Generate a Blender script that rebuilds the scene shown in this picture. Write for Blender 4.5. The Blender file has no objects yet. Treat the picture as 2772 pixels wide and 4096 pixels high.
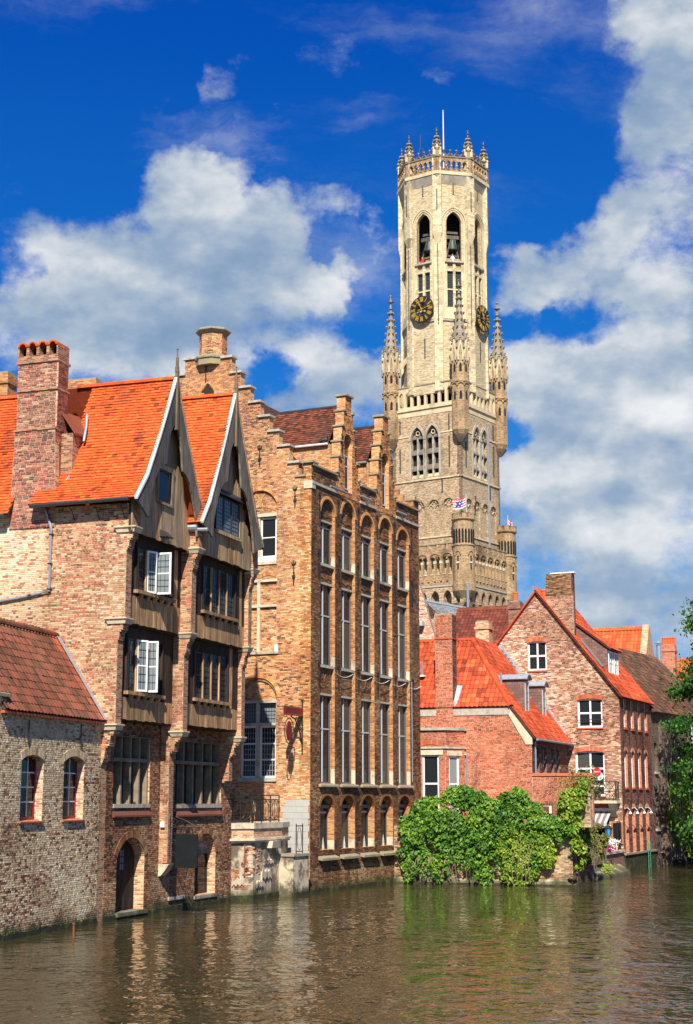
import bpy, math, random
import numpy as np
from mathutils import Vector, Matrix
SC = bpy.context.scene
COL = SC.collection
random.seed(7); RNG = np.random.default_rng(7)
PI = math.pi
def rad(a): return math.radians(a)

# ------------------------------------------------------------------ camera
S = 2772/1573.0                     # survey pixels are measured on a 1573 px wide view of the photograph
FPX = 6100/S; YH = 1812.0; EYE = 4.0
PITCH = math.atan((YH-1162)/FPX)
cd = bpy.data.cameras.new('camera'); cam = bpy.data.objects.new('camera', cd); COL.objects.link(cam)
cd.sensor_fit = 'VERTICAL'; cd.sensor_height = 24.0; cd.lens = 24.0*6100/4096
cd.clip_start = 0.1; cd.clip_end = 5000
cam.location = (0, 0, EYE); cam.rotation_euler = (PI/2+PITCH, 0, 0)
SC.camera = cam
SC.render.resolution_x = 693; SC.render.resolution_y = 1024

# ------------------------------------------------------------------ sun, sky, exposure
SUN_AZ, SUN_EL = 1.5, 44.0          # direction the light travels (deg right of the view axis), elevation
sl = bpy.data.lights.new('sun', 'SUN'); so = bpy.data.objects.new('sun', sl); COL.objects.link(so)
sl.energy = 5.0; sl.angle = rad(0.5); sl.color = (1.0, 0.93, 0.81)
ld = Vector((math.sin(rad(SUN_AZ))*math.cos(rad(SUN_EL)), math.cos(rad(SUN_AZ))*math.cos(rad(SUN_EL)), -math.sin(rad(SUN_EL))))
so.rotation_euler = ld.to_track_quat('-Z', 'Y').to_euler(); so.location = (-20, -40, 60)
SC.view_settings.view_transform = 'Standard'; SC.view_settings.look = 'None'
SC.view_settings.exposure = 0.68; SC.view_settings.gamma = 1.0; SC.view_settings.use_curve_mapping = False

class NT:
    """small helper round a node tree"""
    def __init__(s, t): s.t = t; s.n = t.nodes; s.l = t.links
    def new(s, ty, **k):
        n = s.n.new(ty)
        for a, b in k.items(): setattr(n, a, b)
        return n
    def put(s, sock, v):
        if isinstance(v, bpy.types.NodeSocket): s.l.new(v, sock)
        elif v is not None:
            if hasattr(sock.default_value, '__len__') and not hasattr(v, '__len__'): v = (v,)*len(sock.default_value)
            if hasattr(sock.default_value, '__len__') and len(sock.default_value) == 4 and len(v) == 3: v = (*v, 1)
            sock.default_value = v
    def math(s, op, a, b=None, c=None, clamp=False):
        n = s.new('ShaderNodeMath', operation=op, use_clamp=clamp)
        for i, x in enumerate((a, b, c)):
            if x is not None: s.put(n.inputs[i], x)
        return n.outputs[0]
    def vmath(s, op, a, b=None, out=0):
        n = s.new('ShaderNodeVectorMath', operation=op)
        s.put(n.inputs[0], a)
        if b is not None: s.put(n.inputs['Scale' if op == 'SCALE' else 1], b)
        return n.outputs['Value' if op in ('DOT_PRODUCT', 'LENGTH') else 0]
    def noise(s, vec, scale, detail=4, rough=.55, out='Fac', dist=0.0):
        n = s.new('ShaderNodeTexNoise'); s.put(n.inputs['Scale'], scale); s.put(n.inputs['Detail'], detail)
        s.put(n.inputs['Roughness'], rough); s.put(n.inputs['Distortion'], dist)
        if vec is not None: s.l.new(vec, n.inputs['Vector'])
        return n.outputs[out]
    def ramp(s, fac, stops, interp='LINEAR'):
        n = s.new('ShaderNodeValToRGB'); cr = n.color_ramp; cr.interpolation = interp
        while len(cr.elements) < len(stops): cr.elements.new(0.5)
        for e, (p, c) in zip(cr.elements, stops):
            e.position = p; e.color = (*c, 1) if len(c) == 3 else c
        s.put(n.inputs[0], fac); return n.outputs[0]
    def mix(s, fac, a, b, mode='MIX'):
        n = s.new('ShaderNodeMix', data_type='RGBA', blend_type=mode)
        s.put(n.inputs[0], fac); s.put(n.inputs[6], a); s.put(n.inputs[7], b); return n.outputs[2]
    def remap(s, v, a, b, c=0, d=1, smooth=False):
        n = s.new('ShaderNodeMapRange'); n.interpolation_type = 'SMOOTHSTEP' if smooth else 'LINEAR'
        for i, x in enumerate((v, a, b, c, d)): s.put(n.inputs[i], x)
        return n.outputs[0]

def ray(x, y):
    a = (x-786.5)/FPX; b = (1162-y)/FPX
    return np.array([a, math.cos(PITCH)-b*math.sin(PITCH), math.sin(PITCH)+b*math.cos(PITCH)])

world = bpy.data.worlds.new('World'); SC.world = world; world.use_nodes = True
def build_world():
    w = NT(world.node_tree); w.n.clear()
    out = w.new('ShaderNodeOutputWorld'); bg = w.new('ShaderNodeBackground'); w.l.new(bg.outputs[0], out.inputs[0])
    sky = w.new('ShaderNodeTexSky', sky_type='NISHITA'); sky.sun_disc = False
    sky.sun_elevation = rad(SUN_EL); sky.sun_rotation = rad(180+SUN_AZ)
    sky.altitude = 20; sky.air_density = 1.0; sky.dust_density = 0.4; sky.ozone_density = 3.0
    hs = w.new('ShaderNodeHueSaturation'); w.put(hs.inputs['Saturation'], 1.52); w.put(hs.inputs['Value'], 1.0); w.l.new(sky.outputs[0], hs.inputs['Color'])
    blue = w.mix(1.0, hs.outputs[0], (0.40, .90, 1.40), 'MULTIPLY')
    tc = w.new('ShaderNodeTexCoord'); d = tc.outputs['Generated']
    d = w.vmath('NORMALIZE', d)
    # cumulus banks: (survey x, y, angular radius in px, weight); beyond the frame added noise clouds tune the fill light
    blobs = [(390,520,150,.40),(300,680,200,.30),(560,640,140,.38),(650,600,100,.30),(120,560,100,.28),(60,660,150,.20),(360,370,80,.36),(30,790,100,.42),(470,460,90,.24),
             (620,390,50,.16),(690,410,30,.12),(770,540,70,.22),(840,550,40,.16),(680,245,36,.24),(820,330,30,.16),(1010,220,30,.22),(500,165,50,.22),(760,110,60,.16),(560,300,40,.14),(690,330,24,.14),
             (780,860,120,.44),(640,890,120,.30),(860,790,60,.30),(230,760,140,.26),(450,800,110,.20),
             (1500,580,150,.34),(1360,560,100,.34),(1200,620,70,.40),(1270,570,70,.28),(1480,340,110,.22),(1530,110,130,.40),(1500,240,100,.28),(1560,20,100,.3),(1540,720,110,.30),(1420,450,70,.18),
             (1290,850,130,.36),(1450,1000,180,.42),(1250,1250,190,.26),(1480,1280,200,.42),(1190,830,90,.32),(1330,1050,130,.26),(1550,930,110,.26),(1220,1130,110,.2),
             (1290,400,120,-.25),(1330,690,60,-.24),(1420,765,45,-.22),(790,690,60,-.25),(860,450,90,-.18),(1300,930,30,-.14),(1200,980,50,-.16),(80,620,40,-.2),(700,780,50,-.16),(1190,730,60,-.2),(600,860,40,-.16)]
    tot = None
    # domain-warped direction so that the banks get ragged cumulus edges
    wn = w.noise(d, 7.0, 6, .62, 'Color'); wv = w.vmath('SCALE', w.vmath('SUBTRACT', wn, (.5,.5,.5)), .13)
    dw = w.vmath('NORMALIZE', w.vmath('ADD', d, wv))
    for x, y, r, g in blobs:
        v = ray(x, y); v = v/np.linalg.norm(v)
        c = w.vmath('DOT_PRODUCT', dw, tuple(v))
        b = w.remap(c, math.cos(r*1.55/FPX), 1.0, 0, g, smooth=True)
        tot = b if tot is None else w.math('ADD', tot, b)
    sp = w.new('ShaderNodeSeparateXYZ'); w.l.new(d, sp.inputs[0])
    st = w.new('ShaderNodeCombineXYZ'); w.l.new(sp.outputs[0], st.inputs[0]); w.l.new(sp.outputs[1], st.inputs[1]); w.l.new(w.math('MULTIPLY', sp.outputs[2], 1.6), st.inputs[2])
    v3 = st.outputs[0]
    # unseen cloud added beyond the surveyed view: broad noise, cover set for the fill light
    cv = ray(786, 900); cv = cv/np.linalg.norm(cv)
    away = w.remap(w.vmath('DOT_PRODUCT', d, tuple(cv)), math.cos(rad(34)), math.cos(rad(22)), 1, 0, smooth=True)
    fill_cloud = w.math('MULTIPLY', away, w.remap(w.noise(d, 2.6, 3, .5), .40, .68, 0, .36, smooth=True))
    n1 = w.noise(v3, 12.0, 12, .66); n2 = w.noise(v3, 3.6, 4, .55)
    dens = w.math('ADD', w.math('MULTIPLY', n1, 1.25), w.math('MULTIPLY', n2, .32))
    dens = w.math('ADD', w.math('ADD', dens, tot), fill_cloud)
    cov = w.remap(dens, .90, 1.34, 0, 1, smooth=True)
    # thin veils drawn out by the wind between the banks
    vs = w.vmath('MULTIPLY', w.vmath('ADD', v3, w.vmath('SCALE', wn, .10)), (3.0, 3.0, 7.5)); veil = w.remap(w.noise(vs, 1.9, 9, .62), .50, .82, 0, .42, smooth=True)
    veil = w.math('MULTIPLY', veil, w.remap(dens, .60, .95, .25, 1.0, smooth=True))
    cov = w.math('MAXIMUM', cov, veil)
    # shading: lit rims and grey-blue undersides from the noise sampled a little towards the light
    off = w.vmath('ADD', v3, (-.010, 0, .028)); n1b = w.noise(off, 10.0, 5, .55); n1c = w.noise(v3, 10.0, 5, .55)
    sh = w.math('ADD', w.math('MULTIPLY', w.math('SUBTRACT', n1c, n1b), 2.2), .50)
    sh = w.math('ADD', sh, w.math('MULTIPLY', w.math('SUBTRACT', w.noise(v3, 4.2, 5, .58), .5), 1.5))
    sh = w.math('ADD', sh, w.math('MULTIPLY', w.math('SUBTRACT', n1, .5), .5), clamp=True)
    ccol = w.ramp(sh, [(0.0,(.20,.30,.44)),(.25,(.27,.36,.49)),(.48,(.40,.47,.55)),(.70,(.58,.61,.65)),(1.0,(.76,.77,.77))])
    scl = w.new('ShaderNodeVectorMath', operation='SCALE'); w.l.new(blue, scl.inputs[0]); w.put(scl.inputs['Scale'], .078)
    air = w.ramp(sp.outputs[2], [(0.0,(.16,.34,.54)),(.15,(.075,.27,.54)),(.28,(.015,.155,.50)),(.47,(.002,.062,.40)),(.8,(.001,.04,.28))])
    bl = w.mix(.62, scl.outputs[0], air)
    col = w.mix(w.math('MULTIPLY', cov, .96), bl, ccol)
    w.l.new(col, bg.inputs[0]); w.put(bg.inputs[1], .74)
build_world()

# ------------------------------------------------------------------ survey helpers (photograph -> planes in the place)
CR = dict(A1=(0,1250,1.96625),A2=(0,2000,1.96625),A3=(0,2750,1.96625),A4=(600,1250,2.62167),A5=(600,2000,2.24714),A6=(600,2750,2.24714),A7=(950,1500,1.96625),A8=(1150,2500,2.11333),
    B1=(1480,400,2.62167),B2=(1480,950,2.62167),B3=(1480,1500,2.5371),B4=(1600,1950,3.025),B5=(1600,2250,2.24714),B6=(2150,2250,2.52894),B7=(1550,2850,2.24714),B8=(2150,2850,2.52894))
def q(k, x, y):
    a, b, s = CR[k]; return ((a+x/s)/S, (b+y/s)/S)
EYEP = np.array([0, 0, EYE])
def ground(x, y, z=0.0):
    r = ray(x, y); return EYEP+r*((z-EYE)/r[2])
class Fr:
    """vertical plane: u along it (to the right seen from outside), v outwards, z up"""
    def __init__(s, o, u):
        s.o = np.array([o[0], o[1], 0.]); u = np.array([u[0], u[1], 0.]); s.u = u/np.linalg.norm(u)
        s.n = np.array([s.u[1], -s.u[0], 0.]); s.rz = math.atan2(s.u[1], s.u[0])
    def p(s, u, v, z): return s.o+s.u*u+s.n*v+np.array([0, 0, z])
    def px(s, pt, v=0.0):
        r = ray(*pt); t = ((s.o+s.n*v-EYEP)@s.n)/(r@s.n); P = EYEP+r*t
        return (float((P-s.o)@s.u), float(P[2]))
    def off(s, u, v): P = s.p(u, v, 0); return Fr(P, s.u)
def canal(o, a): a = rad(a); return Fr(o, (math.sin(a), math.cos(a)))
def side(o, a): a = rad(a); return Fr(o, (math.cos(a), -math.sin(a)))

# ------------------------------------------------------------------ objects
ORG = {}
def link(name, data, parent=None, kind=None, label=None, cat=None, group=None):
    o = bpy.data.objects.new(name, data); COL.objects.link(o)
    if parent is not None: o.parent = parent
    if kind: o['kind'] = kind
    if label: o['label'] = label
    if cat: o['category'] = cat
    if group: o['group'] = group
    return o
def root_of(o):
    while o.parent is not None: o = o.parent
    return o
def org(o): return np.array(root_of(o).location) if o is not None else np.zeros(3)
def thing(name, label, cat, loc, group=None):
    o = link(name, None, None, None, label, cat, group); o.location = tuple(float(a) for a in loc); o.empty_display_size = .3
    return o
def shade_color(o, c): o.color = (c, c, c, 1)

class MB:
    """collects polygons in world space; build() links them as one mesh object"""
    def __init__(s): s.v = []; s.f = []; s.m = []
    def add(s, vs, fs, m=0):
        k = len(s.v); s.v.extend([tuple(float(c) for c in x) for x in vs])
        for f in fs: s.f.append([k+i for i in f]); s.m.append(m)
        return s
    def box(s, fr, u0, u1, v0, v1, z0, z1, m=0):
        P = [fr.p(u, v, z) for z in (z0, z1) for u, v in ((u0, v0), (u0, v1), (u1, v1), (u1, v0))]
        return s.add(P, [(0,1,2,3),(7,6,5,4),(1,0,4,5),(2,1,5,6),(3,2,6,7),(0,3,7,4)], m)
    def hexa(s, P, m=0):   # bottom 4 then top 4, any order round
        return s.add(P, [(3,2,1,0),(4,5,6,7),(0,1,5,4),(1,2,6,5),(2,3,7,6),(3,0,4,7)], m)
    def prism(s, fr, pts, v0, v1, m=0):     # pts (u,z) ccw seen from outside
        n = len(pts); A = [fr.p(u, v0, z) for u, z in pts]; B = [fr.p(u, v1, z) for u, z in pts]
        fs = [tuple(range(n, 2*n)), tuple(range(n-1, -1, -1))]+[(i, (i+1) % n, n+(i+1) % n, n+i) for i in range(n)]
        return s.add(A+B, fs, m)
    def hprism(s, fr, pts, z0, z1, m=0):    # pts (u,v)
        n = len(pts); A = [fr.p(u, v, z0) for u, v in pts]; B = [fr.p(u, v, z1) for u, v in pts]
        fs = [tuple(range(n, 2*n)), tuple(range(n-1, -1, -1))]+[(i, (i+1) % n, n+(i+1) % n, n+i) for i in range(n)]
        return s.add(A+B, fs, m)
    def strip(s, fr, a, b, v0, v1, m=0):    # ribbon between two (u,z) polylines, extruded v0..v1
        n = len(a)
        P = [fr.p(u, v, z) for v in (v0, v1) for ln in (a, b) for u, z in ln]
        fs = []
        for i in range(n-1):
            j = i+1
            fs += [(2*n+i, 2*n+j, 3*n+j, 3*n+i), (i, n+i, n+j, j), (i, j, 2*n+j, 2*n+i), (n+i, 3*n+i, 3*n+j, n+j)]
        fs += [(0, 2*n, 3*n, n), (n-1, 2*n-1, 4*n-1, 3*n-1)]
        return s.add(P, fs, m)
    def tube(s, pts, r, n=6, m=0, closed=False):
        pts = [np.array(p, float) for p in pts]; k = len(pts); rs = r if hasattr(r, '__len__') else [r]*k
        V = []
        for i, p in enumerate(pts):
            a = pts[(i-1) % k] if (i > 0 or closed) else p; b = pts[(i+1) % k] if (i < k-1 or closed) else p
            t = b-a; t = t/(np.linalg.norm(t)+1e-9)
            h = np.array([0, 0, 1.]) if abs(t[2]) < .9 else np.array([1., 0, 0])
            x = np.cross(t, h); x /= np.linalg.norm(x); y = np.cross(x, t)
            V += [p+(x*math.cos(2*PI*j/n)+y*math.sin(2*PI*j/n))*rs[i] for j in range(n)]
        fs = []
        for i in range(k if closed else k-1):
            a = i*n; b = ((i+1) % k)*n
            fs += [(a+j, b+j, b+(j+1) % n, a+(j+1) % n) for j in range(n)]
        if not closed: fs += [tuple(range(n)), tuple((k-1)*n+j for j in range(n-1, -1, -1))]
        return s.add(V, fs, m)
    def lathe(s, c, prof, n=12, a0=0.0, m=0, cap=True):
        V = [(c[0]+r*math.cos(a0+2*PI*j/n), c[1]+r*math.sin(a0+2*PI*j/n), c[2]+z) for r, z in prof for j in range(n)]
        k = len(prof)
        fs = [(i*n+j, i*n+(j+1) % n, (i+1)*n+(j+1) % n, (i+1)*n+j) for i in range(k-1) for j in range(n)]
        if cap: fs += [tuple(range(n-1, -1, -1)), tuple((k-1)*n+j for j in range(n))]
        return s.add(V, fs, m)
    def build(s, name, mats, parent=None, kind=None, label=None, cat=None, group=None, smooth=False, bevel=0, at=None):
        o0 = org(parent) if parent is not None else (np.array(at) if at is not None else np.zeros(3))
        V = np.array(s.v, dtype=np.float64)-o0
        me = bpy.data.meshes.new(name); me.from_pydata(V.tolist(), [], s.f)
        if not isinstance(mats, (list, tuple)): mats = [mats]
        for m in mats: me.materials.append(m)
        if len(mats) > 1: me.polygons.foreach_set('material_index', s.m)
        auto_uv(me, o0)
        if smooth: me.polygons.foreach_set('use_smooth', [True]*len(me.polygons))
        me.validate(); me.update()
        ob = link(name, me, parent, kind, label, cat, group)
        ob.color = (0, 0, 0, 1)
        if parent is None and at is not None: ob.location = tuple(float(a) for a in at)
        if bevel:
            b = ob.modifiers.new('bevel', 'BEVEL'); b.width = bevel; b.segments = 2; b.limit_method = 'ANGLE'
        return ob
def auto_uv(me, o0):
    """UVs in metres: horizontal distance along the face, height"""
    n = len(me.polygons)
    if n == 0: return
    nv = len(me.vertices); co = np.empty(nv*3); me.vertices.foreach_get('co', co); co = co.reshape(-1, 3)+o0
    no = np.empty(n*3); me.polygons.foreach_get('normal', no); no = no.reshape(-1, 3)
    lt = np.empty(n, int); me.polygons.foreach_get('loop_total', lt)
    lv = np.empty(len(me.loops), int); me.loops.foreach_get('vertex_index', lv)
    nl = np.repeat(no, lt, axis=0)
    h = np.hypot(nl[:, 0], nl[:, 1]); flat = h < .25
    hh = np.where(h < 1e-6, 1, h); tx = -nl[:, 1]/hh; ty = nl[:, 0]/hh
    P = co[lv]
    u = np.where(flat, P[:, 0], P[:, 0]*tx+P[:, 1]*ty)
    sl = np.where(flat, P[:, 1], P[:, 2]/np.maximum(np.sqrt(np.clip(1-nl[:, 2]**2, 0, 1)), .3))
    uv = me.uv_layers.new(name='UVMap'); uv.data.foreach_set('uv', np.stack([u, sl], 1).ravel())
def raw_mesh(name, V, Fq, mats, parent, kind=None, tone=None, matidx=None, smooth=False, at=None):
    """V (n,3) world, Fq (m,4) quads (numpy)"""
    o0 = org(parent) if parent is not None else (np.array(at) if at is not None else np.zeros(3))
    me = bpy.data.meshes.new(name); nv = len(V); nf = len(Fq); k = Fq.shape[1]
    me.vertices.add(nv); me.vertices.foreach_set('co', (V-o0).astype(np.float32).ravel())
    me.loops.add(nf*k); me.loops.foreach_set('vertex_index', Fq.astype(np.int32).ravel())
    me.polygons.add(nf); me.polygons.foreach_set('loop_start', np.arange(0, nf*k, k, dtype=np.int32)); me.polygons.foreach_set('loop_total', np.full(nf, k, dtype=np.int32))
    if not isinstance(mats, (list, tuple)): mats = [mats]
    for m in mats: me.materials.append(m)
    if matidx is not None: me.polygons.foreach_set('material_index', matidx.astype(np.int32))
    me.update(calc_edges=True)
    if tone is not None:
        at_ = me.attributes.new('tone', 'FLOAT', 'FACE'); at_.data.foreach_set('value', tone.astype(np.float32))
    me.polygons.foreach_set('use_smooth', [smooth]*nf)
    ob = link(name, me, parent, kind); ob.color = (0, 0, 0, 1)
    if parent is None and at is not None: ob.location = tuple(float(a) for a in at)
    return ob

# ------------------------------------------------------------------ brickwork and tiles
def hole(u0, u1, z0, z1, rise=0.0, kind='seg'): return (min(u0, u1), max(u0, u1), z0, z1, rise, kind)
def hole_iv(h, z):
    u0, u1, z0, z1, r, k = h
    if z < z0: return None
    if z < z1: return (u0, u1)
    if r <= 0 or z >= z1+r: return None
    w = (u1-u0)/2; c = (u0+u1)/2; d = z-z1
    if k == 'pt':
        R = (w*w+r*r)/(2*w); x = math.sqrt(max(R*R-d*d, 0))-(R-w)
    else:
        R = (w*w+r*r)/(2*r); zc = z1+r-R; x = math.sqrt(max(R*R-(z-zc)**2, 0))
    return (c-x, c+x) if x > .01 else None
def ivals(poly, holes, z):
    xs = []
    n = len(poly)
    for i in range(n):
        (a, za), (b, zb) = poly[i], poly[(i+1) % n]
        if (za <= z) != (zb <= z): xs.append(a+(b-a)*(z-za)/(zb-za))
    xs.sort(); iv = [(xs[i], xs[i+1]) for i in range(0, len(xs)-1, 2)]
    for h in holes:
        g = hole_iv(h, z)
        if g:
            nv = []
            for a, b in iv:
                if g[1] <= a or g[0] >= b: nv.append((a, b)); continue
                if g[0] > a: nv.append((a, g[0]))
                if g[1] < b: nv.append((g[1], b))
            iv = nv
    return [(a, b) for a, b in iv if b-a > .015]
BRICK_MESH = {}
def brick_piece(L, H, mat, D=.03):
    k = (L, H, mat.name)
    if k not in BRICK_MESH:
        e = .004; x = L/2; z = H/2
        V = [(-x, D, -z), (x, D, -z), (x, D, z), (-x, D, z), (-x, e, -z), (x, e, -z), (x, e, z), (-x, e, z), (-x+e, 0, -z+e), (x-e, 0, -z+e), (x-e, 0, z-e), (-x+e, 0, z-e)]
        Fa = [(8, 9, 10, 11), (4, 5, 9, 8), (5, 6, 10, 9), (6, 7, 11, 10), (7, 4, 8, 11), (0, 1, 5, 4), (1, 2, 6, 5), (2, 3, 7, 6), (3, 0, 4, 7)]
        me = bpy.data.meshes.new('brick'); me.from_pydata(V, [], Fa); me.materials.append(mat); me.update(); BRICK_MESH[k] = me
    return BRICK_MESH[k]
def brick_wall(fr, poly, holes, parent, mats, name='wall', v=0.0, thick=.35, course=.068, blen=.225, single=0, focus=None, proud=.010, tone=None, joint=.011, label=None, bond=False):
    """mats = (brick, mortar, brick texture for reveals). Backing wall in strips + real bricks laid in courses."""
    zs = [z for _, z in poly]; z0 = min(zs); z1 = max(zs); n = max(1, int(round((z1-z0)/course))); ch = (z1-z0)/n
    mb = MB(); prev = None; start = z0; B = []
    def flush(iv, a, b):
        for p, r in iv:
            P = [fr.p(u, w, z) for z in (a, b) for u, w in ((p, v-thick), (p, v), (r, v), (r, v-thick))]
            k = len(mb.v); mb.v.extend([tuple(x) for x in P])
            for f, m in (((1,2,6,5), 0), ((3,0,4,7), 1), ((0,1,5,4), 1), ((2,3,7,6), 1), ((4,5,6,7), 1), ((3,2,1,0), 1)):
                mb.f.append([k+i for i in f]); mb.m.append(m)
    for i in range(n):
        za = z0+i*ch; zb = za+ch; iv = ivals(poly, holes, za+ch*.5)
        if iv != prev:
            if prev: flush(prev, start, za)
            prev = iv; start = za
        offs = random.random()*blen
        hdr = bond and (i % 2 == 0)
        for a, b in iv:
            L = blen if not hdr else blen/2
            k0 = math.floor((a-offs)/L); u = offs+k0*L
            while u < b:
                p = max(u, a); r = min(u+L, b)
                if r-p > .03: B.append((p+joint/2, r-joint/2, za+joint/2, zb-joint/2, 1 if (r-p > blen-.005) else 0))
                u += L
    if prev: flush(prev, start, z1)
    wall = mb.build(name, [mats[1], mats[2]], parent)
    if label: wall['label'] = label
    B = np.array(B)
    if len(B) == 0: return wall
    cu = (B[:, 0]+B[:, 1])/2; cz = (B[:, 2]+B[:, 3])/2
    t = RNG.random(len(B))
    if tone is not None: t = np.clip(tone(cu, cz, t), 0.0, 1.0)
    # rebuilt areas and changes of batch: soft zones plus a few square-edged repairs
    if len(B) > 800:
        ph = RNG.uniform(0, 6.3, 6)
        t = t+.10*np.sin(cu*.9+ph[0]+1.3*np.sin(cz*.45+ph[1]))+.09*np.sin(cz*.8+ph[2]+1.1*np.sin(cu*.6+ph[3]))
        for _ in range(int(5+len(B)/900)):
            a0, b0 = RNG.choice(cu), RNG.choice(cz); wa, wb = RNG.uniform(.4, 1.6), RNG.uniform(.3, 1.4); k_ = RNG.uniform(-.30, .24)
            inn = (np.abs(cu-a0+RNG.normal(0, .06, len(cu))) < wa/2) & (np.abs(cz-b0) < wb/2); t = np.where(inn, .5+(t-.5)*.6+k_, t)
        t = np.clip(t, .02, 1)
    pr = v+proud+RNG.normal(0, .0025, len(B))
    pick = np.zeros(len(B), bool)
    if single:
        fu, fz = focus; dd = (cu-fu)**2+(cz-fz)**2+np.where(B[:, 4] > 0, 0, 1e6)
        pick[np.argsort(dd)[:single]] = True
        me = brick_piece(round(blen-joint, 4), round(ch-joint, 4), mats[0]); o0 = org(parent)
        for i in np.nonzero(pick)[0]:
            o = link('brick', me, wall); P = fr.p(cu[i], pr[i], cz[i])-o0
            o.location = tuple(P); o.rotation_euler = (0, 0, fr.rz); o.color = (float(t[i]), 0, 0, 1)
    R = B[~pick]; pr = pr[~pick]; t = t[~pick]; m = len(R)
    if m == 0: return wall
    e = .004
    def P(u, w, z): return fr.o+np.outer(u, fr.u)+np.outer(w, fr.n)+np.outer(z, [0, 0, 1.])
    back = np.full(m, v-.004)
    V = np.stack([P(R[:, 0], back, R[:, 2]), P(R[:, 1], back, R[:, 2]), P(R[:, 1], back, R[:, 3]), P(R[:, 0], back, R[:, 3]),
                  P(R[:, 0]+e, pr, R[:, 2]+e), P(R[:, 1]-e, pr, R[:, 2]+e), P(R[:, 1]-e, pr, R[:, 3]-e), P(R[:, 0]+e, pr, R[:, 3]-e)], 1).reshape(-1, 3)
    Fb = np.array([(4,5,6,7),(0,1,5,4),(1,2,6,5),(2,3,7,6),(3,0,4,7)])
    Fq = (np.arange(m)[:, None, None]*8+Fb[None]).reshape(-1, 4)
    raw_mesh('brickwork', V, Fq, mats[0], wall, 'stuff', np.repeat(t, 5))
    return wall

FLAT = (np.array([(-.5,0,.044),(.5,0,.044),(.5,1.25,.006),(-.5,1.25,.006),(-.5,0,.012),(.5,0,.012),(.5,1.25,-.006),(-.5,1.25,-.006)]),
        np.array([(0,1,2,3),(4,5,1,0),(5,6,2,1),(7,4,0,3)]))
def _pan():
    xs = np.linspace(-.5, .56, 7); prof = [.020, .048, .055, .040, .018, .008, .030]
    V = []; F = []
    for s, dz in ((0, .024), (1.18, .0)):
        V += [(x, s, h+dz) for x, h in zip(xs, prof)]
    V += [(x, 0, h+.024-.022) for x, h in zip(xs, prof)]
    for i in range(6): F += [(i, i+1, 8+i, 7+i), (14+i, 15+i, i+1, i)]
    F += [(14, 0, 7, 7)]
    F = [f for f in F if len(set(f)) == 4]
    return np.array(V), np.array(F)
PAN = _pan()
TILE_MESH = {}
class Rf:
    """roof plane: O at the eave, U along the eave, Sd up the slope, N normal"""
    def __init__(s, O, A, T):
        """O eave start, A another point along the eave, T any point on the slope above"""
        s.O = np.array(O, float); u = np.array(A, float)-s.O; s.U = u/np.linalg.norm(u)
        t = np.array(T, float)-s.O; t = t-s.U*(t@s.U); s.Sd = t/np.linalg.norm(t); s.N = np.cross(s.U, s.Sd)
        if s.N[2] < 0: s.N = -s.N
    def p(s, u, w, n=0.0): return s.O+s.U*u+s.Sd*w+s.N*n
    def loc(s, P): d = np.array(P)-s.O; return (float(d@s.U), float(d@s.Sd))
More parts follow.
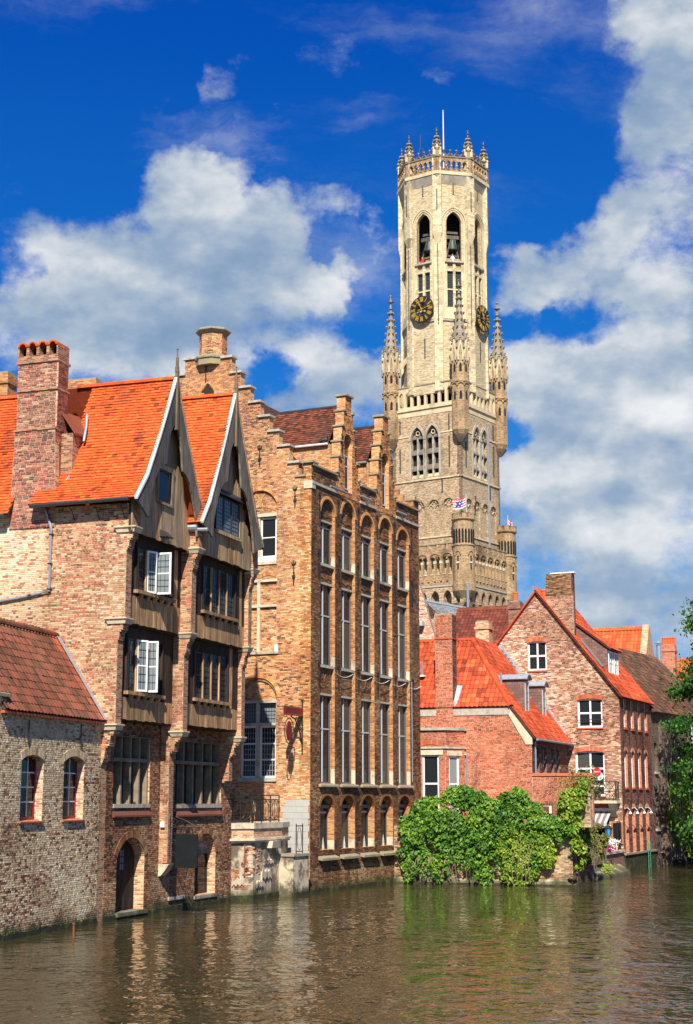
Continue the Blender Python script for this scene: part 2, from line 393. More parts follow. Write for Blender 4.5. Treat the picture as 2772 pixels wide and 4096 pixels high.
def tile_roof(rf, poly, holes, parent, mat, under, kind='flat', w=.18, e=.13, single=0, focus=None, tone=None, name='roof', slab=.06, course_break=True):
    tmpl, tf = FLAT if kind == 'flat' else PAN
    mb = MB(); n = len(poly)
    A = [rf.p(u, s_, -.004) for u, s_ in poly]; Bm = [rf.p(u, s_, -slab) for u, s_ in poly]
    mb.add(A+Bm, [tuple(range(n)), tuple(range(2*n-1, n-1, -1))]+[(i, (i+1) % n, n+(i+1) % n, n+i) for i in range(n)])
    roof = mb.build(name, under, parent)
    ss = [z for _, z in poly]; s0 = min(ss); s1 = max(ss); k = int((s1-s0)/e); T = []
    for i in range(k+1):
        s_ = s0+i*e
        for a, b in ivals(poly, holes, min(s_+e*.6, s1-.01)):
            off = (.5*w if (kind == 'flat' and i % 2) else 0)
            j = math.floor((a-off)/w)
            u = off+j*w
            while u < b:
                p = max(u, a); r = min(u+w, b)
                if r-p > w*.35: T.append(((p+r)/2, s_, (r-p)*(.975 if kind == 'flat' else 1.0), 1 if r-p > w*.99 else 0))
                u += w
    T = np.array(T); t = RNG.random(len(T))
    if tone is not None: t = np.clip(tone(T[:, 0], T[:, 1], t), 0, 1)
    pick = np.zeros(len(T), bool)
    flip = float(np.cross(rf.U, rf.Sd)@rf.N) < 0
    if single:
        dd = (T[:, 0]-focus[0])**2+(T[:, 1]-focus[1])**2+np.where(T[:, 3] > 0, 0, 1e6)
        pick[np.argsort(dd)[:single]] = True
        key = (kind, w, e, mat.name)
        if key not in TILE_MESH:
            me = bpy.data.meshes.new('roof_tile'); V = tmpl*np.array([w*(.975 if kind == 'flat' else 1), e, 1.0])
            me.from_pydata(V.tolist(), [], [list(map(int, f)) for f in tf]); me.materials.append(mat); me.update(); TILE_MESH[key] = me
        o0 = org(parent)
        M = Matrix([[rf.U[i], rf.Sd[i], rf.N[i]] for i in range(3)]).to_4x4()
        if flip: M = Matrix([[rf.U[i], rf.Sd[i], rf.N[i]] for i in range(3)]).to_4x4()
        for i in np.nonzero(pick)[0]:
            o = link('roof_tile', TILE_MESH[key], roof)
            MM = M.copy(); MM.translation = Vector(rf.p(T[i, 0], T[i, 1], float(RNG.normal(0, .003)))-o0)
            o.matrix_local = MM; o.color = (float(t[i]), 0, 0, 1)
    R = T[~pick]; t = t[~pick]; m = len(R)
    if m == 0: return roof
    jit = RNG.normal(0, .003, m); tilt = RNG.normal(0, .006, m)
    L = tmpl[None]*np.stack([R[:, 2], np.full(m, e), np.ones(m)], 1)[:, None, :]
    X = L[:, :, 0]+R[:, 0][:, None]; Y = L[:, :, 1]+R[:, 1][:, None]+RNG.normal(0, .004, m)[:, None]; Z = L[:, :, 2]+jit[:, None]+tmpl[None, :, 0]*tilt[:, None]
    V = rf.O+X[..., None]*rf.U+Y[..., None]*rf.Sd+Z[..., None]*rf.N
    Fq = (np.arange(m)[:, None, None]*len(tmpl)+tf[None]).reshape(-1, 4)
    raw_mesh('tiling', V.reshape(-1, 3), Fq, mat, roof, 'stuff', np.repeat(t, len(tf)))
    return roof
# ------------------------------------------------------------------ materials
MATS = {}
def mat(name):
    m = bpy.data.materials.new(name); m.use_nodes = True; w = NT(m.node_tree); b = w.n['Principled BSDF']
    MATS[name] = m
    return m, w, b
def pos(w): return w.new('ShaderNodeNewGeometry').outputs['Position']
def bump(w, b, h, strength=.3, dist=.02):
    n = w.new('ShaderNodeBump'); w.put(n.inputs['Strength'], strength); w.put(n.inputs['Distance'], dist); w.l.new(h, n.inputs['Height']); w.l.new(n.outputs[0], b.inputs['Normal'])
def tone_of(w):
    a = w.new('ShaderNodeAttribute', attribute_name='tone'); o = w.new('ShaderNodeObjectInfo')
    s = w.new('ShaderNodeSeparateColor'); w.l.new(o.outputs['Color'], s.inputs[0])
    return w.math('ADD', a.outputs['Fac'], s.outputs[0])
def tide(w, c, p, top=.55):
    s_ = w.new('ShaderNodeSeparateXYZ'); w.l.new(p, s_.inputs[0])
    f = w.remap(w.math('ADD', s_.outputs[2], w.math('MULTIPLY', w.noise(w.vmath('MULTIPLY', p, (1.4, 1.4, .6)), 1.0, 5, .6), -1.1)), -.45, top-.55, .88, 0, smooth=True)
    return w.mix(f, c, w.ramp(w.noise(p, 2.2, 4, .6), [(.35, (.030, .030, .014)), (.62, (.075, .075, .022)), (.8, (.15, .14, .08))]))
def M_piece(name, stops, stain=None, rough=.9, grain=(55, .35), spec=.25, stain_scale=.55, thr=(.52, .72), moss=None, streak=.75):
    """bricks / tiles: one tone per piece, speckle inside the piece, weather stains across the wall"""
    m, w, b = mat(name); t = tone_of(w); p = pos(w)
    c = w.ramp(t, stops)
    g = w.noise(p, grain[0], 3, .6)
    c = w.mix(1.0, c, w.ramp(g, [(.25, (1-grain[1],)*3), (.75, (1+grain[1]*.5,)*3)]), 'MULTIPLY')
    if stain:
        st = w.vmath('MULTIPLY', p, (1, 1, .55)); f = w.remap(w.noise(st, stain_scale, 6, .68), thr[0], thr[1], 0, stain[1], smooth=True)
        c = w.mix(f, c, stain[0])
    if streak:
        f = w.remap(w.noise(w.vmath('MULTIPLY', p, (1.5, 1.5, .16)), 1.0, 5, .62), .54, .74, 0, streak, smooth=True); c = w.mix(f, c, w.mix(1.0, c, (.34, .30, .27), 'MULTIPLY'))
        f = w.remap(w.noise(p, .23, 2, .5), .42, .62, 0, 1, smooth=True); c = w.mix(f, c, w.mix(1.0, c, (.78, .74, .70), 'MULTIPLY'))
    if moss:
        f = w.remap(w.noise(p, moss[1], 6, .7), moss[2], moss[2]+.12, 0, moss[3], smooth=True); c = w.mix(f, c, moss[0])
    if spec < .3: c = tide(w, c, p)
    w.l.new(c, b.inputs['Base Color']); w.put(b.inputs['Roughness'], rough); w.put(b.inputs['Specular IOR Level'], spec)
    bump(w, b, w.noise(p, 38, 4, .6), .35, .02)
    return m
def M_bricktex(name, c1, c2, c3, mortar, bw=.225, bh=.068, ms=.009, stain=None, stain_scale=.3, thr=(.5, .72), cream=None):
    m, w, b = mat(name); uv = w.new('ShaderNodeUVMap').outputs[0]; p = pos(w)
    t = w.new('ShaderNodeTexBrick'); w.l.new(uv, t.inputs['Vector']); t.offset = .5
    for k, v in (('Color1', (0, 0, 0, 1)), ('Color2', (1, 1, 1, 1)), ('Mortar', (0, 0, 0, 1)), ('Scale', 1.0), ('Mortar Size', ms), ('Mortar Smooth', .1), ('Bias', 0.0), ('Brick Width', bw), ('Row Height', bh)): t.inputs[k].default_value = v
    stops = [(.0, c1), (.45, c2), (.85, c3)]
    if cream: stops.append((1.0, cream))
    c = w.ramp(t.outputs['Color'], stops)
    c = w.mix(1.0, c, w.ramp(w.noise(p, 30, 3, .6), [(.25, (.7,)*3), (.75, (1.2,)*3)]), 'MULTIPLY')
    c = w.mix(t.outputs['Fac'], c, mortar)
    if stain:
        f = w.remap(w.noise(w.vmath('MULTIPLY', p, (1, 1, .5)), stain_scale, 6, .65), thr[0], thr[1], 0, stain[1], smooth=True); c = w.mix(f, c, stain[0])
    w.l.new(c, b.inputs['Base Color']); w.put(b.inputs['Roughness'], .92); w.put(b.inputs['Specular IOR Level'], .2)
    h = w.math('SUBTRACT', w.noise(p, 25, 3, .6), w.math('MULTIPLY', t.outputs['Fac'], .8)); bump(w, b, h, .5, .03)
    return m
def M_plain(name, col, rough=.8, var=.25, scale=8, metal=0.0, spec=.4, stain=None, stain_scale=1.2, thr=(.5, .7), bmp=.2, stretch=(1, 1, 1), bscale=30):
    m, w, b = mat(name); p = w.vmath('MULTIPLY', pos(w), stretch)
    n = w.noise(p, scale, 5, .62)
    c = w.ramp(n, [(.25, tuple(x*(1-var) for x in col)), (.75, tuple(min(1, x*(1+var*.7)) for x in col))])
    if stain:
        f = w.remap(w.noise(p, stain_scale, 6, .66), thr[0], thr[1], 0, stain[1], smooth=True); c = w.mix(f, c, stain[0])
    if 'mortar' in name or 'render' in name or 'stone' in name: c = tide(w, c, pos(w))
    w.l.new(c, b.inputs['Base Color']); w.put(b.inputs['Roughness'], rough); w.put(b.inputs['Metallic'], metal); w.put(b.inputs['Specular IOR Level'], spec)
    if bmp: bump(w, b, w.noise(p, bscale, 4, .6), bmp, .02)
    return m
def M_wood(name, light, dark, dk=.35, z=1.0):
    m, w, b = mat(name); p = pos(w); o = w.new('ShaderNodeObjectInfo')
    ps = w.vmath('ADD', w.vmath('MULTIPLY', p, (22, 22, z)), w.vmath('SCALE', (7.3, 3.1, 5.7), o.outputs['Random']))
    g = w.noise(ps, 1.0, 6, .62); big = w.noise(w.vmath('MULTIPLY', p, (3, 3, .8)), 1.0, 4, .6)
    c = w.ramp(g, [(.3, dark), (.55, tuple((a+b_)/2 for a, b_ in zip(light, dark))), (.72, light)])
    c = w.mix(w.remap(big, .42, .68, 0, dk), c, tuple(x*.35 for x in dark))
    tint = w.ramp(o.outputs['Random'], [(0, (.72, .72, .75)), (1, (1.2, 1.12, 1.0))])
    c = w.mix(1.0, c, tint, 'MULTIPLY')
    w.l.new(c, b.inputs['Base Color']); w.put(b.inputs['Roughness'], .85); w.put(b.inputs['Specular IOR Level'], .2)
    bump(w, b, g, .5, .02)
    return m
def M_glass(name, col=(.018, .022, .026), rough=.04, wav=.02):
    m, w, b = mat(name); w.put(b.inputs['Base Color'], col); w.put(b.inputs['Roughness'], rough); w.put(b.inputs['IOR'], 1.5); w.put(b.inputs['Specular IOR Level'], .14)
    bump(w, b, w.noise(pos(w), 3.0, 2, .5), wav, .2)
    return m
def M_leaf(name, stops, trans=.3, scale=1.2):
    m, w, b = mat(name); g = w.new('ShaderNodeNewGeometry')
    r = w.math('ADD', w.math('MULTIPLY', g.outputs['Random Per Island'], .6), w.math('MULTIPLY', w.noise(g.outputs['Position'], scale, 3, .5), .8)); r = w.math('SUBTRACT', r, .2)
    c = w.ramp(r, stops)
    w.l.new(c, b.inputs['Base Color']); w.put(b.inputs['Roughness'], .45); w.put(b.inputs['Specular IOR Level'], .35)
    t = w.new('ShaderNodeBsdfTranslucent'); w.l.new(c, t.inputs[0]); mx = w.new('ShaderNodeMixShader'); w.put(mx.inputs[0], trans)
    w.l.new(b.outputs[0], mx.inputs[1]); w.l.new(t.outputs[0], mx.inputs[2]); w.l.new(mx.outputs[0], w.n['Material Output'].inputs[0])
    return m

# brick families (tone 0 dark ... 1 pale)
m_mortar = M_plain('lime mortar', (.50, .42, .31), .95, .3, 6, stain=((.16, .13, .09), .6), stain_scale=.7)
m_mortar_dark = M_plain('grey mortar', (.19, .155, .115), .95, .35, 6, stain=((.09, .075, .055), .7), stain_scale=.6)
m_mortar_pale = M_plain('pale mortar', (.55, .46, .36), .95, .25, 6)
b_white = M_piece('worn limewashed brick', [(0, (.10, .05, .03)), (.12, (.36, .12, .06)), (.24, (.46, .27, .15)), (.36, (.64, .46, .26)), (.75, (.86, .67, .42)), (1, (.90, .80, .56))], ((.26, .18, .11), .45), grain=(38, .6), stain_scale=.5)
b_buff = M_piece('buff and pink brick', [(0, (.12, .06, .03)), (.14, (.32, .16, .08)), (.30, (.58, .19, .11)), (.48, (.68, .30, .18)), (.62, (.64, .40, .20)), (.82, (.76, .52, .30)), (1, (.84, .70, .52))], ((.13, .09, .05), .6), grain=(42, .45), stain_scale=.42, thr=(.56, .74))
b_front = M_piece('sooty red brown brick', [(0, (.06, .035, .025)), (.2, (.20, .08, .045)), (.5, (.36, .15, .08)), (.75, (.44, .25, .12)), (1, (.54, .39, .24))], ((.07, .05, .035), .6), grain=(42, .5))
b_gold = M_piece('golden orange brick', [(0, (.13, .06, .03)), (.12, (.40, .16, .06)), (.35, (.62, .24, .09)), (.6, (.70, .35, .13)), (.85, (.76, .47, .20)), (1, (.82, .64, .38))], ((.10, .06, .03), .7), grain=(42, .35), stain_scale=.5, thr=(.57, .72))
b_brown = M_piece('weathered and shade-dark brown brick', [(0, (.05, .028, .018)), (.25, (.15, .065, .03)), (.55, (.26, .115, .048)), (.8, (.34, .18, .08)), (1, (.44, .30, .16))], ((.045, .033, .022), .8), grain=(42, .4), stain_scale=.4, thr=(.5, .7))  # weathered tone, lowered further to deepen the canal front's shade
b_red = M_piece('bright red brick', [(0, (.26, .075, .035)), (.3, (.52, .13, .06)), (.7, (.62, .17, .08)), (1, (.68, .28, .15))], ((.62, .40, .28), .5), grain=(42, .25), stain_scale=.35, thr=(.55, .75))
b_mix = M_piece('mixed pink cream brick', [(0, (.16, .08, .05)), (.22, (.40, .15, .09)), (.5, (.56, .25, .15)), (.72, (.66, .42, .26)), (.9, (.76, .60, .44)), (1, (.84, .76, .66))], ((.30, .17, .09), .4), grain=(42, .35), stain_scale=.5)
b_wine = M_piece('dull purple red brick', [(0, (.06, .03, .025)), (.3, (.20, .075, .055)), (.7, (.30, .115, .08)), (1, (.38, .20, .14))], ((.07, .05, .04), .7), grain=(42, .4), stain_scale=.5)
b_chim = M_piece('chimney brick', [(0, (.10, .05, .035)), (.25, (.26, .09, .055)), (.55, (.46, .14, .09)), (.8, (.52, .24, .13)), (1, (.68, .50, .34))], ((.12, .085, .05), .5), grain=(42, .4))
x_buff = M_bricktex('buff brick reveals', (.30, .12, .06), (.62, .28, .15), (.74, .50, .28), (.55, .44, .31))
x_front = M_bricktex('brown brick reveals', (.16, .06, .035), (.38, .14, .075), (.50, .29, .15), (.36, .28, .2))
x_gold = M_bricktex('golden brick reveals', (.36, .13, .05), (.66, .26, .10), (.74, .45, .20), (.55, .40, .24))
x_brown = M_bricktex('brown orange reveals', (.26, .085, .035), (.48, .165, .06), (.58, .32, .13), (.40, .28, .16))
x_white = M_bricktex('pale brick reveals', (.40, .14, .08), (.66, .44, .28), (.74, .58, .40), (.56, .48, .36))
x_red = M_bricktex('red brick reveals', (.30, .08, .04), (.52, .14, .065), (.60, .20, .10), (.55, .40, .3))
x_mix = M_bricktex('mixed brick texture', (.30, .11, .065), (.54, .25, .15), (.70, .50, .34), (.58, .47, .36), cream=(.8, .7, .58))
x_wine = M_bricktex('wine brick texture', (.12, .05, .04), (.28, .11, .075), (.34, .17, .12), (.26, .2, .16), stain=((.07, .05, .04), .7))
x_tower = M_bricktex('tower brick', (.20, .115, .065), (.44, .29, .16), (.58, .43, .26), (.48, .39, .27), bw=.30, bh=.10, ms=.014, stain=((.13, .085, .05), .75), stain_scale=.13, thr=(.5, .7), cream=(.68, .55, .38))
x_turret = M_bricktex('turret brick', (.17, .09, .05), (.38, .225, .11), (.50, .34, .18), (.42, .33, .21), bw=.28, bh=.10, ms=.013, stain=((.10, .065, .04), .75), stain_scale=.3, thr=(.48, .68))
x_ashlar = M_bricktex('tower pale ashlar', (.44, .35, .21), (.66, .54, .34), (.74, .63, .41), (.32, .25, .15), bw=.62, bh=.30, ms=.010, stain=((.27, .20, .12), .7), stain_scale=.25, thr=(.5, .72))
x_rubble = M_bricktex('tower pale brick', (.38, .295, .17), (.62, .50, .31), (.70, .59, .38), (.38, .295, .18), bw=.42, bh=.13, ms=.016, stain=((.24, .18, .11), .7), stain_scale=.2, thr=(.5, .7))
x_quay = M_bricktex('quay wall brick', (.30, .15, .07), (.56, .34, .16), (.66, .48, .26), (.52, .43, .3), bw=.24, bh=.085, ms=.011, stain=((.22, .19, .12), .7), stain_scale=.5)
b_quay = M_piece('quay brick', [(0, (.20, .10, .05)), (.3, (.46, .25, .12)), (.65, (.60, .40, .20)), (1, (.70, .55, .36))], ((.2, .17, .11), .6), grain=(42, .4))
# roofing
t_orange = M_piece('orange plain tile', [(0, (.30, .05, .015)), (.06, (.62, .10, .022)), (.5, (.70, .115, .024)), (.94, (.78, .16, .036)), (1, (.84, .25, .07))], ((.20, .05, .025), .75), rough=.8, grain=(14, .38), stain_scale=1.0, thr=(.51, .68), moss=((.58, .36, .05), 1.7, .62, .6), streak=.8)
t_pan_old = M_piece('old mossy pantile', [(0, (.10, .05, .03)), (.4, (.20, .075, .045)), (.8, (.30, .09, .05)), (1, (.52, .12, .06))], ((.62, .09, .03), .75), rough=.85, grain=(30, .4), stain_scale=.22, thr=(.55, .68), streak=.35)
t_brown = M_piece('dark brown plain tile', [(0, (.07, .03, .022)), (.4, (.16, .055, .035)), (.8, (.26, .075, .04)), (1, (.42, .10, .045))], ((.08, .05, .035), .6), rough=.8, grain=(25, .3), moss=((.45, .36, .06), 2.0, .70, .7), streak=.35)
t_red = M_piece('orange red pantile', [(0, (.28, .045, .018)), (.4, (.50, .075, .026)), (.8, (.60, .10, .034)), (1, (.70, .15, .055))], ((.20, .055, .03), .7), rough=.7, grain=(18, .25), stain_scale=.8, thr=(.56, .74), streak=.8)
t_choc = M_piece('chocolate pantile', [(0, (.14, .04, .025)), (.5, (.22, .055, .035)), (1, (.30, .08, .045))], None, rough=.7, grain=(18, .25), streak=.35)
t_dark = M_piece('blackened pantile', [(0, (.05, .035, .025)), (.5, (.13, .07, .045)), (.9, (.20, .09, .055)), (1, (.45, .12, .06))], None, rough=.9, grain=(18, .35), streak=.35)
t_bright = M_piece('bright orange pantile', [(0, (.58, .09, .03)), (.5, (.74, .13, .035)), (1, (.82, .19, .06))], ((.40, .15, .07), .5), rough=.7, grain=(18, .2), moss=((.8, .5, .04), 1.0, .7, .7), streak=.35)
m_under = M_plain('roof underlay', (.10, .04, .025), .95, .3, 8)
m_slate = M_piece('grey slate', [(0, (.20, .21, .21)), (.5, (.30, .31, .31)), (1, (.40, .41, .40))], None, rough=.6, grain=(20, .25), streak=.35)
m_slatebox = M_bricktex('purple slate hanging', (.17, .10, .085), (.20, .12, .10), (.24, .145, .125), (.08, .05, .045), bw=.3, bh=.17, ms=.008)
# timber, stone, metal, paint, glass
w_grey = M_wood('silvered oak', (.78, .59, .39), (.17, .115, .07))
w_brown = M_wood('brown weathered boards', (.86, .58, .32), (.22, .10, .04), dk=.5)
w_barge = M_wood('dark weathered bargeboard', (.27, .25, .22), (.07, .06, .055), dk=.5)
m_louvre = M_plain('slate louvre', (.15, .13, .11), .8, .3, 3)
w_dark = M_wood('tarred and shade-dark timber', (.10, .065, .045), (.02, .014, .012), dk=.5)  # also colours the boards that lie in the jetties' shade
w_post = M_wood('oak post', (.34, .27, .18), (.12, .085, .05))
m_stone = M_plain('grey limestone', (.44, .40, .33), .85, .3, 5, stain=((.14, .12, .10), .7), stain_scale=1.5)
m_stone_dark = M_plain('sooty stone', (.25, .195, .13), .85, .35, 5, stain=((.05, .042, .035), .7), stain_scale=1.5)
m_stone_pale = M_plain('pale sandstone', (.62, .53, .38), .85, .25, 4, stain=((.20, .16, .11), .8), stain_scale=1.1)
m_towerstone = M_plain('tower cream stone', (.62, .50, .31), .85, .25, 1.2, stain=((.24, .18, .11), .75), stain_scale=.4, stretch=(1, 1, .4))
m_towergrey = M_plain('tower grey stone', (.42, .37, .30), .85, .3, 1.5, stain=((.16, .13, .1), .6), stain_scale=.5)
m_towergrey2 = M_plain('spire grey stone', (.30, .25, .18), .85, .35, 1.5, stain=((.17, .14, .1), .7), stain_scale=.6)
m_coping = M_plain('mossy coping stone', (.30, .25, .17), .9, .35, 6, stain=((.42, .36, .08), .4), stain_scale=2.0)
m_block = M_plain('grey repair block', (.42, .41, .38), .9, .12, 3)
m_plaster = M_plain('old lime render', (.56, .47, .33), .92, .3, 3, stain=((.13, .10, .07), .95), stain_scale=1.6, thr=(.44, .58))
m_lead = M_plain('lead flashing', (.40, .43, .47), .5, .25, 6, metal=.3)
m_zinc = M_plain('zinc', (.36, .40, .44), .45, .2, 6, metal=.5)
m_gutter = M_plain('black gutter', (.035, .04, .045), .4, .2, 8)
m_iron = M_plain('wrought iron', (.018, .018, .02), .5, .2, 10)
m_rust = M_plain('rusted iron', (.22, .075, .03), .9, .4, 12)
m_white = M_plain('white paint', (.80, .80, .78), .5, .05, 5, bmp=0)
m_slotframe = M_plain('weathered dark grey frame', (.10, .10, .10), .6, .2, 6, bmp=0)
m_grey = M_plain('grey paint', (.44, .46, .47), .5, .15, 6, bmp=0)
m_dkframe = M_plain('dark window frame', (.035, .04, .045), .5, .2, 8, bmp=0)
m_redframe = M_plain('dark red paint', (.22, .012, .012), .45, .1, 6, bmp=0)
m_cream = M_plain('cream paint', (.72, .68, .58), .55, .1, 6, bmp=0)
m_sign = M_plain('black signboard', (.012, .014, .016), .85, .25, 3, bmp=0, spec=.1)
m_redsign = M_plain('crimson sign', (.16, .008, .012), .5, .12, 6, bmp=0)
m_gold = M_plain('gilding', (.62, .36, .035), .4, .1, 6, metal=.3, bmp=0)
m_dial = M_plain('clock dial', (.016, .020, .024), .5, .2, 6, bmp=0)
m_bronze = M_plain('bell bronze', (.05, .07, .065), .5, .3, 4, metal=.3)
m_bluesign = M_plain('blue lamp glass', (.05, .25, .55), .4, .1, 6, bmp=0)
m_scar = M_plain('signal red', (.70, .012, .015), .5, .05, 6, bmp=0)
m_pot = M_plain('terracotta', (.70, .12, .035), .8, .2, 8)
m_pink = M_plain('magenta pot', (.52, .02, .18), .6, .1, 8)
m_petal = M_plain('white petals', (.84, .80, .80), .8, .1, 20)
m_algae = M_plain('algae line', (.028, .030, .013), .8, .5, 3, stain=((.16, .17, .025), .6), stain_scale=2.2)
m_fabric = M_plain('curtain fabric', (.70, .66, .48), .9, .15, 10, stretch=(6, 6, .4))
m_lace = M_plain('lace curtain', (.74, .72, .66), .9, .2, 14)
m_awning = M_plain('awning canvas', (.20, .15, .14), .85, .2, 8)
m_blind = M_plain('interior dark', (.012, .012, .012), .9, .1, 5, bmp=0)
m_terr = M_plain('red terracotta sill', (.46, .10, .045), .8, .3, 10)
m_bird = M_plain('bird plumage', (.06, .065, .075), .7, .3, 20, bmp=0)
m_ground = M_plain('paved ground', (.20, .18, .15), .9, .3, 2)
g_win = M_glass('window glass')
g_lead = M_glass('leaded glass', (.045, .055, .055), .08, .05)
g_dim = M_glass('slightly paler glass', (.07, .066, .055), .08, .03)  # lighter base colour, dealt to random panes
g_pale = M_glass('glass painted pale with reflection', (.20, .23, .24), .12, .04)  # pale base colour paints in the reflected sky
l_ivy = M_leaf('ivy leaf', [(0, (.015, .05, .006)), (.3, (.04, .13, .012)), (.55, (.10, .24, .02)), (.8, (.22, .36, .03)), (1, (.40, .46, .05))], .25, .8)
l_yel = M_leaf('young ivy leaf', [(0, (.08, .16, .012)), (.4, (.20, .32, .03)), (.8, (.36, .46, .045)), (1, (.48, .52, .08))], .3, 1.0)
l_tree = M_leaf('hornbeam leaf', [(0, (.010, .05, .008)), (.4, (.025, .11, .014)), (.7, (.07, .20, .02)), (1, (.22, .36, .04))], .35, .5)
l_dry = M_leaf('straggly plant leaf', [(0, (.05, .07, .012)), (.5, (.16, .17, .03)), (1, (.36, .30, .06))], .3, 1.5)
m_twig = M_plain('dry vine stem', (.34, .26, .16), .9, .3, 12)
m_bark = M_plain('bark', (.09, .07, .05), .9, .4, 10)
def M_water():
    m, w, b = mat('canal water'); p = pos(w)
    w.put(b.inputs['Base Color'], (.046, .036, .013)); w.put(b.inputs['Roughness'], .0); w.put(b.inputs['IOR'], 1.333); w.put(b.inputs['Specular IOR Level'], .5)
    v = w.vmath('MULTIPLY', p, (1.0, .8, 1.0))
    h1 = w.noise(v, 1.0, 1, .4, dist=.6); h2 = w.noise(v, 2.6, 1.5, .4, dist=.9); h3 = w.noise(v, .3, 1, .5); h4 = w.noise(v, 6.0, 1, .4, dist=.6)
    # wind ripples are stronger in mid canal than under the left bank; ruffled and calm patches
    sx = w.new('ShaderNodeSeparateXYZ'); w.l.new(p, sx.inputs[0])
    mid = w.remap(w.math('ADD', sx.outputs[0], w.math('MULTIPLY', sx.outputs[1], -.32)), -22, -4, .55, 1.5, smooth=True)
    mid = w.math('MULTIPLY', mid, w.remap(w.noise(p, .11, 3, .5), .35, .65, .65, 1.3))
    h = w.math('ADD', w.math('MULTIPLY', h1, .9), w.math('ADD', w.math('MULTIPLY', h2, .60), w.math('ADD', w.math('MULTIPLY', h3, .9), w.math('MULTIPLY', h4, .10))))
    h = w.math('MULTIPLY', h, mid)
    n = w.new('ShaderNodeBump'); w.put(n.inputs['Strength'], 1.0); w.put(n.inputs['Distance'], .075); w.l.new(h, n.inputs['Height']); w.l.new(n.outputs[0], b.inputs['Normal'])
    return m
m_water = M_water()
# ------------------------------------------------------------------ setting
W0 = (-8.18, 51.4)
def sheet(name, pts, z, m, kind='structure'):
    mb = MB(); mb.add([(x, y, z) for x, y in pts], [tuple(range(len(pts)))]); return mb.build(name, m, kind=kind)
sheet('canal_water', [(-900, -300), (900, -300), (900, 1500), (-900, 1500)], 0.0, m_water)
g = MB(); fl = canal((0, 0), 0)
def land(pts, z0, z1):
    n = len(pts); g.add([(x, y, z0) for x, y in pts]+[(x, y, z1) for x, y in pts], [tuple(range(n, 2*n))]+[(i, (i+1) % n, n+(i+1) % n, n+i) for i in range(n)])
land([(-400, 30), (-14.6, 30), (-9.6, 52), (-4.2, 68.4), (1.2, 80), (7, 91), (19.4, 110), (38, 136), (120, 190), (120, 900), (-400, 900)], -1.5, 1.0)
g.build('ground', m_ground, kind='structure')
g = MB(); land([(45, -60), (45, 60), (22.4, 84), (22.4, 93), (26, 104), (60, 132), (400, 190), (400, -60)], -1.5, 1.3); g.build('opposite_bank', m_ground, kind='structure')

# ------------------------------------------------------------------ part builders
def box_part(name, m, parent, fr, u0, u1, v0, v1, z0, z1, bevel=0):
    return MB().box(fr, u0, u1, v0, v1, z0, z1).build(name, m, parent, bevel=bevel)
def window(fr, u0, u1, z0, z1, v, parent, frame, cols=2, rows=2, glass=None, fw=.07, bw=.03, d=.06, split=True, name='window', bar=None, rowfr=None, sillm=None):
    glass = glass or g_win; bar = bar or frame
    mb = MB()
    mb.box(fr, u0, u0+fw, v-d, v, z0, z1).box(fr, u1-fw, u1, v-d, v, z0, z1)
    mb.box(fr, u0+fw, u1-fw, v-d, v-.002, z0, z0+fw).box(fr, u0+fw, u1-fw, v-d, v-.002, z1-fw, z1)
    w = mb.build(name, frame, parent)
    a, b, c, e = u0+fw, u1-fw, z0+fw, z1-fw
    rf = rowfr or [i/rows for i in range(rows+1)]
    for i in range(1, cols):
        x = a+(b-a)*i/cols; MB().box(fr, x-bw/2, x+bw/2, v-d*.8, v-d*.15, c, e).build('glazing_bar', bar, w)
    for j in range(1, len(rf)-1):
        y = c+(e-c)*rf[j]; MB().box(fr, a, b, v-d*.78, v-d*.2, y-bw/2, y+bw/2).build('glazing_bar', bar, w)
    if split:
        for i in range(cols):
            for j in range(len(rf)-1):
                x0 = a+(b-a)*i/cols+(bw/2 if i else 0); x1 = a+(b-a)*(i+1)/cols-(bw/2 if i < cols-1 else 0)
                y0 = c+(e-c)*rf[j]+(bw/2 if j else 0); y1 = c+(e-c)*rf[j+1]-(bw/2 if j < len(rf)-2 else 0)
                t1, t2, t3, t4 = [v-d*.5+random.uniform(-.004, .004) for _ in range(4)]; t4 = t1+t3-t2
                MB().hexa([fr.p(x0, v-d*.75, y0), fr.p(x0, t1, y0), fr.p(x1, t2, y0), fr.p(x1, v-d*.75, y0), fr.p(x0, v-d*.75, y1), fr.p(x0, t4, y1), fr.p(x1, t3, y1), fr.p(x1, v-d*.75, y1)]).build('pane', glass if glass is not g_win or random.random() < .78 else g_dim, w)
    else: MB().box(fr, a, b, v-d*.7, v-d*.5, c, e).build('pane', glass, w)
    return w
def lead_lattice(fr, u0, u1, z0, z1, v, parent, nx, nz, t=.012, m=None):
    mb = MB()
    for i in range(1, nx): x = u0+(u1-u0)*i/nx; mb.box(fr, x-t/2, x+t/2, v, v+.012, z0, z1)
    for j in range(1, nz): z = z0+(z1-z0)*j/nz; mb.box(fr, u0, u1, v+.001, v+.014, z-t/2, z+t/2)
    return mb.build('lead_lattice', m or m_iron, parent, kind='stuff')
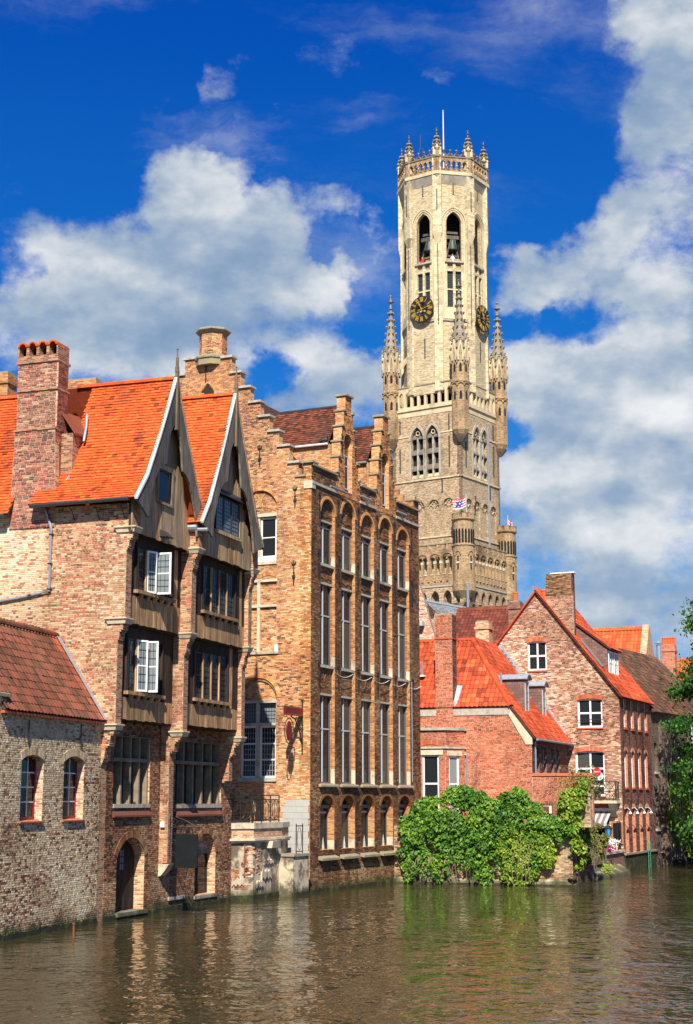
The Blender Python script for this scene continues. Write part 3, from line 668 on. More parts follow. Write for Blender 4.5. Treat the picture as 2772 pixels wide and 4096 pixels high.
def voussoirs(fr, u0, u1, zs, rise, parent, m, n=13, h=.22, v=0.0, kind='seg', proud=.024, joined=False, name='arch_brick', depth=.06):
    w = (u1-u0)/2; c = (u0+u1)/2
    if kind == 'pt':
        R = (w*w+rise*rise)/(2*w); am = math.asin(min(1, rise/R)); segs = []
        k = n//2
        for i in range(k):
            a = am*i/k; b = am*(i+1)/k; segs.append((c+w-R, zs, R, a, b))
        for i in range(k):
            a = PI-am*i/k; b = PI-am*(i+1)/k; segs.append((c-w+R, zs, R, b, a))
    else:
        R = (w*w+rise*rise)/(2*rise); zc = zs+rise-R; a1 = math.asin(min(1, w/R)) if rise <= w else PI-math.asin(min(1, w/R))
        segs = [(c, zc, R, PI/2-a1+2*a1*i/n, PI/2-a1+2*a1*(i+1)/n) for i in range(n)]
    big = MB()
    for i, (x, z, r, a, b) in enumerate(segs):
        g_ = .012*(b-a); a += g_; b -= g_; hh = h
        pts = [(x+r*math.cos(a), z+r*math.sin(a)), (x+(r+hh)*math.cos(a), z+(r+hh)*math.sin(a)), (x+(r+hh)*math.cos(b), z+(r+hh)*math.sin(b)), (x+r*math.cos(b), z+r*math.sin(b))]
        mb = big if joined else MB()
        mb.prism(fr, pts, v-depth, v+proud+random.uniform(-.003, .003))
        if not joined:
            o = mb.build(name, m, parent); shade_color(o, 0); o.color = (random.uniform(.25, .95), 0, 0, 1)
    if joined:
        o = big.build('arch_ring', m, parent, kind='stuff'); o.color = (random.uniform(.4, .7), 0, 0, 1); return o
def anchor(fr, u, z0, z1, parent, v=.03, fleur=True, r=.022, m=None):
    mb = MB(); mb.tube([fr.p(u, v+.02, z0), fr.p(u, v+.02, z1)], [r*1.1, r*.8], 6)
    if fleur:
        h = z1-z0
        for sgn in (-1, 1):
            for zz, s in ((z1-.12*h, .11), (z0+.32*h, .07)):
                mb.tube([fr.p(u, v+.02, zz-.08), fr.p(u+sgn*s*.8, v+.02, zz-.03), fr.p(u+sgn*s, v+.02, zz+.05), fr.p(u+sgn*s*.55, v+.02, zz+.08)], [r, r*.9, r*.7, r*.5], 5)
        mb.lathe(fr.p(u, v+.02, z0+.5*h), [(.01, -.06), (.05, 0), (.01, .06)], 6)
    return mb.build('wall_anchor', m or m_iron, parent)
def cap(fr, u0, u1, v0, v1, z, parent, m=None, h=.09, name='coping', slope=.03):
    P = [fr.p(u, v, zz) for zz, du, dv in ((z, 0, 0), (z+h, .0, -.0)) for u, v in ((u0, v0), (u0, v1), (u1, v1), (u1, v0))]
    mb = MB().hexa(P)
    P2 = [fr.p(u, v, zz) for zz, d in ((z+h, .0), (z+h+slope, .06)) for u, v in ((u0+d, v0+d), (u0+d, v1-d), (u1-d, v1-d), (u1-d, v0+d))]
    mb.hexa(P2)
    return mb.build(name, m or m_coping, parent)
def algae(fr, u0, u1, h, par, v=.045):
    n = max(4, int((u1-u0)/.09)); us_ = np.linspace(u0, u1, n+1); w_ = 0.0; top = []
    for x in us_: w_ = w_*.8+random.uniform(-.2, .2); top.append((x, h*(.72+.35*w_+random.uniform(-.1, .1))))
    return MB().strip(fr, [(x, -.6) for x in us_], top, v-.1, v).build('algae_band', m_algae, par)
def tubes(name, m, parent, pts, r, n=6, **k): return MB().tube(pts, r, n).build(name, m, parent, **k)
def curl(fr, u, z, s, v, turns=1.2, start=0.0, sgn=1, n=16):
    return [fr.p(u+sgn*s*(1-.75*i/n)*math.cos(start+2*PI*turns*i/n), v, z+s*(1-.75*i/n)*math.sin(start+2*PI*turns*i/n)) for i in range(n+1)]
def ridge_tiles(A, B, parent, m, r=.13, L=.4, name='ridge_tile', shade=(.3, .9)):
    A = np.array(A, float); B = np.array(B, float); d = B-A; n = max(1, int(round(np.linalg.norm(d)/L))); t = d/np.linalg.norm(d)
    x = np.cross(t, [0, 0, 1.]); x /= np.linalg.norm(x); y = np.cross(x, t)
    for i in range(n):
        mb = MB(); a = A+d*(i/n)-t*.03; b = A+d*((i+1)/n); V = []
        for P, rr in ((a, r*1.06), (b, r)):
            for j in range(7): an = PI*(-.05+1.1*j/6); V.append(P+x*math.cos(an)*rr+y*(math.sin(an)*rr-.04))
            for j in range(7): an = PI*(-.05+1.1*j/6); V.append(P+x*math.cos(an)*(rr-.02)+y*(math.sin(an)*(rr-.02)-.04))
        fs = [(j, j+1, 14+j+1, 14+j) for j in range(6)]+[(7+j, j, j+1, 8+j) for j in range(6)]+[(21+j, 22+j, 15+j, 14+j) for j in range(6)]
        mb.add(V, fs); o = mb.build(name, m, parent); o.color = (random.uniform(*shade), 0, 0, 1)

# ------------------------------------------------------------------ white brick annex (far left)
WHF = canal(W0, 14.3)
wh = thing('brick_annex', 'low limewashed brick annex with two red framed windows and mossy pantile roof', 'house', (-9.5, 46, 0))
EZ = 6.5
def whw(xa, xb, ya, yb, ysp):
    u0 = WHF.px(q('A3', xa, 780))[0]; u1 = WHF.px(q('A3', xb, 780))[0]; xm = (xa+xb)/2
    z0 = WHF.px(q('A3', xm, yb))[1]; zs = WHF.px(q('A3', xm, ysp))[1]; zt = WHF.px(q('A3', xm, ya))[1]
    return u0, u1, z0, zs, zt-zs
wins = [whw(160, 335, 528, 1040, 570), whw(497, 655, 540, 1030, 582)]
tn = lambda u, z, t: np.where(RNG.random(len(t)) < .06, t*.2, t*.85+.15)
brick_wall(WHF, [(-10.5, -.6), (0, -.6), (0, EZ), (-10.5, EZ)], [hole(*w[:4], w[4]) for w in wins], wh, (b_white, m_mortar, x_white), single=300, focus=(-1.6, 4.0), blen=.21, course=.066, tone=tn, proud=.012, bond=True)
for u0, u1, z0, zs, r in wins:
    window(WHF, u0, u1, z0, zs+r, -.24, wh, m_redframe, 3, 4, g_win, .085, .035, bar=m_white)
    voussoirs(WHF, u0, u1, zs, r, wh, b_white, 15, .24, v=.008)
    for k in range(4):
        a = u0-.05+(u1-u0+.1)*k/4; o = MB().hexa([WHF.p(a+.004, -.2, z0-.09), WHF.p(a+.004, .07, z0-.09), WHF.p(a+(u1-u0+.1)/4-.004, .07, z0-.09), WHF.p(a+(u1-u0+.1)/4-.004, -.2, z0-.09),
            WHF.p(a+.004, -.2, z0-.0), WHF.p(a+.004, .07, z0-.05), WHF.p(a+(u1-u0+.1)/4-.004, .07, z0-.05), WHF.p(a+(u1-u0+.1)/4-.004, -.2, z0-.0)]).build('sill_tile', m_terr, wh)
for xa, ya, yb in ((220, 250, 445), (630, 285, 450)):
    u = WHF.px(q('A3', xa, ya))[0]; anchor(WHF, u, WHF.px(q('A3', xa, yb))[1], WHF.px(q('A3', xa, ya))[1], wh, fleur=False, r=.022)
# roof: eave over the canal wall, ridge 1.75 m behind it
rz = 9.45; rb = -1.75
rf = Rf(WHF.p(-10.5, .14, EZ+.03), WHF.p(0, .14, EZ+.03), WHF.p(-10.5, rb, rz))
top = rf.loc(WHF.p(0, rb, rz))
tile_roof(rf, [(3.2, 0), (top[0]-.05, 0), (top[0]-.05, top[1]), (3.2, top[1])], [], wh, t_pan_old, m_under, 'pan', .23, .30, single=300, focus=(9.0, 1.4),
          tone=lambda u, s, t: np.where(u > 9.9, t*.3+.7, t*.8))
MB().hexa([WHF.p(-10.5, rb*2-.1, EZ), WHF.p(-10.5, rb, rz-.1), WHF.p(0, rb, rz-.1), WHF.p(0, rb*2-.1, EZ), WHF.p(-10.5, rb*2-.1, EZ+.1), WHF.p(-10.5, rb, rz), WHF.p(0, rb, rz), WHF.p(0, rb*2-.1, EZ+.1)]).build('back_slope', t_pan_old, wh)
ridge_tiles(WHF.p(-7.4, rb, rz+.02), WHF.p(-.02, rb, rz+.02), wh, t_pan_old, .13, .38, shade=(.1, .5))
for k in range(18):
    a = -7.35+k*.41; MB().box(WHF, a+.004, a+.406, .0, .16, EZ-.075, EZ-.005).build('eaves_tile', m_terr, wh)
# lead flashing up the party wall
MB().strip(WHF, [(-.16, EZ+.09), (-.16, rz+.10)], [(-.02, EZ+.09), (-.02, rz+.10)], -.01, .01) 
mbf = MB(); P = [rf.p(top[0]-.24, 0, .075), rf.p(top[0]+.02, 0, .075), rf.p(top[0]+.02, top[1], .075), rf.p(top[0]-.24, top[1], .075)]
mbf.hexa(P+[p+rf.N*.012 for p in P]); mbf.build('lead_flashing', m_lead, wh)
# parapet pier at the annex's far left
brick_wall(WHF, [(-8.2, EZ-.005), (-6.95, EZ-.005), (-6.95, 6.9), (-8.2, 6.9)], [], wh, (b_white, m_mortar, x_white), name='parapet', v=.02, thick=.5, blen=.21, course=.066)
cap(WHF, -8.3, -6.82, -.55, .1, 6.9, wh, m_coping)
algae(WHF, -10.5, 0, .24, wh)

# ------------------------------------------------------------------ timber gabled twin houses
BF = canal(W0, 18.5); BS = side(W0, 18.5)
E1, E2, E3 = .50, .75, 1.0
Z1, Z2, Z3 = 6.3, 9.85, 12.97
EV = 13.95
h1 = thing('gabled_house', 'brick and timber gabled house with tall side chimney and orange roof, nearer of the twins', 'house', (-8, 53, 0), 'timber gabled houses on the canal')
h2 = thing('gabled_house', 'timber gabled house with leaded gable window beside the stepped gable, farther of the twins', 'house', (-6, 59, 0), 'timber gabled houses on the canal')
def sidetone(u, z, t):
    worn = np.clip((-1.9-u)/1.0, 0, 1)*(RNG.random(len(t)) < .62)
    t = t*.86+.10
    return np.where(worn > .5, .72+.28*t, t)
prof = [(0, -.6), (0, 5.05), (.12, 5.3), (.16, 5.62), (.30, 5.75), (.34, 6.02), (.46, 6.12), (.47, 6.22), (E1, 6.3), (E1, 9.2), (.55, 9.3), (.56, 9.5), (.68, 9.62), (.70, 9.8), (E2, 9.85), (E2, 12.3), (.82, 12.42), (.84, 12.6), (.96, 12.75), (E3, 12.97), (E3, EV-.02)]
brick_wall(BS, [(-9.5, -.6)]+prof+[(-9.5, EV-.02)], [], h1, (b_buff, m_mortar, x_front), name='side_wall', thick=.42, single=300, focus=(-.6, 10.8), tone=sidetone, bond=True)
for z, e, w_ in ((Z1, E1, .55), (Z2, E2, .62), (Z3, E3, .62)):
    mb = MB(); prf = [(0, .06), (.10, .09), (.16, .15), (.20, .15)]
    for i in range(3):
        (a0, b0), (a1, b1) = prf[i], prf[i+1]
        mb.hexa([BS.p(u, v, z-.06+a) for a, b in ((a0, b0), (a1, b1)) for u, v in ((e-w_-b+.06, -.45), (e-w_-b+.06, b), (e+b-.02, b), (e+b-.02, -.45))])
    mb.build('corbel_cap', m_stone_pale, h1)
# eaves gutter and down pipe
tubes('gutter', m_gutter, h1, [BS.p(-2.75, .52, EV-.02), BS.p(E3+.05, .52, EV+.03)], .075, 8)
mb = MB()
for k in range(4): u = -2.2+k*.95; mb = MB(); mb.tube([BS.p(u, .02, EV-.55), BS.p(u, .25, EV-.25), BS.p(u, .48, EV-.1)], .018, 5); mb.build('gutter_bracket', m_gutter, h1)
pp = [BS.px(q('A2', x, y), .09) for x, y in ((352, 55), (378, 130), (402, 225), (392, 480), (387, 715), (300, 735), (150, 768), (-30, 800))]
tubes('downpipe', m_zinc, h1, [BS.p(u, .09, z) for u, z in pp], .048, 7)
for x, y in ((402, 270), (392, 500), (388, 700), (235, 748)):
    u, z = BS.px(q('A2', x, y), .09); MB().box(BS, u-.065, u+.065, .0, .15, z-.02, z+.02).build('pipe_clip', m_iron, h1)

# ---- ground floor fronts
def fpx(k, x, y, v=0.0): return BF.px(q(k, x, y), v)
def rect(k, xa, xb, ya, yb, v=0.0):
    u0 = fpx(k, xa, (ya+yb)/2, v)[0]; u1 = fpx(k, xb, (ya+yb)/2, v)[0]; xm = (xa+xb)/2
    return u0, u1, fpx(k, xm, yb, v)[1], fpx(k, xm, ya, v)[1]
wg1 = rect('A3', 893, 1178, 385, 915); wd = rect('A3', 912, 1130, 1330, 1755); wl1 = rect('A3', 1325, 1440, 1430, 1640)
wg2 = rect('A6', 228, 640, 490, 1050); wl2 = rect('A6', 400, 585, 1490, 1860)
UB = 5.55
fm = (b_front, m_mortar_dark, x_buff)
dr = .62
ftone = lambda u, z, t: np.clip(t*.9+np.where(z < 1.2, .22, 0.0), 0, 1)
brick_wall(BF, [(.425, -.6), (UB, -.6), (UB, Z1+.35), (.425, Z1+.35)], [hole(*wg1), hole(wd[0], wd[1], wd[2], wd[3], dr), hole(*wl1)], h1, fm, name='front_wall', thick=.5, tone=ftone, bond=True)
brick_wall(BF, [(UB+.005, -.6), (11.3, -.6), (11.3, Z1+.35), (UB+.005, Z1+.35)], [hole(*wg2), hole(wl2[0], wl2[1], wl2[2], wl2[3], .75)], h2, fm, name='front_wall', thick=.5, single=300, focus=(8.6, 2.6), tone=ftone, bond=True)
def mullion_window(r, parent, nm, ztr, v=-.06):
    u0, u1, z0, z1 = r
    w = MB(); t = .1
    w.box(BF, u0-.05, u1+.05, -.36, v+.06, z1-.03, z1+.16)
    fr_ = w.build('stone_window', m_stone_dark, parent)
    for i in range(nm+2):
        x = u0+(u1-u0)*i/(nm+1); x = min(max(x, u0+t/2), u1-t/2); MB().box(BF, x-t/2, x+t/2, -.36, v, z0, z1-.03).build('mullion', m_stone_dark, fr_)
    MB().box(BF, u0, u1, -.37, v+.05, ztr-.06, ztr+.06).build('transom', m_stone_dark, fr_)
    for i in range(nm+1):
        a = u0+(u1-u0)*i/(nm+1)+t/2; b = u0+(u1-u0)*(i+1)/(nm+1)-t/2
        for c, d in ((z0, ztr-.06), (ztr+.06, z1-.03)): MB().box(BF, a, b, -.34, -.31, c, d).build('pane', g_lead if c > z0 else g_win, fr_)
        lead_lattice(BF, a, b, ztr+.06, z1-.03, -.309, fr_, 2, 4, .014)
    for i in range(nm+1):
        a = u0+(u1-u0)*i/(nm+1); b = u0+(u1-u0)*(i+1)/(nm+1); MB().box(BF, a+.01, b-.01, -.4, .05, z0-.13, z0-.0).build('sill_stone', m_stone, fr_)
    # sloped brick sill below
    mb = MB(); n = 9
    for i in range(n):
        a = u0-.03+(u1-u0+.06)*i/n; b = u0-.03+(u1-u0+.06)*(i+1)/n
        mb.hexa([BF.p(a+.006, -.05, z0-.44), BF.p(a+.006, .10, z0-.44), BF.p(b-.006, .10, z0-.44), BF.p(b-.006, -.05, z0-.44), BF.p(a+.006, -.05, z0-.135), BF.p(a+.006, .10, z0-.38), BF.p(b-.006, .10, z0-.38), BF.p(b-.006, -.05, z0-.135)])
    mb.build('sloping_brick_sill', b_wine, parent, kind='stuff').color = (.45, 0, 0, 1)
mullion_window(wg1, h1, 3, fpx('A3', 1030, 570)[1]); mullion_window(wg2, h2, 4, fpx('A6', 440, 680)[1])
for r, par, n in ((wg1, h1, 3), (wg2, h2, 4)):
    for i in range(n+1):
        a = r[0]+(r[1]-r[0])*i/(n+1); b = r[0]+(r[1]-r[0])*(i+1)/(n+1); voussoirs(BF, a+.03, b-.03, r[3]+.24, .16, par, b_front, 7, .10, v=.008, joined=True)
# arched water door
u0, u1, z0, z1 = wd
voussoirs(BF, u0-.02, u1+.02, z1, dr+.02, h1, b_front, 21, .24, v=.008)
voussoirs(BF, u0, u1, z1, dr, h1, b_buff, 21, .12, v=-.16, proud=.0)
mb = MB(); ap = [(u0, z0), (u1, z0)]+[(lambda a: ((u0+u1)/2+((u1-u0)/2)*math.cos(a), z1+dr*math.sin(a)))(PI*i/12) for i in range(13)]
door = MB().prism(BF, ap, -.44, -.38).build('water_door', w_dark, h1)
for i in range(6): a = u0+.05+(u1-u0-.1)*i/6; MB().box(BF, a+.008, a+(u1-u0-.1)/6-.008, -.39, -.365+.003*(i % 2), z0+.02, z1+.28+.2*math.sin(PI*(i+.5)/6)).build('plank', w_dark, door)
MB().box(BF, (u0+u1)/2-.12, (u0+u1)/2+.14, -.37, -.345, z1-.45, z1+.22).build('door_pane', g_pale, door)
lead_lattice(BF, (u0+u1)/2-.12, (u0+u1)/2+.14, z1-.45, z1+.22, -.344, door, 2, 3, .03, w_dark)
box_part('door_step', m_stone, h1, BF, u0-.05, u1+.12, -.4, .12, z0-.14, z0-.01)
for r, par, ar in ((wl1, h1, 0), (wl2, h2, .75)):
    window(BF, r[0], r[1], r[2], r[3]+.02, -.33, par, w_dark, 2, 3, g_win, .07, .03)
    box_part('stone_lintel', m_stone_dark, par, BF, r[0]-.02, r[1]+.02, -.42, -.22, r[3]-.02, r[3]+.14) if ar else None
    box_part('window_sill', m_stone, par, BF, r[0]-.06, r[1]+.06, -.36, .06, r[2]-.12, r[2]-.005)
if True:
    r = wl2; voussoirs(BF, r[0], r[1], r[3], .75, h2, b_front, 17, .2, v=.008)
    MB().prism(BF, [(r[0], r[3]+.14), (r[1], r[3]+.14)]+[((r[0]+r[1])/2+(r[1]-r[0])/2*math.cos(PI*i/10), r[3]+.16+.6*math.sin(PI*i/10)) for i in range(11)], -.4, -.3).build('tympanum', x_buff, h2)
algae(BF, .4, UB, .24, h1)
algae(BF, UB+.005, 11.2, .24, h2)

# ---- corbelled brick piers between and beyond the timber fronts
def pier(uA, uB, par, base, extra):
    """steps out with each jetty; the narrow lit flank faces the quay"""
    fs = Fr(BF.p(uA, 0, 0), BS.u)      # flank plane seen from the quay; its u runs outwards
    lev = [(base, Z1, .0), (Z1, Z2, E1), (Z2, Z3, E2), (Z3, 14.35, E3)]
    poly = [(0.0, base)]
    pts = []
    for i, (a, b, e) in enumerate(lev):
        o = e+extra
        if i == 0: pts += [(o, a+.05)]
        else: pts += [(o, a)]
        nx = lev[i+1][2]+extra if i < 3 else o
        if i < 3: pts += [(o, b-.75), (o+(nx-o)*.35, b-.6), (o+(nx-o)*.4, b-.35), (o+(nx-o)*.8, b-.22), (nx, b-.04)]
        else: pts += [(o, b)]
    poly = [(-.25, base)]+pts+[(-.25, lev[3][1])]
    brick_wall(fs, poly, [], par, (b_buff, m_mortar, x_front), name='corbelled_pier', thick=uB-uA, tone=lambda u, z, t: t*.8+.05)
    for i, z in enumerate((Z1, Z2, Z3)):
        e = lev[i+1][2]+extra; mb = MB()
        prf = [(-.05, .0), (.05, .05), (.11, .10), (.15, .10)]
        for j in range(3):
            (a0, b0), (a1, b1) = prf[j], prf[j+1]
            mb.hexa([fs.p(u, v, z-.06+a) for a, b in ((a0, b0), (a1, b1)) for u, v in ((e-.42-b, -(uB-uA)-.03), (e-.42-b, .04+b), (e+b, .04+b), (e+b, -(uB-uA)-.03))])
        mb.build('corbel_cap', m_stone_pale, par)
    return fs
pf = pier(4.62, 5.02, h2, BF.px(q('A6', 130, 1600), .35)[1], .34)
zb = BF.px(q('A6', 130, 1600), .35)[1]
MB().prism(pf, [(-.1, zb-.42), (.12, zb-.36), (.32, zb-.12), (.42, zb+.04), (-.1, zb+.04)], -.42, .03).build('corbel_stone', m_stone_pale, h2)
pier(10.15, 10.5, h2, 4.6, .34)

# ---- jettied timber fronts
def casement(fr, uh, z0, z1, v0, width, ang, parent, m=None, nx=3, nz=6):
    """open casement hinged at uh on plane v0, swung outwards by ang degrees from the wall"""
    d = fr.u*math.cos(rad(ang))+fr.n*math.sin(rad(ang)); o = fr.p(uh, v0, 0); cf = Fr(o, d)
    w = window(cf, 0, width, z0, z1, .0, parent, m or m_white, 1, 2, g_pale, .065, .045, .045, name='open_casement')
    for a, b in ((z0+.07, (z0+z1)/2-.02), ((z0+z1)/2+.02, z1-.07)): lead_lattice(cf, .065, width-.065, a, b, -.02, w, nx, nz//2)
def timber_front(par, v, u0, u1, z0, z1, win, lights, planks, shut=None, ntop=4):
    a, b, c, d = win
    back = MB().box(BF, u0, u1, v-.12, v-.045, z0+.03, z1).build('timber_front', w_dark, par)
    def pl(x0, x1, y0, y1, m=w_brown, o=0.0): 
        MB().box(BF, x0+.004, x1-.004, v-.045, v+o+random.uniform(-.008, .008), y0+random.uniform(0, .035), y1).build('plank', m, back)
    n = planks
    for i in range(n):
        x0 = u0+(u1-u0)*i/n; x1 = u0+(u1-u0)*(i+1)/n
        if x1 < a-.05 or x0 > b+.05: pl(x0, x1, z0, c-.22, w_brown); MB().box(BF, x0+.004, x1-.004, v-.045, v+random.uniform(-.008, .008), c-.215, z1).build('plank', w_dark if random.random() < .75 else w_brown, back)  # upper side planks mostly coloured near-black for the jetty's shade
        else: pl(x0, x1, z0, c-.22)
    if True:
        MB().box(BF, a-.12, b+.12, v-.04, v+.02, d+.0, z1).build('lintel_board', w_dark, back)  # lintel and outer posts take the jetty's shadow as their colour
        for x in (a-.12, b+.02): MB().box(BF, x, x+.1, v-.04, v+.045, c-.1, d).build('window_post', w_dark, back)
    sl_ = MB().box(BF, a-.16, b+.16, v-.04, v+.14, c-.12, c-.0).build('window_sill', w_brown, back)
    for i in range(5): x = a+(b-a)*(i+.5)/5; MB().hexa([BF.p(x-.09, v, c-.3), BF.p(x-.09, v+.03, c-.3), BF.p(x+.09, v+.03, c-.3), BF.p(x+.09, v, c-.3), BF.p(x-.09, v, c-.12), BF.p(x-.09, v+.13, c-.12), BF.p(x+.09, v+.13, c-.12), BF.p(x+.09, v, c-.12)]).build('sill_bracket', w_brown, back)
    k = lights
    for i in range(k):
        x0 = a+(b-a)*i/k; x1 = a+(b-a)*(i+1)/k
        MB().box(BF, x0-.03, x0+.03, v-.1, v+.03, c, d).build('window_post', w_brown, back)
        if shut and i in shut:
            MB().box(BF, x0+.03, x1-.03, v-.1, v-.08, c, d).build('dark_opening', m_blind, back); continue
        w = window(BF, x0+.03, x1-.03, c, d, v-.02, par, m_dkframe, 1, 2, g_lead, .045, .04, .05, name='leaded_window')
        lead_lattice(BF, x0+.08, x1-.08, c+.05, d-.05, v-.044, w, 3, 8)
V1, V2 = .42, .67
def wrect(k, xa, xb, ya, yb, v):
    return rect(k, xa, xb, ya, yb, v)
w = wrect('A2', 1000, 1265, 1105, 1520, V1); timber_front(h1, V1, .425, 4.6, 6.62, Z2+.05, w, 4, 15, shut=(1, 2))
casement(BF, w[0]+(w[1]-w[0])*.50, w[2]+.03, w[3]-.02, V1+.02, .47, 80, h1)
casement(BF, w[0]+(w[1]-w[0])*.26, w[2]+.03, w[3]-.02, V1+.02, .47, 28, h1)
w = wrect('A2', 1078, 1345, 415, 745, V2); timber_front(h1, V2, .425, 4.6, Z2+.02, Z3+.05, w, 4, 15, shut=(1, 2))
casement(BF, w[0]+(w[1]-w[0])*.48, w[2]+.0, w[3]-.0, V2+.02, .62, 84, h1)
casement(BF, w[0]+(w[1]-w[0])*.27, w[2]+.0, w[3]-.0, V2+.02, .45, 24, h1)
V1b, V2b = V1+.25, V2+.25
w = wrect('A5', 398, 690, 1385, 1800, V1b); timber_front(h2, V1b, 5.02, 10.15, 6.62, Z2+.05, w, 4, 18)
w = wrect('A5', 475, 757, 630, 1030, V2b); timber_front(h2, V2b, 5.02, 10.15, Z2+.02, Z3+.05, w, 4, 18)
for par, a, b, ex in ((h1, .425, 4.6, 0), (h2, 5.02, 10.15, .25)):
    for z, e0, e1 in ((Z1+.3, -.1, V1), (Z2-.02, V1-.1, V2), (Z3-.02, V2-.1, E3-.03)):
        MB().box(BF, a, b, e0+ex-.3, e1+ex-.06, z-.02, z+.12).build('jetty_beam', w_dark, par)

# ---- gables
def gable(par, uc, za, sc, vg, half, planks, win, zfoot, kx=2.15, kz=14.9):
    def Z(z): return za-(18.9-z)*sc
    kzz = 18.9-(za-kz)/sc; fzz = 18.9-(za-13.95)/sc; fo = 3.0/half
    out = [(kx*fo*t, 18.9+(kzz-18.9)*t-.10*math.sin(PI*t)) for t in (0, .2, .4, .6, .8, 1)]+[((kx+(half-kx)*t)*fo, kzz+(fzz-kzz)*t) for t in (.33, .66, 1)]
    inn = [(0, 17.15), (.20, 17.08), (.38, 16.85), (.52, 16.5), (.62, 16.05), (.66, 15.75), (.70, 15.62), (1.0, 15.52), (1.3, 15.28), (1.58, 14.9), (1.82, 14.4), (1.98, 13.9), (2.05, 13.45)]
    f = half/3.0
    wall_out = [(x*f*.93, Z(z)-.12) for x, z in out]
    # boarded field
    base = Z3
    poly = [(uc-half*.86, base), (uc+half*.86, base), (uc+half*.86, Z(14.2))]+[(uc+x, z) for x, z in wall_out[::-1] if x < half*.86]+[(uc-x, z) for x, z in wall_out[1:] if x < half*.86]+[(uc-half*.86, Z(14.2))]
    back = MB().prism(BF, poly, vg-.14, vg-.05).build('gable_boarding', w_dark, par)
    xs = np.linspace(uc-half*.86, uc+half*.86, planks+1)
    for i in range(planks):
        x = (xs[i]+xs[i+1])/2; d = abs(x-uc)
        zt = float(np.interp(d, [p[0] for p in wall_out], [p[1] for p in wall_out]))
        segs = [(base-random.uniform(.0, .05), zt)]
        if win and win[0]-.05 < x < win[1]+.05: segs = [(base-random.uniform(0, .05), win[2]-.1), (win[3]+.1, zt)]
        for a, b in segs:
            if b-a > .05: MB().box(BF, xs[i]+.004, xs[i+1]-.004, vg-.055, vg+random.uniform(-.01, .01), a, b).build('plank', w_grey if random.random() < .55 else w_brown, back)
    for sg in (-1, 1):
        A = [(uc+sg*x*f, Z(z)) for x, z in out]
        L = np.linspace(0, 1, 13)
        io = np.linspace(0, 1, len(out)); ii = np.linspace(0, 1, len(inn))
        a = [(uc+sg*f*float(np.interp(t, io, [p[0] for p in out])), Z(float(np.interp(t, io, [p[1] for p in out])))) for t in L]
        b = [(uc+sg*f*x, Z(z)) for x, z in inn]
        if sg > 0: a, b = b, a
        MB().strip(BF, b if sg < 0 else a, a if sg < 0 else b, vg+.28, vg+.36).build('bargeboard', w_barge, par)
        # weathered verge board and white verge strip on top of the slope
        o2 = [(x, z+.05) for x, z in A]
        MB().strip(BF, [(x, z-.02) for x, z in A], [(x+sg*.04, z+.065) for x, z in A], vg+.28, vg+.39).build('verge_strip', m_white if sg < 0 else w_grey, par)
    fz = za
    mb = MB(); mb.hexa([BF.p(uc+a, vg+.30+b, z) for z, w_ in ((Z(17.0), .06), (fz+.3, .055)) for a, b in ((-w_, 0), (-w_, .13), (w_, .13), (w_, 0))])
    mb.lathe(BF.p(uc, vg+.36, fz+.25), [(.085, 0), (.075, .2), (.06, .22), (.05, .55), (.03, .57), (.022, .82), (.045, .85), (.02, .9)], 6)
    mb.build('finial_post', w_post, par)
    return back
UC1, ZA1, UC2, ZA2 = 2.42, 18.9, 7.35, 19.55
# gable windows
g1 = rect('A1', 1238, 1340, 1245, 1495, E3); 
gable(h1, UC1, ZA1, 1.0, E3, 2.97, 16, g1, EV)
window(BF, g1[0], g1[1], g1[2], g1[3], E3+.02, h1, m_dkframe, 1, 1, g_lead, .05, .03)
for a, b, c, d in ((g1[0]-.14, g1[0], g1[2]-.08, g1[3]+.2), (g1[1], g1[1]+.14, g1[2]-.08, g1[3]+.2), (g1[0]-.2, g1[1]+.2, g1[3]+.01, g1[3]+.19), (g1[0]-.06, g1[1]+.06, g1[2]-.1, g1[2]-.01)):
    MB().box(BF, a, b, E3-.05, E3+.075, c, d).build('window_board', w_grey, h1)
u, z = fpx('A2', 1285, 265, E3); MB().hexa([BF.p(u-.3, E3, z-.12), BF.p(u-.3, E3+.25, z-.16), BF.p(u+.3, E3+.25, z-.16), BF.p(u+.3, E3, z-.12), BF.p(u-.3, E3, z+.12), BF.p(u-.3, E3+.26, z-.12), BF.p(u+.3, E3+.26, z-.12), BF.p(u+.3, E3, z+.12)]).build('hood_flap', m_gutter, h1)
E3b = E3+.25
g2 = rect('A5', 590, 795, -10, 300, E3b)
gable(h2, UC2, ZA2, 1.10, E3b, 3.0, 18, g2, EV, 2.3, 14.85)
for i in range(3):
    a = g2[0]+(g2[1]-g2[0])*i/3; b = g2[0]+(g2[1]-g2[0])*(i+1)/3
    w = window(BF, a+.02, b-.02, g2[2], g2[3], E3b+.02, h2, m_dkframe, 1, 2, g_pale, .05, .04, name='leaded_window'); lead_lattice(BF, a+.07, b-.07, g2[2]+.05, g2[3]-.05, E3b-.012, w, 3, 8)
MB().hexa([BF.p(g2[0]-.15, E3b, g2[3]+.06), BF.p(g2[0]-.15, E3b+.2, g2[3]+.02), BF.p(g2[1]+.15, E3b+.2, g2[3]+.02), BF.p(g2[1]+.15, E3b, g2[3]+.06), BF.p(g2[0]-.15, E3b, g2[3]+.3), BF.p(g2[0]-.15, E3b+.21, g2[3]+.06), BF.p(g2[1]+.15, E3b+.21, g2[3]+.06), BF.p(g2[1]+.15, E3b, g2[3]+.3)]).build('hood_flap', m_gutter, h2)
MB().box(BF, g2[0]-.15, g2[1]+.15, E3b-.03, E3b+.12, g2[2]-.16, g2[2]-.02).build('window_sill', w_grey, h2)

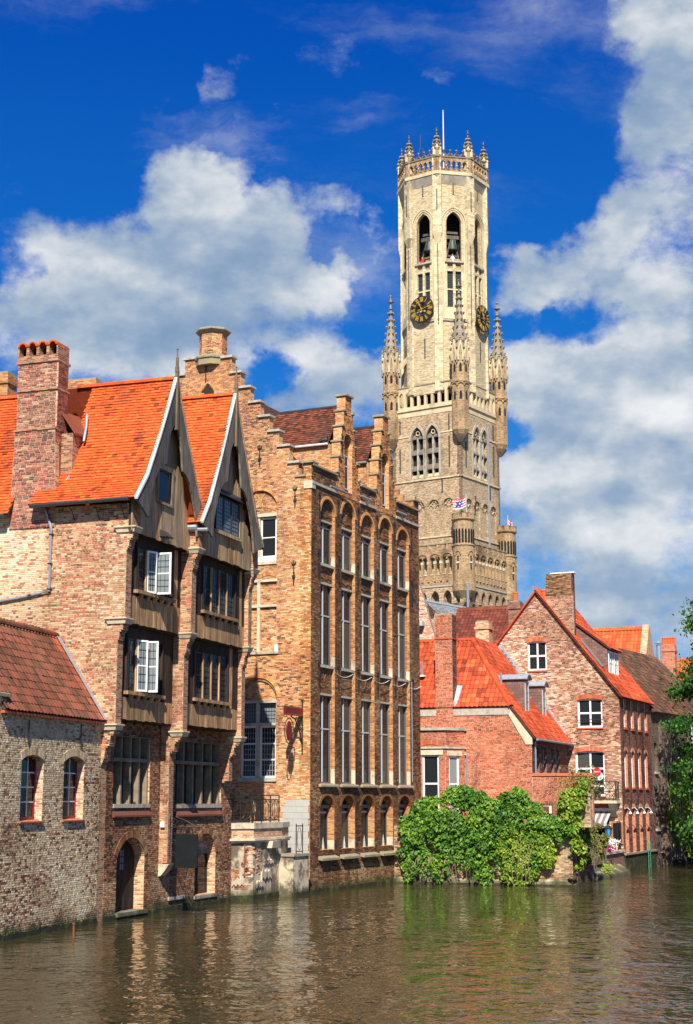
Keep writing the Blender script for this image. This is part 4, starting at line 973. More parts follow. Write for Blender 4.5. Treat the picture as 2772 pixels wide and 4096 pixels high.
# ---- roofs (bell-cast eaves); ridges run back from the canal
def tone_roof(u, s, t): return np.where(RNG.random(len(t)) < .03, 0.0, .12+.82*t)
ULF = -9.5
kneeZ, kneeV = 14.9, -.27
rA = Rf(BS.p(ULF, .55, EV+.03), BS.p(0, .55, EV+.03), BS.p(ULF, kneeV, kneeZ)); hA = rA.loc(BS.p(ULF, kneeV, kneeZ))[1]
R0 = E3+.34-ULF
tile_roof(rA, [(6.7, 0), (R0, 0), (R0, hA), (6.7, hA)], [], h1, t_orange, m_under, 'flat', .19, .135, tone=tone_roof, name='roof')
rB = Rf(BS.p(ULF, kneeV, kneeZ), BS.p(0, kneeV, kneeZ), BS.p(ULF, -UC1, ZA1)); hB = rB.loc(BS.p(ULF, -UC1, ZA1))[1]
ch0, ch1 = BS.px(q('A1', 95, 1400))[0]-ULF, BS.px(q('A1', 425, 1400))[0]-ULF
tile_roof(rB, [(ch1, 0), (R0, 0), (R0, hB), (ch1+.1, hB)], [], h1, t_orange, m_under, 'flat', .19, .135, single=300, focus=(R0-1.5, 2.6), tone=tone_roof, name='roof')
rBl = Rf(BS.p(ULF, .4, EV-.22), BS.p(0, .4, EV-.22), BS.p(ULF, -UC1, ZA1-.15)); hl = rBl.loc(BS.p(ULF, -UC1, ZA1-.15))[1]
tile_roof(rBl, [(0, 0), (ch0+.1, 0), (ch0+.5, hl), (0, hl)], [], h1, t_orange, m_under, 'flat', .19, .135, tone=tone_roof, name='roof')
tubes('gutter', m_gutter, h1, [BS.p(ULF, .45, EV-.3), BS.p(ch0+ULF-.0, .45, EV-.28)], .07, 8)
ridge_tiles(BS.p(-2.6, -UC1, ZA1+.02), BS.p(E3+.28, -UC1, ZA1+.02), h1, t_orange, .13, .37)
ridge_tiles(BS.p(ULF, -UC1, ZA1-.13), BS.p(-3.3, -UC1, ZA1-.13), h1, t_orange, .13, .37)
def slope_slab(par, fr, u0, u1, va, za, vb, zb, m, name='back_slope', t=.08):
    P = [fr.p(u, v, z) for u in (u0, u1) for v, z in ((va, za), (vb, zb))]
    V = [P[0], P[1], P[3], P[2]]; n = np.cross(V[1]-V[0], V[3]-V[0]); n = n/np.linalg.norm(n); n = n if n[2] > 0 else -n
    return MB().hexa([p-n*t for p in V]+V).build(name, m, par)
slope_slab(h1, BS, ULF, E3+.33, -UC1, ZA1, -4.5, 14.3, t_orange)
rC0 = Rf(BS.p(ULF, -4.35, 13.95), BS.p(0, -4.35, 13.95), BS.p(ULF, -UC2+2.3, 14.85)); hC0 = rC0.loc(BS.p(ULF, -UC2+2.3, 14.85))[1]
rC = Rf(BS.p(ULF, -UC2+2.3, 14.85), BS.p(0, -UC2+2.3, 14.85), BS.p(ULF, -UC2, ZA2)); hC = rC.loc(BS.p(ULF, -UC2, ZA2))[1]
R2 = E3b+.34-ULF
tile_roof(rC0, [(5, 0), (R2, 0), (R2, hC0), (5, hC0)], [], h2, t_orange, m_under, 'flat', .19, .135, tone=tone_roof, name='roof')
tile_roof(rC, [(5, 0), (R2, 0), (R2, hC), (5, hC)], [], h2, t_orange, m_under, 'flat', .19, .135, single=300, focus=(R2-1.4, 3.2), tone=tone_roof, name='roof')
ridge_tiles(BS.p(-4, -UC2, ZA2+.02), BS.p(E3b+.28, -UC2, ZA2+.02), h2, t_orange, .13, .37)
slope_slab(h2, BS, ULF, E3b+.33, -UC2, ZA2, -10.5, 13.9, t_orange)
MB().box(BF, .5, 10.1, -9, -.5, 6.5, 13.6).build('inner_core', m_blind, h2)
tubes('valley_spout', m_zinc, h2, [BF.p(4.5, .4, 13.75), BF.p(4.5, E3+.75, 13.7)], .07, 8)
tubes('valley_gutter', m_lead, h2, [BF.p(4.45, -4, 13.85), BF.p(4.45, E3+.35, 13.8)], .10, 6)

# ---- tall chimney on the side wall
def chimney_h1():
    def cu(x, y): return BS.px(q('A1', x, y), .06)
    zt = cu(300, 385)[1]; z1_ = cu(300, 915)[1]; z2_ = cu(300, 605)[1]
    lo = [(cu(78, 1500)[0], EV-.7), (cu(430, 1500)[0], EV-.7), (cu(432, 1490)[0], EV+.1), (cu(430, 930)[0], z1_), (cu(118, 930)[0], z1_)]
    cm = (b_chim, m_mortar_pale, x_buff)
    ch = MB().box(BS, lo[4][0]+.1, lo[3][0]-.1, -1.1, -.2, EV, z1_).build('chimney', x_buff, h1)
    brick_wall(BS, lo, [], h1, cm, name='chimney_stack', v=.05, thick=.3, tone=lambda u, z, t: t*.9)
    fsd = Fr(BS.p(lo[3][0]+.0, .05, 0), BF.u)
    brick_wall(fsd, [(0.002, EV), (.95, EV+.6), (1.15, z1_-1.0), (.82, z1_)]+[(0.002, z1_)], [], h1, cm, name='chimney_stack', v=.01, thick=.25, tone=lambda u, z, t: t*.8)
    up = [(cu(128, 900)[0], z1_), (cu(432, 900)[0], z1_), (cu(447, 390)[0], zt), (cu(142, 390)[0], zt)]
    brick_wall(BS, up, [], h1, cm, name='chimney_stack', v=.03, thick=.3, tone=lambda u, z, t: t*.85+.1)
    fs2 = Fr(BS.p(up[1][0]+.02, .03, 0), BF.u)
    brick_wall(fs2, [(0.002, z1_), (.72, z1_), (.72, zt), (0.002, zt)], [], h1, cm, name='chimney_stack', v=.02, thick=.25, tone=lambda u, z, t: t*.7)
    MB().box(BS, up[0][0]+.05, up[1][0]-.05, -.72, -.2, z1_, zt).build('chimney_core', x_buff, h1)
    for z, a, b in ((z1_, lo[4][0]-.03, lo[3][0]+.05), (z2_, up[0][0]-.0, up[1][0]+.06), (zt, up[3][0]-.05, up[2][0]+.07)):
        MB().box(BS, a, b, -.82, .09, z-.04, z+.04).build('string_course', x_front, h1)
    a, b = up[3][0]-.02, up[2][0]+.03; zc = zt+.04
    MB().box(BS, a, b, -.75, .05, zc, zc+.2).build('chimney_head', x_front, h1)
    n = 4; w_ = (b-a)/n; zc += .2; rr = w_*.44
    for i in range(n+1):
        x = a+w_*i; x0 = max(a, x-.06); x1 = min(b, x+.06); MB().box(BS, x0, x1, -.75, .06, zc, zc+.36).build('pot_pier', x_front, h1)
    for i in range(n):
        c = a+w_*(i+.5); A = [(c+rr*1.12*math.cos(t), zc+.34+rr*.95*math.sin(t)) for t in np.linspace(0, PI, 9)]; Bq = [(c+(rr-.06)*math.cos(t), zc+.34+(rr-.06)*.95*math.sin(t)) for t in np.linspace(0, PI, 9)]
        o = MB().strip(BS, Bq, A, -.78, .10).build('barrel_cap', t_orange, h1); o.color = (.35, 0, 0, 1)
        MB().box(BS, c-rr+.04, c+rr-.04, -.5, -.25, zc, zc+.36).build('flue_back', m_blind, h1)
    # tiled cricket between stack and roof
    s = BS; ux = lo[3][0]+.06
    MB().box(s, ux-.25, ux+.40, -1.6, -.42, EV+.5, z1_-.12).build('chimney_flank', x_front, h1)
    o = MB().hexa([s.p(ux-.06, -.36, z1_+.62), s.p(ux-.06, -1.7, z1_+.72), s.p(ux+.52, -1.7, z1_-.12), s.p(ux+.52, -.36, z1_-.2), s.p(ux-.06, -.36, z1_+.70), s.p(ux-.06, -1.7, z1_+.8), s.p(ux+.52, -1.7, z1_-.04), s.p(ux+.52, -.36, z1_-.12)]).build('cricket_roof', t_brown, h1); o.color = (.8, 0, 0, 1)
    MB().tube([s.p(ux+.60, -.85, z1_-.35), s.p(ux+.5, -1.2, z1_+.3), s.p(ux+.35, -1.5, z1_+.8)], .045, 6).build('lead_flashing', m_lead, h1)
    MB().tube([s.p(ux-.02, -.0, EV+.35), s.p(ux+.2, -.28, EV+.85), s.p(ux+.42, -.3, EV+1.15)], [.07, .06, .04], 6).build('lead_flashing', m_lead, h1)
chimney_h1()
# small stack showing behind the ridge and one at the far left
c = BS.p(BS.px(q('A1', 640, 550), -4)[0], -4.2, 0)
# ------------------------------------------------------------------ big golden brick house with stepped gable
C0 = ground(703, 2027)[:2]
CANG = 25.0
CF = canal(C0, CANG); CS = side(C0, CANG)
ch = thing('stepped_gable_house', 'tall golden brick house with stepped gable and a canal front of long windows', 'house', (C0[0]-2, C0[1]+3, 0))
cmat = (b_gold, m_mortar_pale, x_gold); fmat = (b_brown, m_mortar_dark, x_brown)  # canal front bricks darkened to paint in its shade; reveals kept bright
def cpx(k, x, y, v=0.0): return CS.px(q(k, x, y), v)
def gpx(k, x, y, v=0.0): return CF.px(q(k, x, y), v)
ztop = cpx('A7', 560, 690)[1]; znot = cpx('A7', 500, 800)[1]
st = [(478, 690, 'A7')]+[(x, y, 'A4') for x, y in ((1460, 1400), (1350, 1245), (1250, 1090), (1155, 940), (1050, 785), (950, 630), (855, 470))]
ur = [cpx(k, x, y)[0] for x, y, k in st]; zr = [cpx(k, x, y)[1] for x, y, k in st]
lx = [(370, 505), (265, 675), (160, 840)]
ul = [cpx('A4', x, y)[0] for x, y in lx]; zl = [cpx('A4', x, y)[1] for x, y in lx]
for k in range(5): ul.append(ul[-1]-.52); zl.append(zl[-1]-.66)
uctr = (ur[-1]+ul[0])/2
un = cpx('A7', 525, 740)[0]
poly = [(ul[-1], -.6), (0, -.6), (0, ztop), (un, ztop), (un, znot), (ur[0], znot)]
for i in range(len(st)):
    poly += [(ur[i], zr[i])]
    if i+1 < len(st): poly += [(ur[i+1], zr[i])]
zt = zr[-1]; poly += [(ul[0], zt)] if abs(zl[0]-zt) < .1 else [(uctr, zt), (uctr, zl[0]), (ul[0], zl[0])]
for i in range(len(ul)-1): poly += [(ul[i], zl[i+1]), (ul[i+1], zl[i+1])]
def crect(k, xa, xb, ya, yb, v=0.0):
    u0 = cpx(k, xa, (ya+yb)/2, v)[0]; u1 = cpx(k, xb, (ya+yb)/2, v)[0]; xm = (xa+xb)/2
    return u0, u1, cpx(k, xm, yb, v)[1], cpx(k, xm, ya, v)[1]
w1 = list(crect('A7', 100, 306, 1115, 1470)); w2 = list(crect('A5', 790, 1137, 740, 1368)); w3 = list(crect('A6', 812, 1130, 140, 812))
w1[0] = w1[1]-1.75; w2[0] = w2[1]-1.75
ar1 = cpx('A7', 215, 905)[1]-w1[3]; ar3 = cpx('A5', 970, 1600)[1]-w3[3]
wr, wm = w3[1]-w3[0], 0
a3s = cpx('A5', 970, 1760)[1]
holes = [hole(*w2), hole(*w3), hole(*w1), hole(w1[0], w1[1], w1[3]+.16, w1[3]+.62, ar1-.62, 'seg'), hole(w3[0]-.03, w3[1]+.03, w3[3]+.14, a3s-.15, ar3-(a3s-.15-w3[3]), 'seg')]
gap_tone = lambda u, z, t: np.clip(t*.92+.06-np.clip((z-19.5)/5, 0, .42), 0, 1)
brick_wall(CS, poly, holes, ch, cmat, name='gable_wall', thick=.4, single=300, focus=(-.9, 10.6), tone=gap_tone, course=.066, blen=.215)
# infill behind the blind arches and the blocked window
for a, b, c, d in ((w1[0], w1[1], w1[3]+.16, w1[3]+ar1), (w2[0], w2[1], w2[2], w2[3]), (w3[0]-.03, w3[1]+.03, w3[3]+.14, w3[3]+ar3)):
    brick_wall(CS, [(a-.05, c-.02), (b+.05, c-.02), (b+.05, d+.02), (a-.05, d+.02)], [], ch, cmat, name='blind_infill', v=-.10, thick=.25, course=.066, blen=.215)
voussoirs(CS, w3[0]-.06, w3[1]+.06, a3s-.1, ar3-(a3s-.1-w3[3]), ch, b_gold, 19, .2, v=.006)
voussoirs(CS, w3[0]+.02, w3[1]-.02, a3s-.12, ar3-(a3s-.12-w3[3])-.12, ch, b_front, 19, .09, v=-.05)
for c_ in (.27, .73): voussoirs(CS, w3[0]+wr*(c_-.21), w3[0]+wr*(c_+.21), w3[3]+.2, .12, ch, b_gold, 9, .12, v=-.095)
u0, u1 = w1[0], w1[1]; zz = w1[3]
voussoirs(CS, u0, u1, zz+.62, ar1-.62, ch, b_gold, 15, .12, v=.006)
for c_ in (.26, .74): voussoirs(CS, u0+(u1-u0)*(c_-.22), u0+(u1-u0)*(c_+.22), zz+.55, .62, ch, b_gold, 12, .09, v=-.095, kind='pt', joined=True)
voussoirs(CS, u0+.1, u1-.1, zz+.24, .22, ch, b_gold, 11, .1, v=-.09)
voussoirs(CS, w2[0]+.06, (w2[0]+w2[1])/2-.06, w2[3]+.18, .10, ch, b_gold, 9, .12, v=.006); voussoirs(CS, (w2[0]+w2[1])/2+.06, w2[1]-.06, w2[3]+.18, .10, ch, b_gold, 9, .12, v=.006)
# top window (white sashes in stone)
u0, u1, z0, z1 = w1; um = u1-.86
box_part('stone_lintel', m_stone_pale, ch, CS, u0-.05, u1+.02, -.25, .02, z1-.0, z1+.15)
box_part('stone_mullion', m_stone_pale, ch, CS, um-.16, um-.02, -.3, -.04, z0, z1)
window(CS, um, u1-.03, z0+.2, z1-.03, -.12, ch, m_white, 1, 2, g_win, .085, .05)
window(CS, u0, um-.16, z0+.2, z1-.03, -.12, ch, m_white, 1, 2, g_win, .085, .05)
box_part('white_sill_board', m_white, ch, CS, u0, u1-.0, -.25, -.03, z0+.03, z0+.2); box_part('window_sill', m_stone_pale, ch, CS, u0-.03, u1+.03, -.3, .06, z0-.13, z0+.02)
# blocked cross window
u0, u1, z0, z1 = w2; um = cpx('A5', 975, 1000)[0]; zt_ = cpx('A5', 970, 955)[1]
cw = box_part('stone_cross_window', m_stone_pale, ch, CS, u0-.05, u1+.03, -.12, .015, z1, z1+.11)
MB().box(CS, um-.07, um+.07, -.1, .01, z0, z1).build('stone_mullion', m_stone_pale, cw); MB().box(CS, u0, u1, -.1, .025, zt_-.055, zt_+.055).build('stone_transom', m_stone_pale, cw)
MB().box(CS, u0-.1, u1+.14, -.12, .09, z0-.1, z0).build('window_sill', m_stone, cw)
u, z = cpx('A5', 1140, 1365); MB().hexa([CS.p(u-.09+a, v, z+h) for h, s_ in ((0, 1), (.34, .7)) for a, v in ((.0, -.04), (.0, .08), (.19*s_, .08), (.19*s_, -.04))]).build('sill_stone', m_white, cw)
# lower glazed cross window
u0, u1, z0, z1 = w3; um = cpx('A6', 965, 500)[0]; zt_ = cpx('A6', 970, 330)[1]
cw = box_part('stone_cross_window', m_stone, ch, CS, u0-.04, u1+.06, -.2, .03, z1, z1+.12)
MB().box(CS, um-.075, um+.075, -.25, .0, z0, z1).build('stone_mullion', m_stone, cw); MB().box(CS, u0, u1, -.25, .03, zt_-.06, zt_+.06).build('stone_transom', m_stone, cw)
MB().box(CS, u0-.05, u1+.05, -.25, .08, z0-.16, z0).build('window_sill', m_stone, cw)
for a, b in ((u0, um-.075), (um+.075, u1)):
    w = window(CS, a, b, zt_+.06, z1, -.13, ch, m_dkframe, 1, 1, g_pale, .03, .02, name='leaded_window'); lead_lattice(CS, a+.03, b-.03, zt_+.09, z1-.03, -.15, w, 6, 5)
    pts = np.linspace(a+.03, b-.03, 13)
    MB().strip(CS, [(x, zt_+.1+.04*abs(math.sin(i*1.05))) for i, x in enumerate(pts)], [(x, z1-.28) for x in pts], -.23, -.20).build('lace_curtain', m_lace, ch)
    w = window(CS, a, b, z0, zt_-.06, -.12, ch, m_white, 1, 3, g_win, .09, .06); lead_lattice(CS, a+.09, b-.09, z0+.09, zt_-.15, -.145, w, 5, 9, .012, m_grey)
# coping slabs on the steps
allst = [(ur[i], zr[i]) for i in range(len(st))]
for i, (u, z) in enumerate(allst):
    inner = (ur[i+1] if i+1 < len(st) else u-.5); cap(CS, inner-.06, u+.09, -.45, .10, z, ch, m_stone)
for i, (u, z) in enumerate(zip(ul[:6], zl[:6])): cap(CS, u-.09, u+.6 if i == 0 else ul[i-1]+.05, -.45, .10, z, ch, m_stone)
cap(CS, un-.08, .12, -.5, .12, ztop, ch, m_coping); cap(CS, ur[0]-.15, un+.1, -.45, .08, znot, ch, m_coping, h=.07)
# stone springer at the corner under the cornice
u, z = cpx('A7', 590, 860); MB().box(CS, -.36, .06, -.3, .06, z-.16, z+.2).build('corner_stone', m_stone_pale, ch)
# grey repair blocks low on the gable wall
zq0 = cpx('A6', 1350, 1640)[1]; zq1 = cpx('A6', 1350, 1010)[1]; n = 11; hq = (zq1-zq0)/n
for i in range(n):
    wdt = [1.28, 1.42, 1.2, 1.45][i % 4] if i > 1 else 1.0; m_ = .06 if i % 2 else -.0; spl = -wdt*(.45+.15*math.sin(i*2.1))
    for a, b in ((-wdt, spl), (spl, -.03-(.05 if i % 2 else 0))): MB().box(CS, a+.004, b-.004, -.05, .022, zq0+i*hq+.004, zq0+(i+1)*hq-.004).build('repair_block', m_block, ch)
# polygonal chimney
cc = CS.p(uctr, -.45, 0); zb_ = zt+.05; zc1 = cpx('A4', 645, 215)[1]
o8 = CS.rz+PI/8
MB().lathe((cc[0], cc[1], 0), [(.86, zb_-.3), (.86, zb_), (.92, zb_+.02), (.92, zb_+.12), (.72, zb_+.22)], 8, o8).build('chimney_base', m_coping, ch)
pts8 = [(cc[0]+.68*math.cos(o8+PI*k/4), cc[1]+.68*math.sin(o8+PI*k/4)) for k in range(8)]
core = MB().lathe((cc[0], cc[1], 0), [(.66, zb_+.2), (.66, zc1)], 8, o8).build('chimney', m_mortar_pale, ch)
for k in range(8):
    a, b = np.array(pts8[k]), np.array(pts8[(k+1) % 8]); f8 = Fr(b, a-b) if False else Fr(a, b-a); L_ = float(np.linalg.norm(b-a))
    if f8.n[1] < .4: brick_wall(f8, [(0, zb_+.22), (L_, zb_+.22), (L_, zc1), (0, zc1)], [], ch, (b_gold, m_mortar_pale, x_gold), name='chimney_face', v=-.02, thick=.05, tone=lambda u, z, t: t*.9)
MB().lathe((cc[0], cc[1], 0), [(.70, zc1), (.86, zc1+.14), (.86, zc1+.2), (.76, zc1+.27), (.3, zc1+.29)], 8, o8).build('chimney_cap', m_coping, ch)
# pointed niche high in the gable
u, z = cpx('A4', 565, 745); hw = .42; zs_ = z-.55
voussoirs(CS, uctr-hw, uctr+hw, zs_-.2, .75, ch, b_gold, 14, .09, v=.006, kind='pt'); MB().prism(CS, [(uctr-hw, zs_-.2), (uctr+hw, zs_-.2), (uctr+hw*.72, zs_+.2), (uctr, zs_+.55), (uctr-hw*.72, zs_+.2)], .004, .014).build('niche_shade_patch', b_brown, ch)  # flat dark patch painted for the shaded hollow
for k, x, ya, yb, f in (('A4', 590, 495, 735, False), ('A4', 1152, 1390, 1610, True), ('A7', 455, 870, 1040, True), ('A5', 1295, 540, 760, True)):
    u = cpx(k, x, (ya+yb)/2)[0]; anchor(CS, u, cpx(k, x, yb)[1], cpx(k, x, ya)[1], ch, v=.02, fleur=f, r=.03)

# ---- canal front: five tall niches with recessed windows
LEN = 12.7
nx = [(275, 397), (455, 570), (623, 737), (783, 892), (935, 1037)]
nb = [(gpx('A8', a, 1000)[0], gpx('A8', b, 1000)[0]) for a, b in nx]
nw = sum(b-a for a, b in nb)/5
ctr = np.polyfit(range(5), [(a+b)/2 for a, b in nb], 1); cen = [ctr[1]+ctr[0]*i for i in range(5)]
nb = [(c_-nw/2, c_+nw/2) for c_ in cen]
zs3 = gpx('A8', 330, 1345)[1]
zcor = gpx('A7', 720, 905)[1]            # cornice
zarch = gpx('A7', 718, 980)[1]; zarch2 = gpx('A7', 880, 1025)[1]
rows = [(gpx('A8', 320, 1335)[1], gpx('A8', 320, 590)[1]), (gpx('A8', 320, 335)[1], gpx('A7', 705, 1645)[1]), (gpx('A7', 705, 1485)[1], gpx('A7', 705, 1155)[1])]
zb0, zbs, zbt = gpx('A8', 325, 1905)[1], gpx('A8', 320, 1540)[1], gpx('A8', 325, 1440)[1]
zpar = ztop-.12
hs = []
for i, (a, b) in enumerate(nb):
    top = zarch if i % 2 == 0 else zarch2+.1
    hs.append(hole(a, b, zs3, top-nw/2*.9, nw/2*.9))
    hs.append(hole(a-.02, b-.04, zb0, zbs, zbt-zbs))
def gtone(u, z, t): return np.clip(t*.85+.08+np.where(z < 3.8, -.12, 0)+np.where(z < 1.0, .35, 0), 0, 1)
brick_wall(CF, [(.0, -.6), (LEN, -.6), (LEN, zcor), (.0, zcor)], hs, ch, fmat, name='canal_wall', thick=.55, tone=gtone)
for i, (a, b) in enumerate(nb):
    top = zarch if i % 2 == 0 else zarch2+.1; vv = -.17
    hh = [hole(a+.03, b-.02, r0, r1) for r0, r1 in rows]
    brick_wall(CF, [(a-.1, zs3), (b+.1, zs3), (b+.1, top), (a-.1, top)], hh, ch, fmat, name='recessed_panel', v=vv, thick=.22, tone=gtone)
    for j, (r0, r1) in enumerate(rows):
        window(CF, a+.03, b-.02, r0, r1, vv-.05, ch, m_slotframe, 2, 2, g_win, .06, .07, .12, bar=m_grey, rowfr=[0, .62, 1] if j < 2 else [0, .9, 1], name='cross_window')
        box_part('stone_lintel', m_stone, ch, CF, a+.0, b-.0, vv-.05, vv+.04, r1-.01, r1+.08)
        box_part('window_sill', m_stone, ch, CF, a-.005, b+.005, vv-.02, vv+.14, r0-.13, r0-.005)
        if j: voussoirs(CF, a+.06, (a+b)/2-.04, r1+.2, .1, ch, b_brown, 7, .1, v=vv+.008, joined=True); voussoirs(CF, (a+b)/2+.04, b-.06, r1+.2, .1, ch, b_brown, 7, .1, v=vv+.008, joined=True)
        box_part('jamb_block', m_stone_pale, ch, CF, b-.05, b+.015, vv, .012, r0-.05, r0+(.42 if j else .62))
    if i % 2 == 0:   # twin blind lancets in the spandrel above the tall windows
        for c_ in (.29, .71): voussoirs(CF, a+nw*(c_-.18), a+nw*(c_+.18), rows[0][1]+.6, .45, ch, b_brown, 10, .07, v=vv+.01, kind='pt', joined=True)
    voussoirs(CF, a, b, top-nw/2*.9, nw/2*.9, ch, b_gold, 17, .14, v=.006, joined=True)
    voussoirs(CF, a-.02, b-.04, zbs, zbt-zbs, ch, b_brown, 17, .16, v=.006, joined=True)
    # canal sills
    cap(CF, a-.14, b+.16, -.3, .16, zs3-.12, ch, m_coping, h=.07, name='stone_sill', slope=.05)
    MB().hexa([CF.p(a-.14, -.5, zb0-.30), CF.p(a-.14, .22, zb0-.42), CF.p(b+.12, .22, zb0-.42), CF.p(b+.12, -.5, zb0-.30), CF.p(a-.06, -.5, zb0+.0), CF.p(a-.14, .22, zb0-.32), CF.p(b+.12, .22, zb0-.32), CF.p(b+.06, -.5, zb0+.0)]).build('sloping_sill', m_coping, ch)
    window(CF, a-.02, b-.04, zb0, zbt, -.34, ch, m_dkframe, 2, 2, g_win, .08, .09, .1, rowfr=[0, .7, 1], bar=m_grey)
    box_part('stone_lintel', m_stone_dark, ch, CF, a-.02, b-.04, -.4, -.24, zbs-.05, zbs+.1)
    box_part('jamb_block', m_stone_pale, ch, CF, b-.12, b-.03, -.3, .012, zb0-.02, zb0+.42)
    MB().lathe(CF.p((a+b)/2, -.2, zb0), [(.07, 0), (.05, .25), (.01, .55)], 6).build('stone_spike', m_stone, ch)
for i in range(6):
    x = (cen[i]-(cen[1]-cen[0])/2) if i < 5 else cen[4]+(cen[1]-cen[0])/2
    x = x+.0; x = max(x, .75)
    for z0_, z1_ in ((rows[0][1]+.35, rows[0][1]+1.45), (rows[1][1]+.2, rows[1][1]+1.5), (rows[2][1]+.1, rows[2][1]+1.3)):
        anchor(CF, x+random.uniform(-.05, .05), z0_, z1_, ch, v=.02, fleur=True, r=.03)
tubes('downpipe', m_zinc, ch, [CF.p(nb[4][1]+.12, .06, zs3+.2), CF.p(nb[4][1]+.12, .06, rows[1][0]-.1)], .02, 5)
pts = []
for i in range(41):
    t = i/40; pts.append(CF.p(nb[0][1]-.2+(LEN-2.2)*t, .05, rows[1][0]-.22-.22*abs(math.sin(t*PI*5))))
tubes('cable', m_white, ch, pts, .012, 4)
# cornice, parapets and the two stepped dormer gables
dw = 1.3
edges = [0.0, cen[1]-dw, cen[1]+dw, cen[3]-dw, cen[3]+dw, LEN]
for k in (0, 2, 4):
    a, b = edges[k], edges[k+1]
    brick_wall(CF, [(a, zcor+.003), (b, zcor+.003), (b, zpar), (a, zpar)], [], ch, fmat, name='parapet', v=.0, thick=.4)
    box_part('stone_string', m_stone, ch, CF, a-.02, b+.0, -.02, .08, zcor-.02, zcor+.1)
    cap(CF, a-.0, b+.0, -.45, .12, zpar, ch, m_coping, h=.08)
cap(CF, LEN-.75, LEN+.08, -.5, .12, zpar+.5, ch, m_coping); brick_wall(CF, [(LEN-.7, zpar+.1), (LEN, zpar+.1), (LEN, zpar+.5), (LEN-.7, zpar+.5)], [], ch, fmat, name='parapet', thick=.4)
zd1 = CF.px(q('A7', 875, 165))[1]; zd2 = CF.px(q('A7', 1160, 350))[1]; zd = (zd1+zd2)/2
D0 = Fr(CF.p(cen[1]-dw+.05, 0, 0), CS.u)
zev = D0.px(q('A7', 640, 548), 0)[1]; zrd = Fr(CF.p(cen[1], 0, 0), CS.u).px(q('A7', 560, 275))[1]
for kk, i in enumerate((1, 3)):
    c_ = cen[i]; n = 5; sh = (zd-zcor-1.0)/n
    pol = [(c_-dw, zcor+.003), (c_+dw, zcor+.003)]
    for j in range(n): w_ = dw-(dw-.34)*j/n; w2_ = dw-(dw-.34)*(j+1)/n; pol += [(c_+w_, zcor+1.0+sh*j), (c_+w2_, zcor+1.0+sh*j)]
    pol += [(c_+.34, zd), (c_-.34, zd)]
    for j in range(n-1, -1, -1): w_ = dw-(dw-.34)*j/n; w2_ = dw-(dw-.34)*(j+1)/n; pol += [(c_-w2_, zcor+1.0+sh*j), (c_-w_, zcor+1.0+sh*j)]
    hd = hole(c_-.42, c_+.42, zcor+.25, zcor+2.4, .7, 'seg')
    brick_wall(CF, pol, [hd], ch, (b_gold, m_mortar_dark, x_gold), name='dormer_gable', v=.01, thick=.45, tone=lambda u, z, t: t*.8)
    brick_wall(CF, [(c_-.5, zcor+.2), (c_+.5, zcor+.2), (c_+.5, zcor+3.2), (c_-.5, zcor+3.2)], [], ch, fmat, name='recessed_panel', v=-.22, thick=.15)
    window(CF, c_-.4, c_+.4, zcor+.45, zcor+2.1, -.17, ch, m_grey, 2, 2, g_win, .06, .06, rowfr=[0, .7, 1])
    for j in range(n+1):
        z_ = zcor+1.0+sh*j if j < n else zd; w_ = dw-(dw-.34)*j/n if j < n else .34; wi = dw-(dw-.34)*(j+1)/n if j < n else 0
        if j < n:
            cap(CF, c_-w_-.06, c_-wi+.04, -.5, .1, z_, ch, m_coping, h=.07); cap(CF, c_+wi-.04, c_+w_+.06, -.5, .1, z_, ch, m_coping, h=.07)
        else: cap(CF, c_-.42, c_+.42, -.52, .12, z_, ch, m_coping, h=.09)
    for sg in (-1, 1): anchor(CF, c_+sg*.75, zcor+1.9, zcor+3.0, ch, v=.03)
    # cheek wall facing the quay, roof behind the gable
    cf_ = Fr(CF.p(c_-dw+.06, 0, 0), CS.u)
    brick_wall(cf_, [(-4.2, zcor-.6), (-.40, zcor-.6), (-.40, zev), (-4.2, zev)], [], ch, cmat, name='dormer_cheek', v=0, thick=.2, tone=lambda u, z, t: t*.8+.15)
    r_ = Rf(cf_.p(-4.3, .12, zev), cf_.p(-.4, .12, zev), cf_.p(-4.3, -(dw-.06), zrd)); hh_ = r_.loc(cf_.p(-4.3, -(dw-.06), zrd))
    tile_roof(r_, [(0, 0), (3.88, 0), (3.88, hh_[1]), (0, hh_[1])], [], ch, t_brown, m_under, 'flat', .19, .14, single=300 if kk == 0 else 0, focus=(2.6, 1.4), tone=lambda u, s, t: t*.9)
    slope_slab(ch, cf_, -4.3, -.4, -(dw-.06), zrd, -2*dw, zev, t_brown)
    ridge_tiles(cf_.p(-4.3, -(dw-.06), zrd+.02), cf_.p(-.42, -(dw-.06), zrd+.02), ch, m_gutter, .09, .42)
    tubes('dormer_gutter', m_white if kk == 0 else m_zinc, ch, [cf_.p(-4.2, .16, zev-.03), cf_.p(-.42, .16, zev-.03)], .05, 6)
    tubes('gutter_spout', m_zinc, ch, [CF.p(c_+dw+.05, .05, zcor+.35), CF.p(c_+dw+.75, .28, zcor+.25)], .05, 6)
tubes('gutter_spout', m_zinc, ch, [CF.p(.6+dw, .05, zcor+.2), CF.p(cen[1]-.1, .22, zcor+.12)], .05, 6)
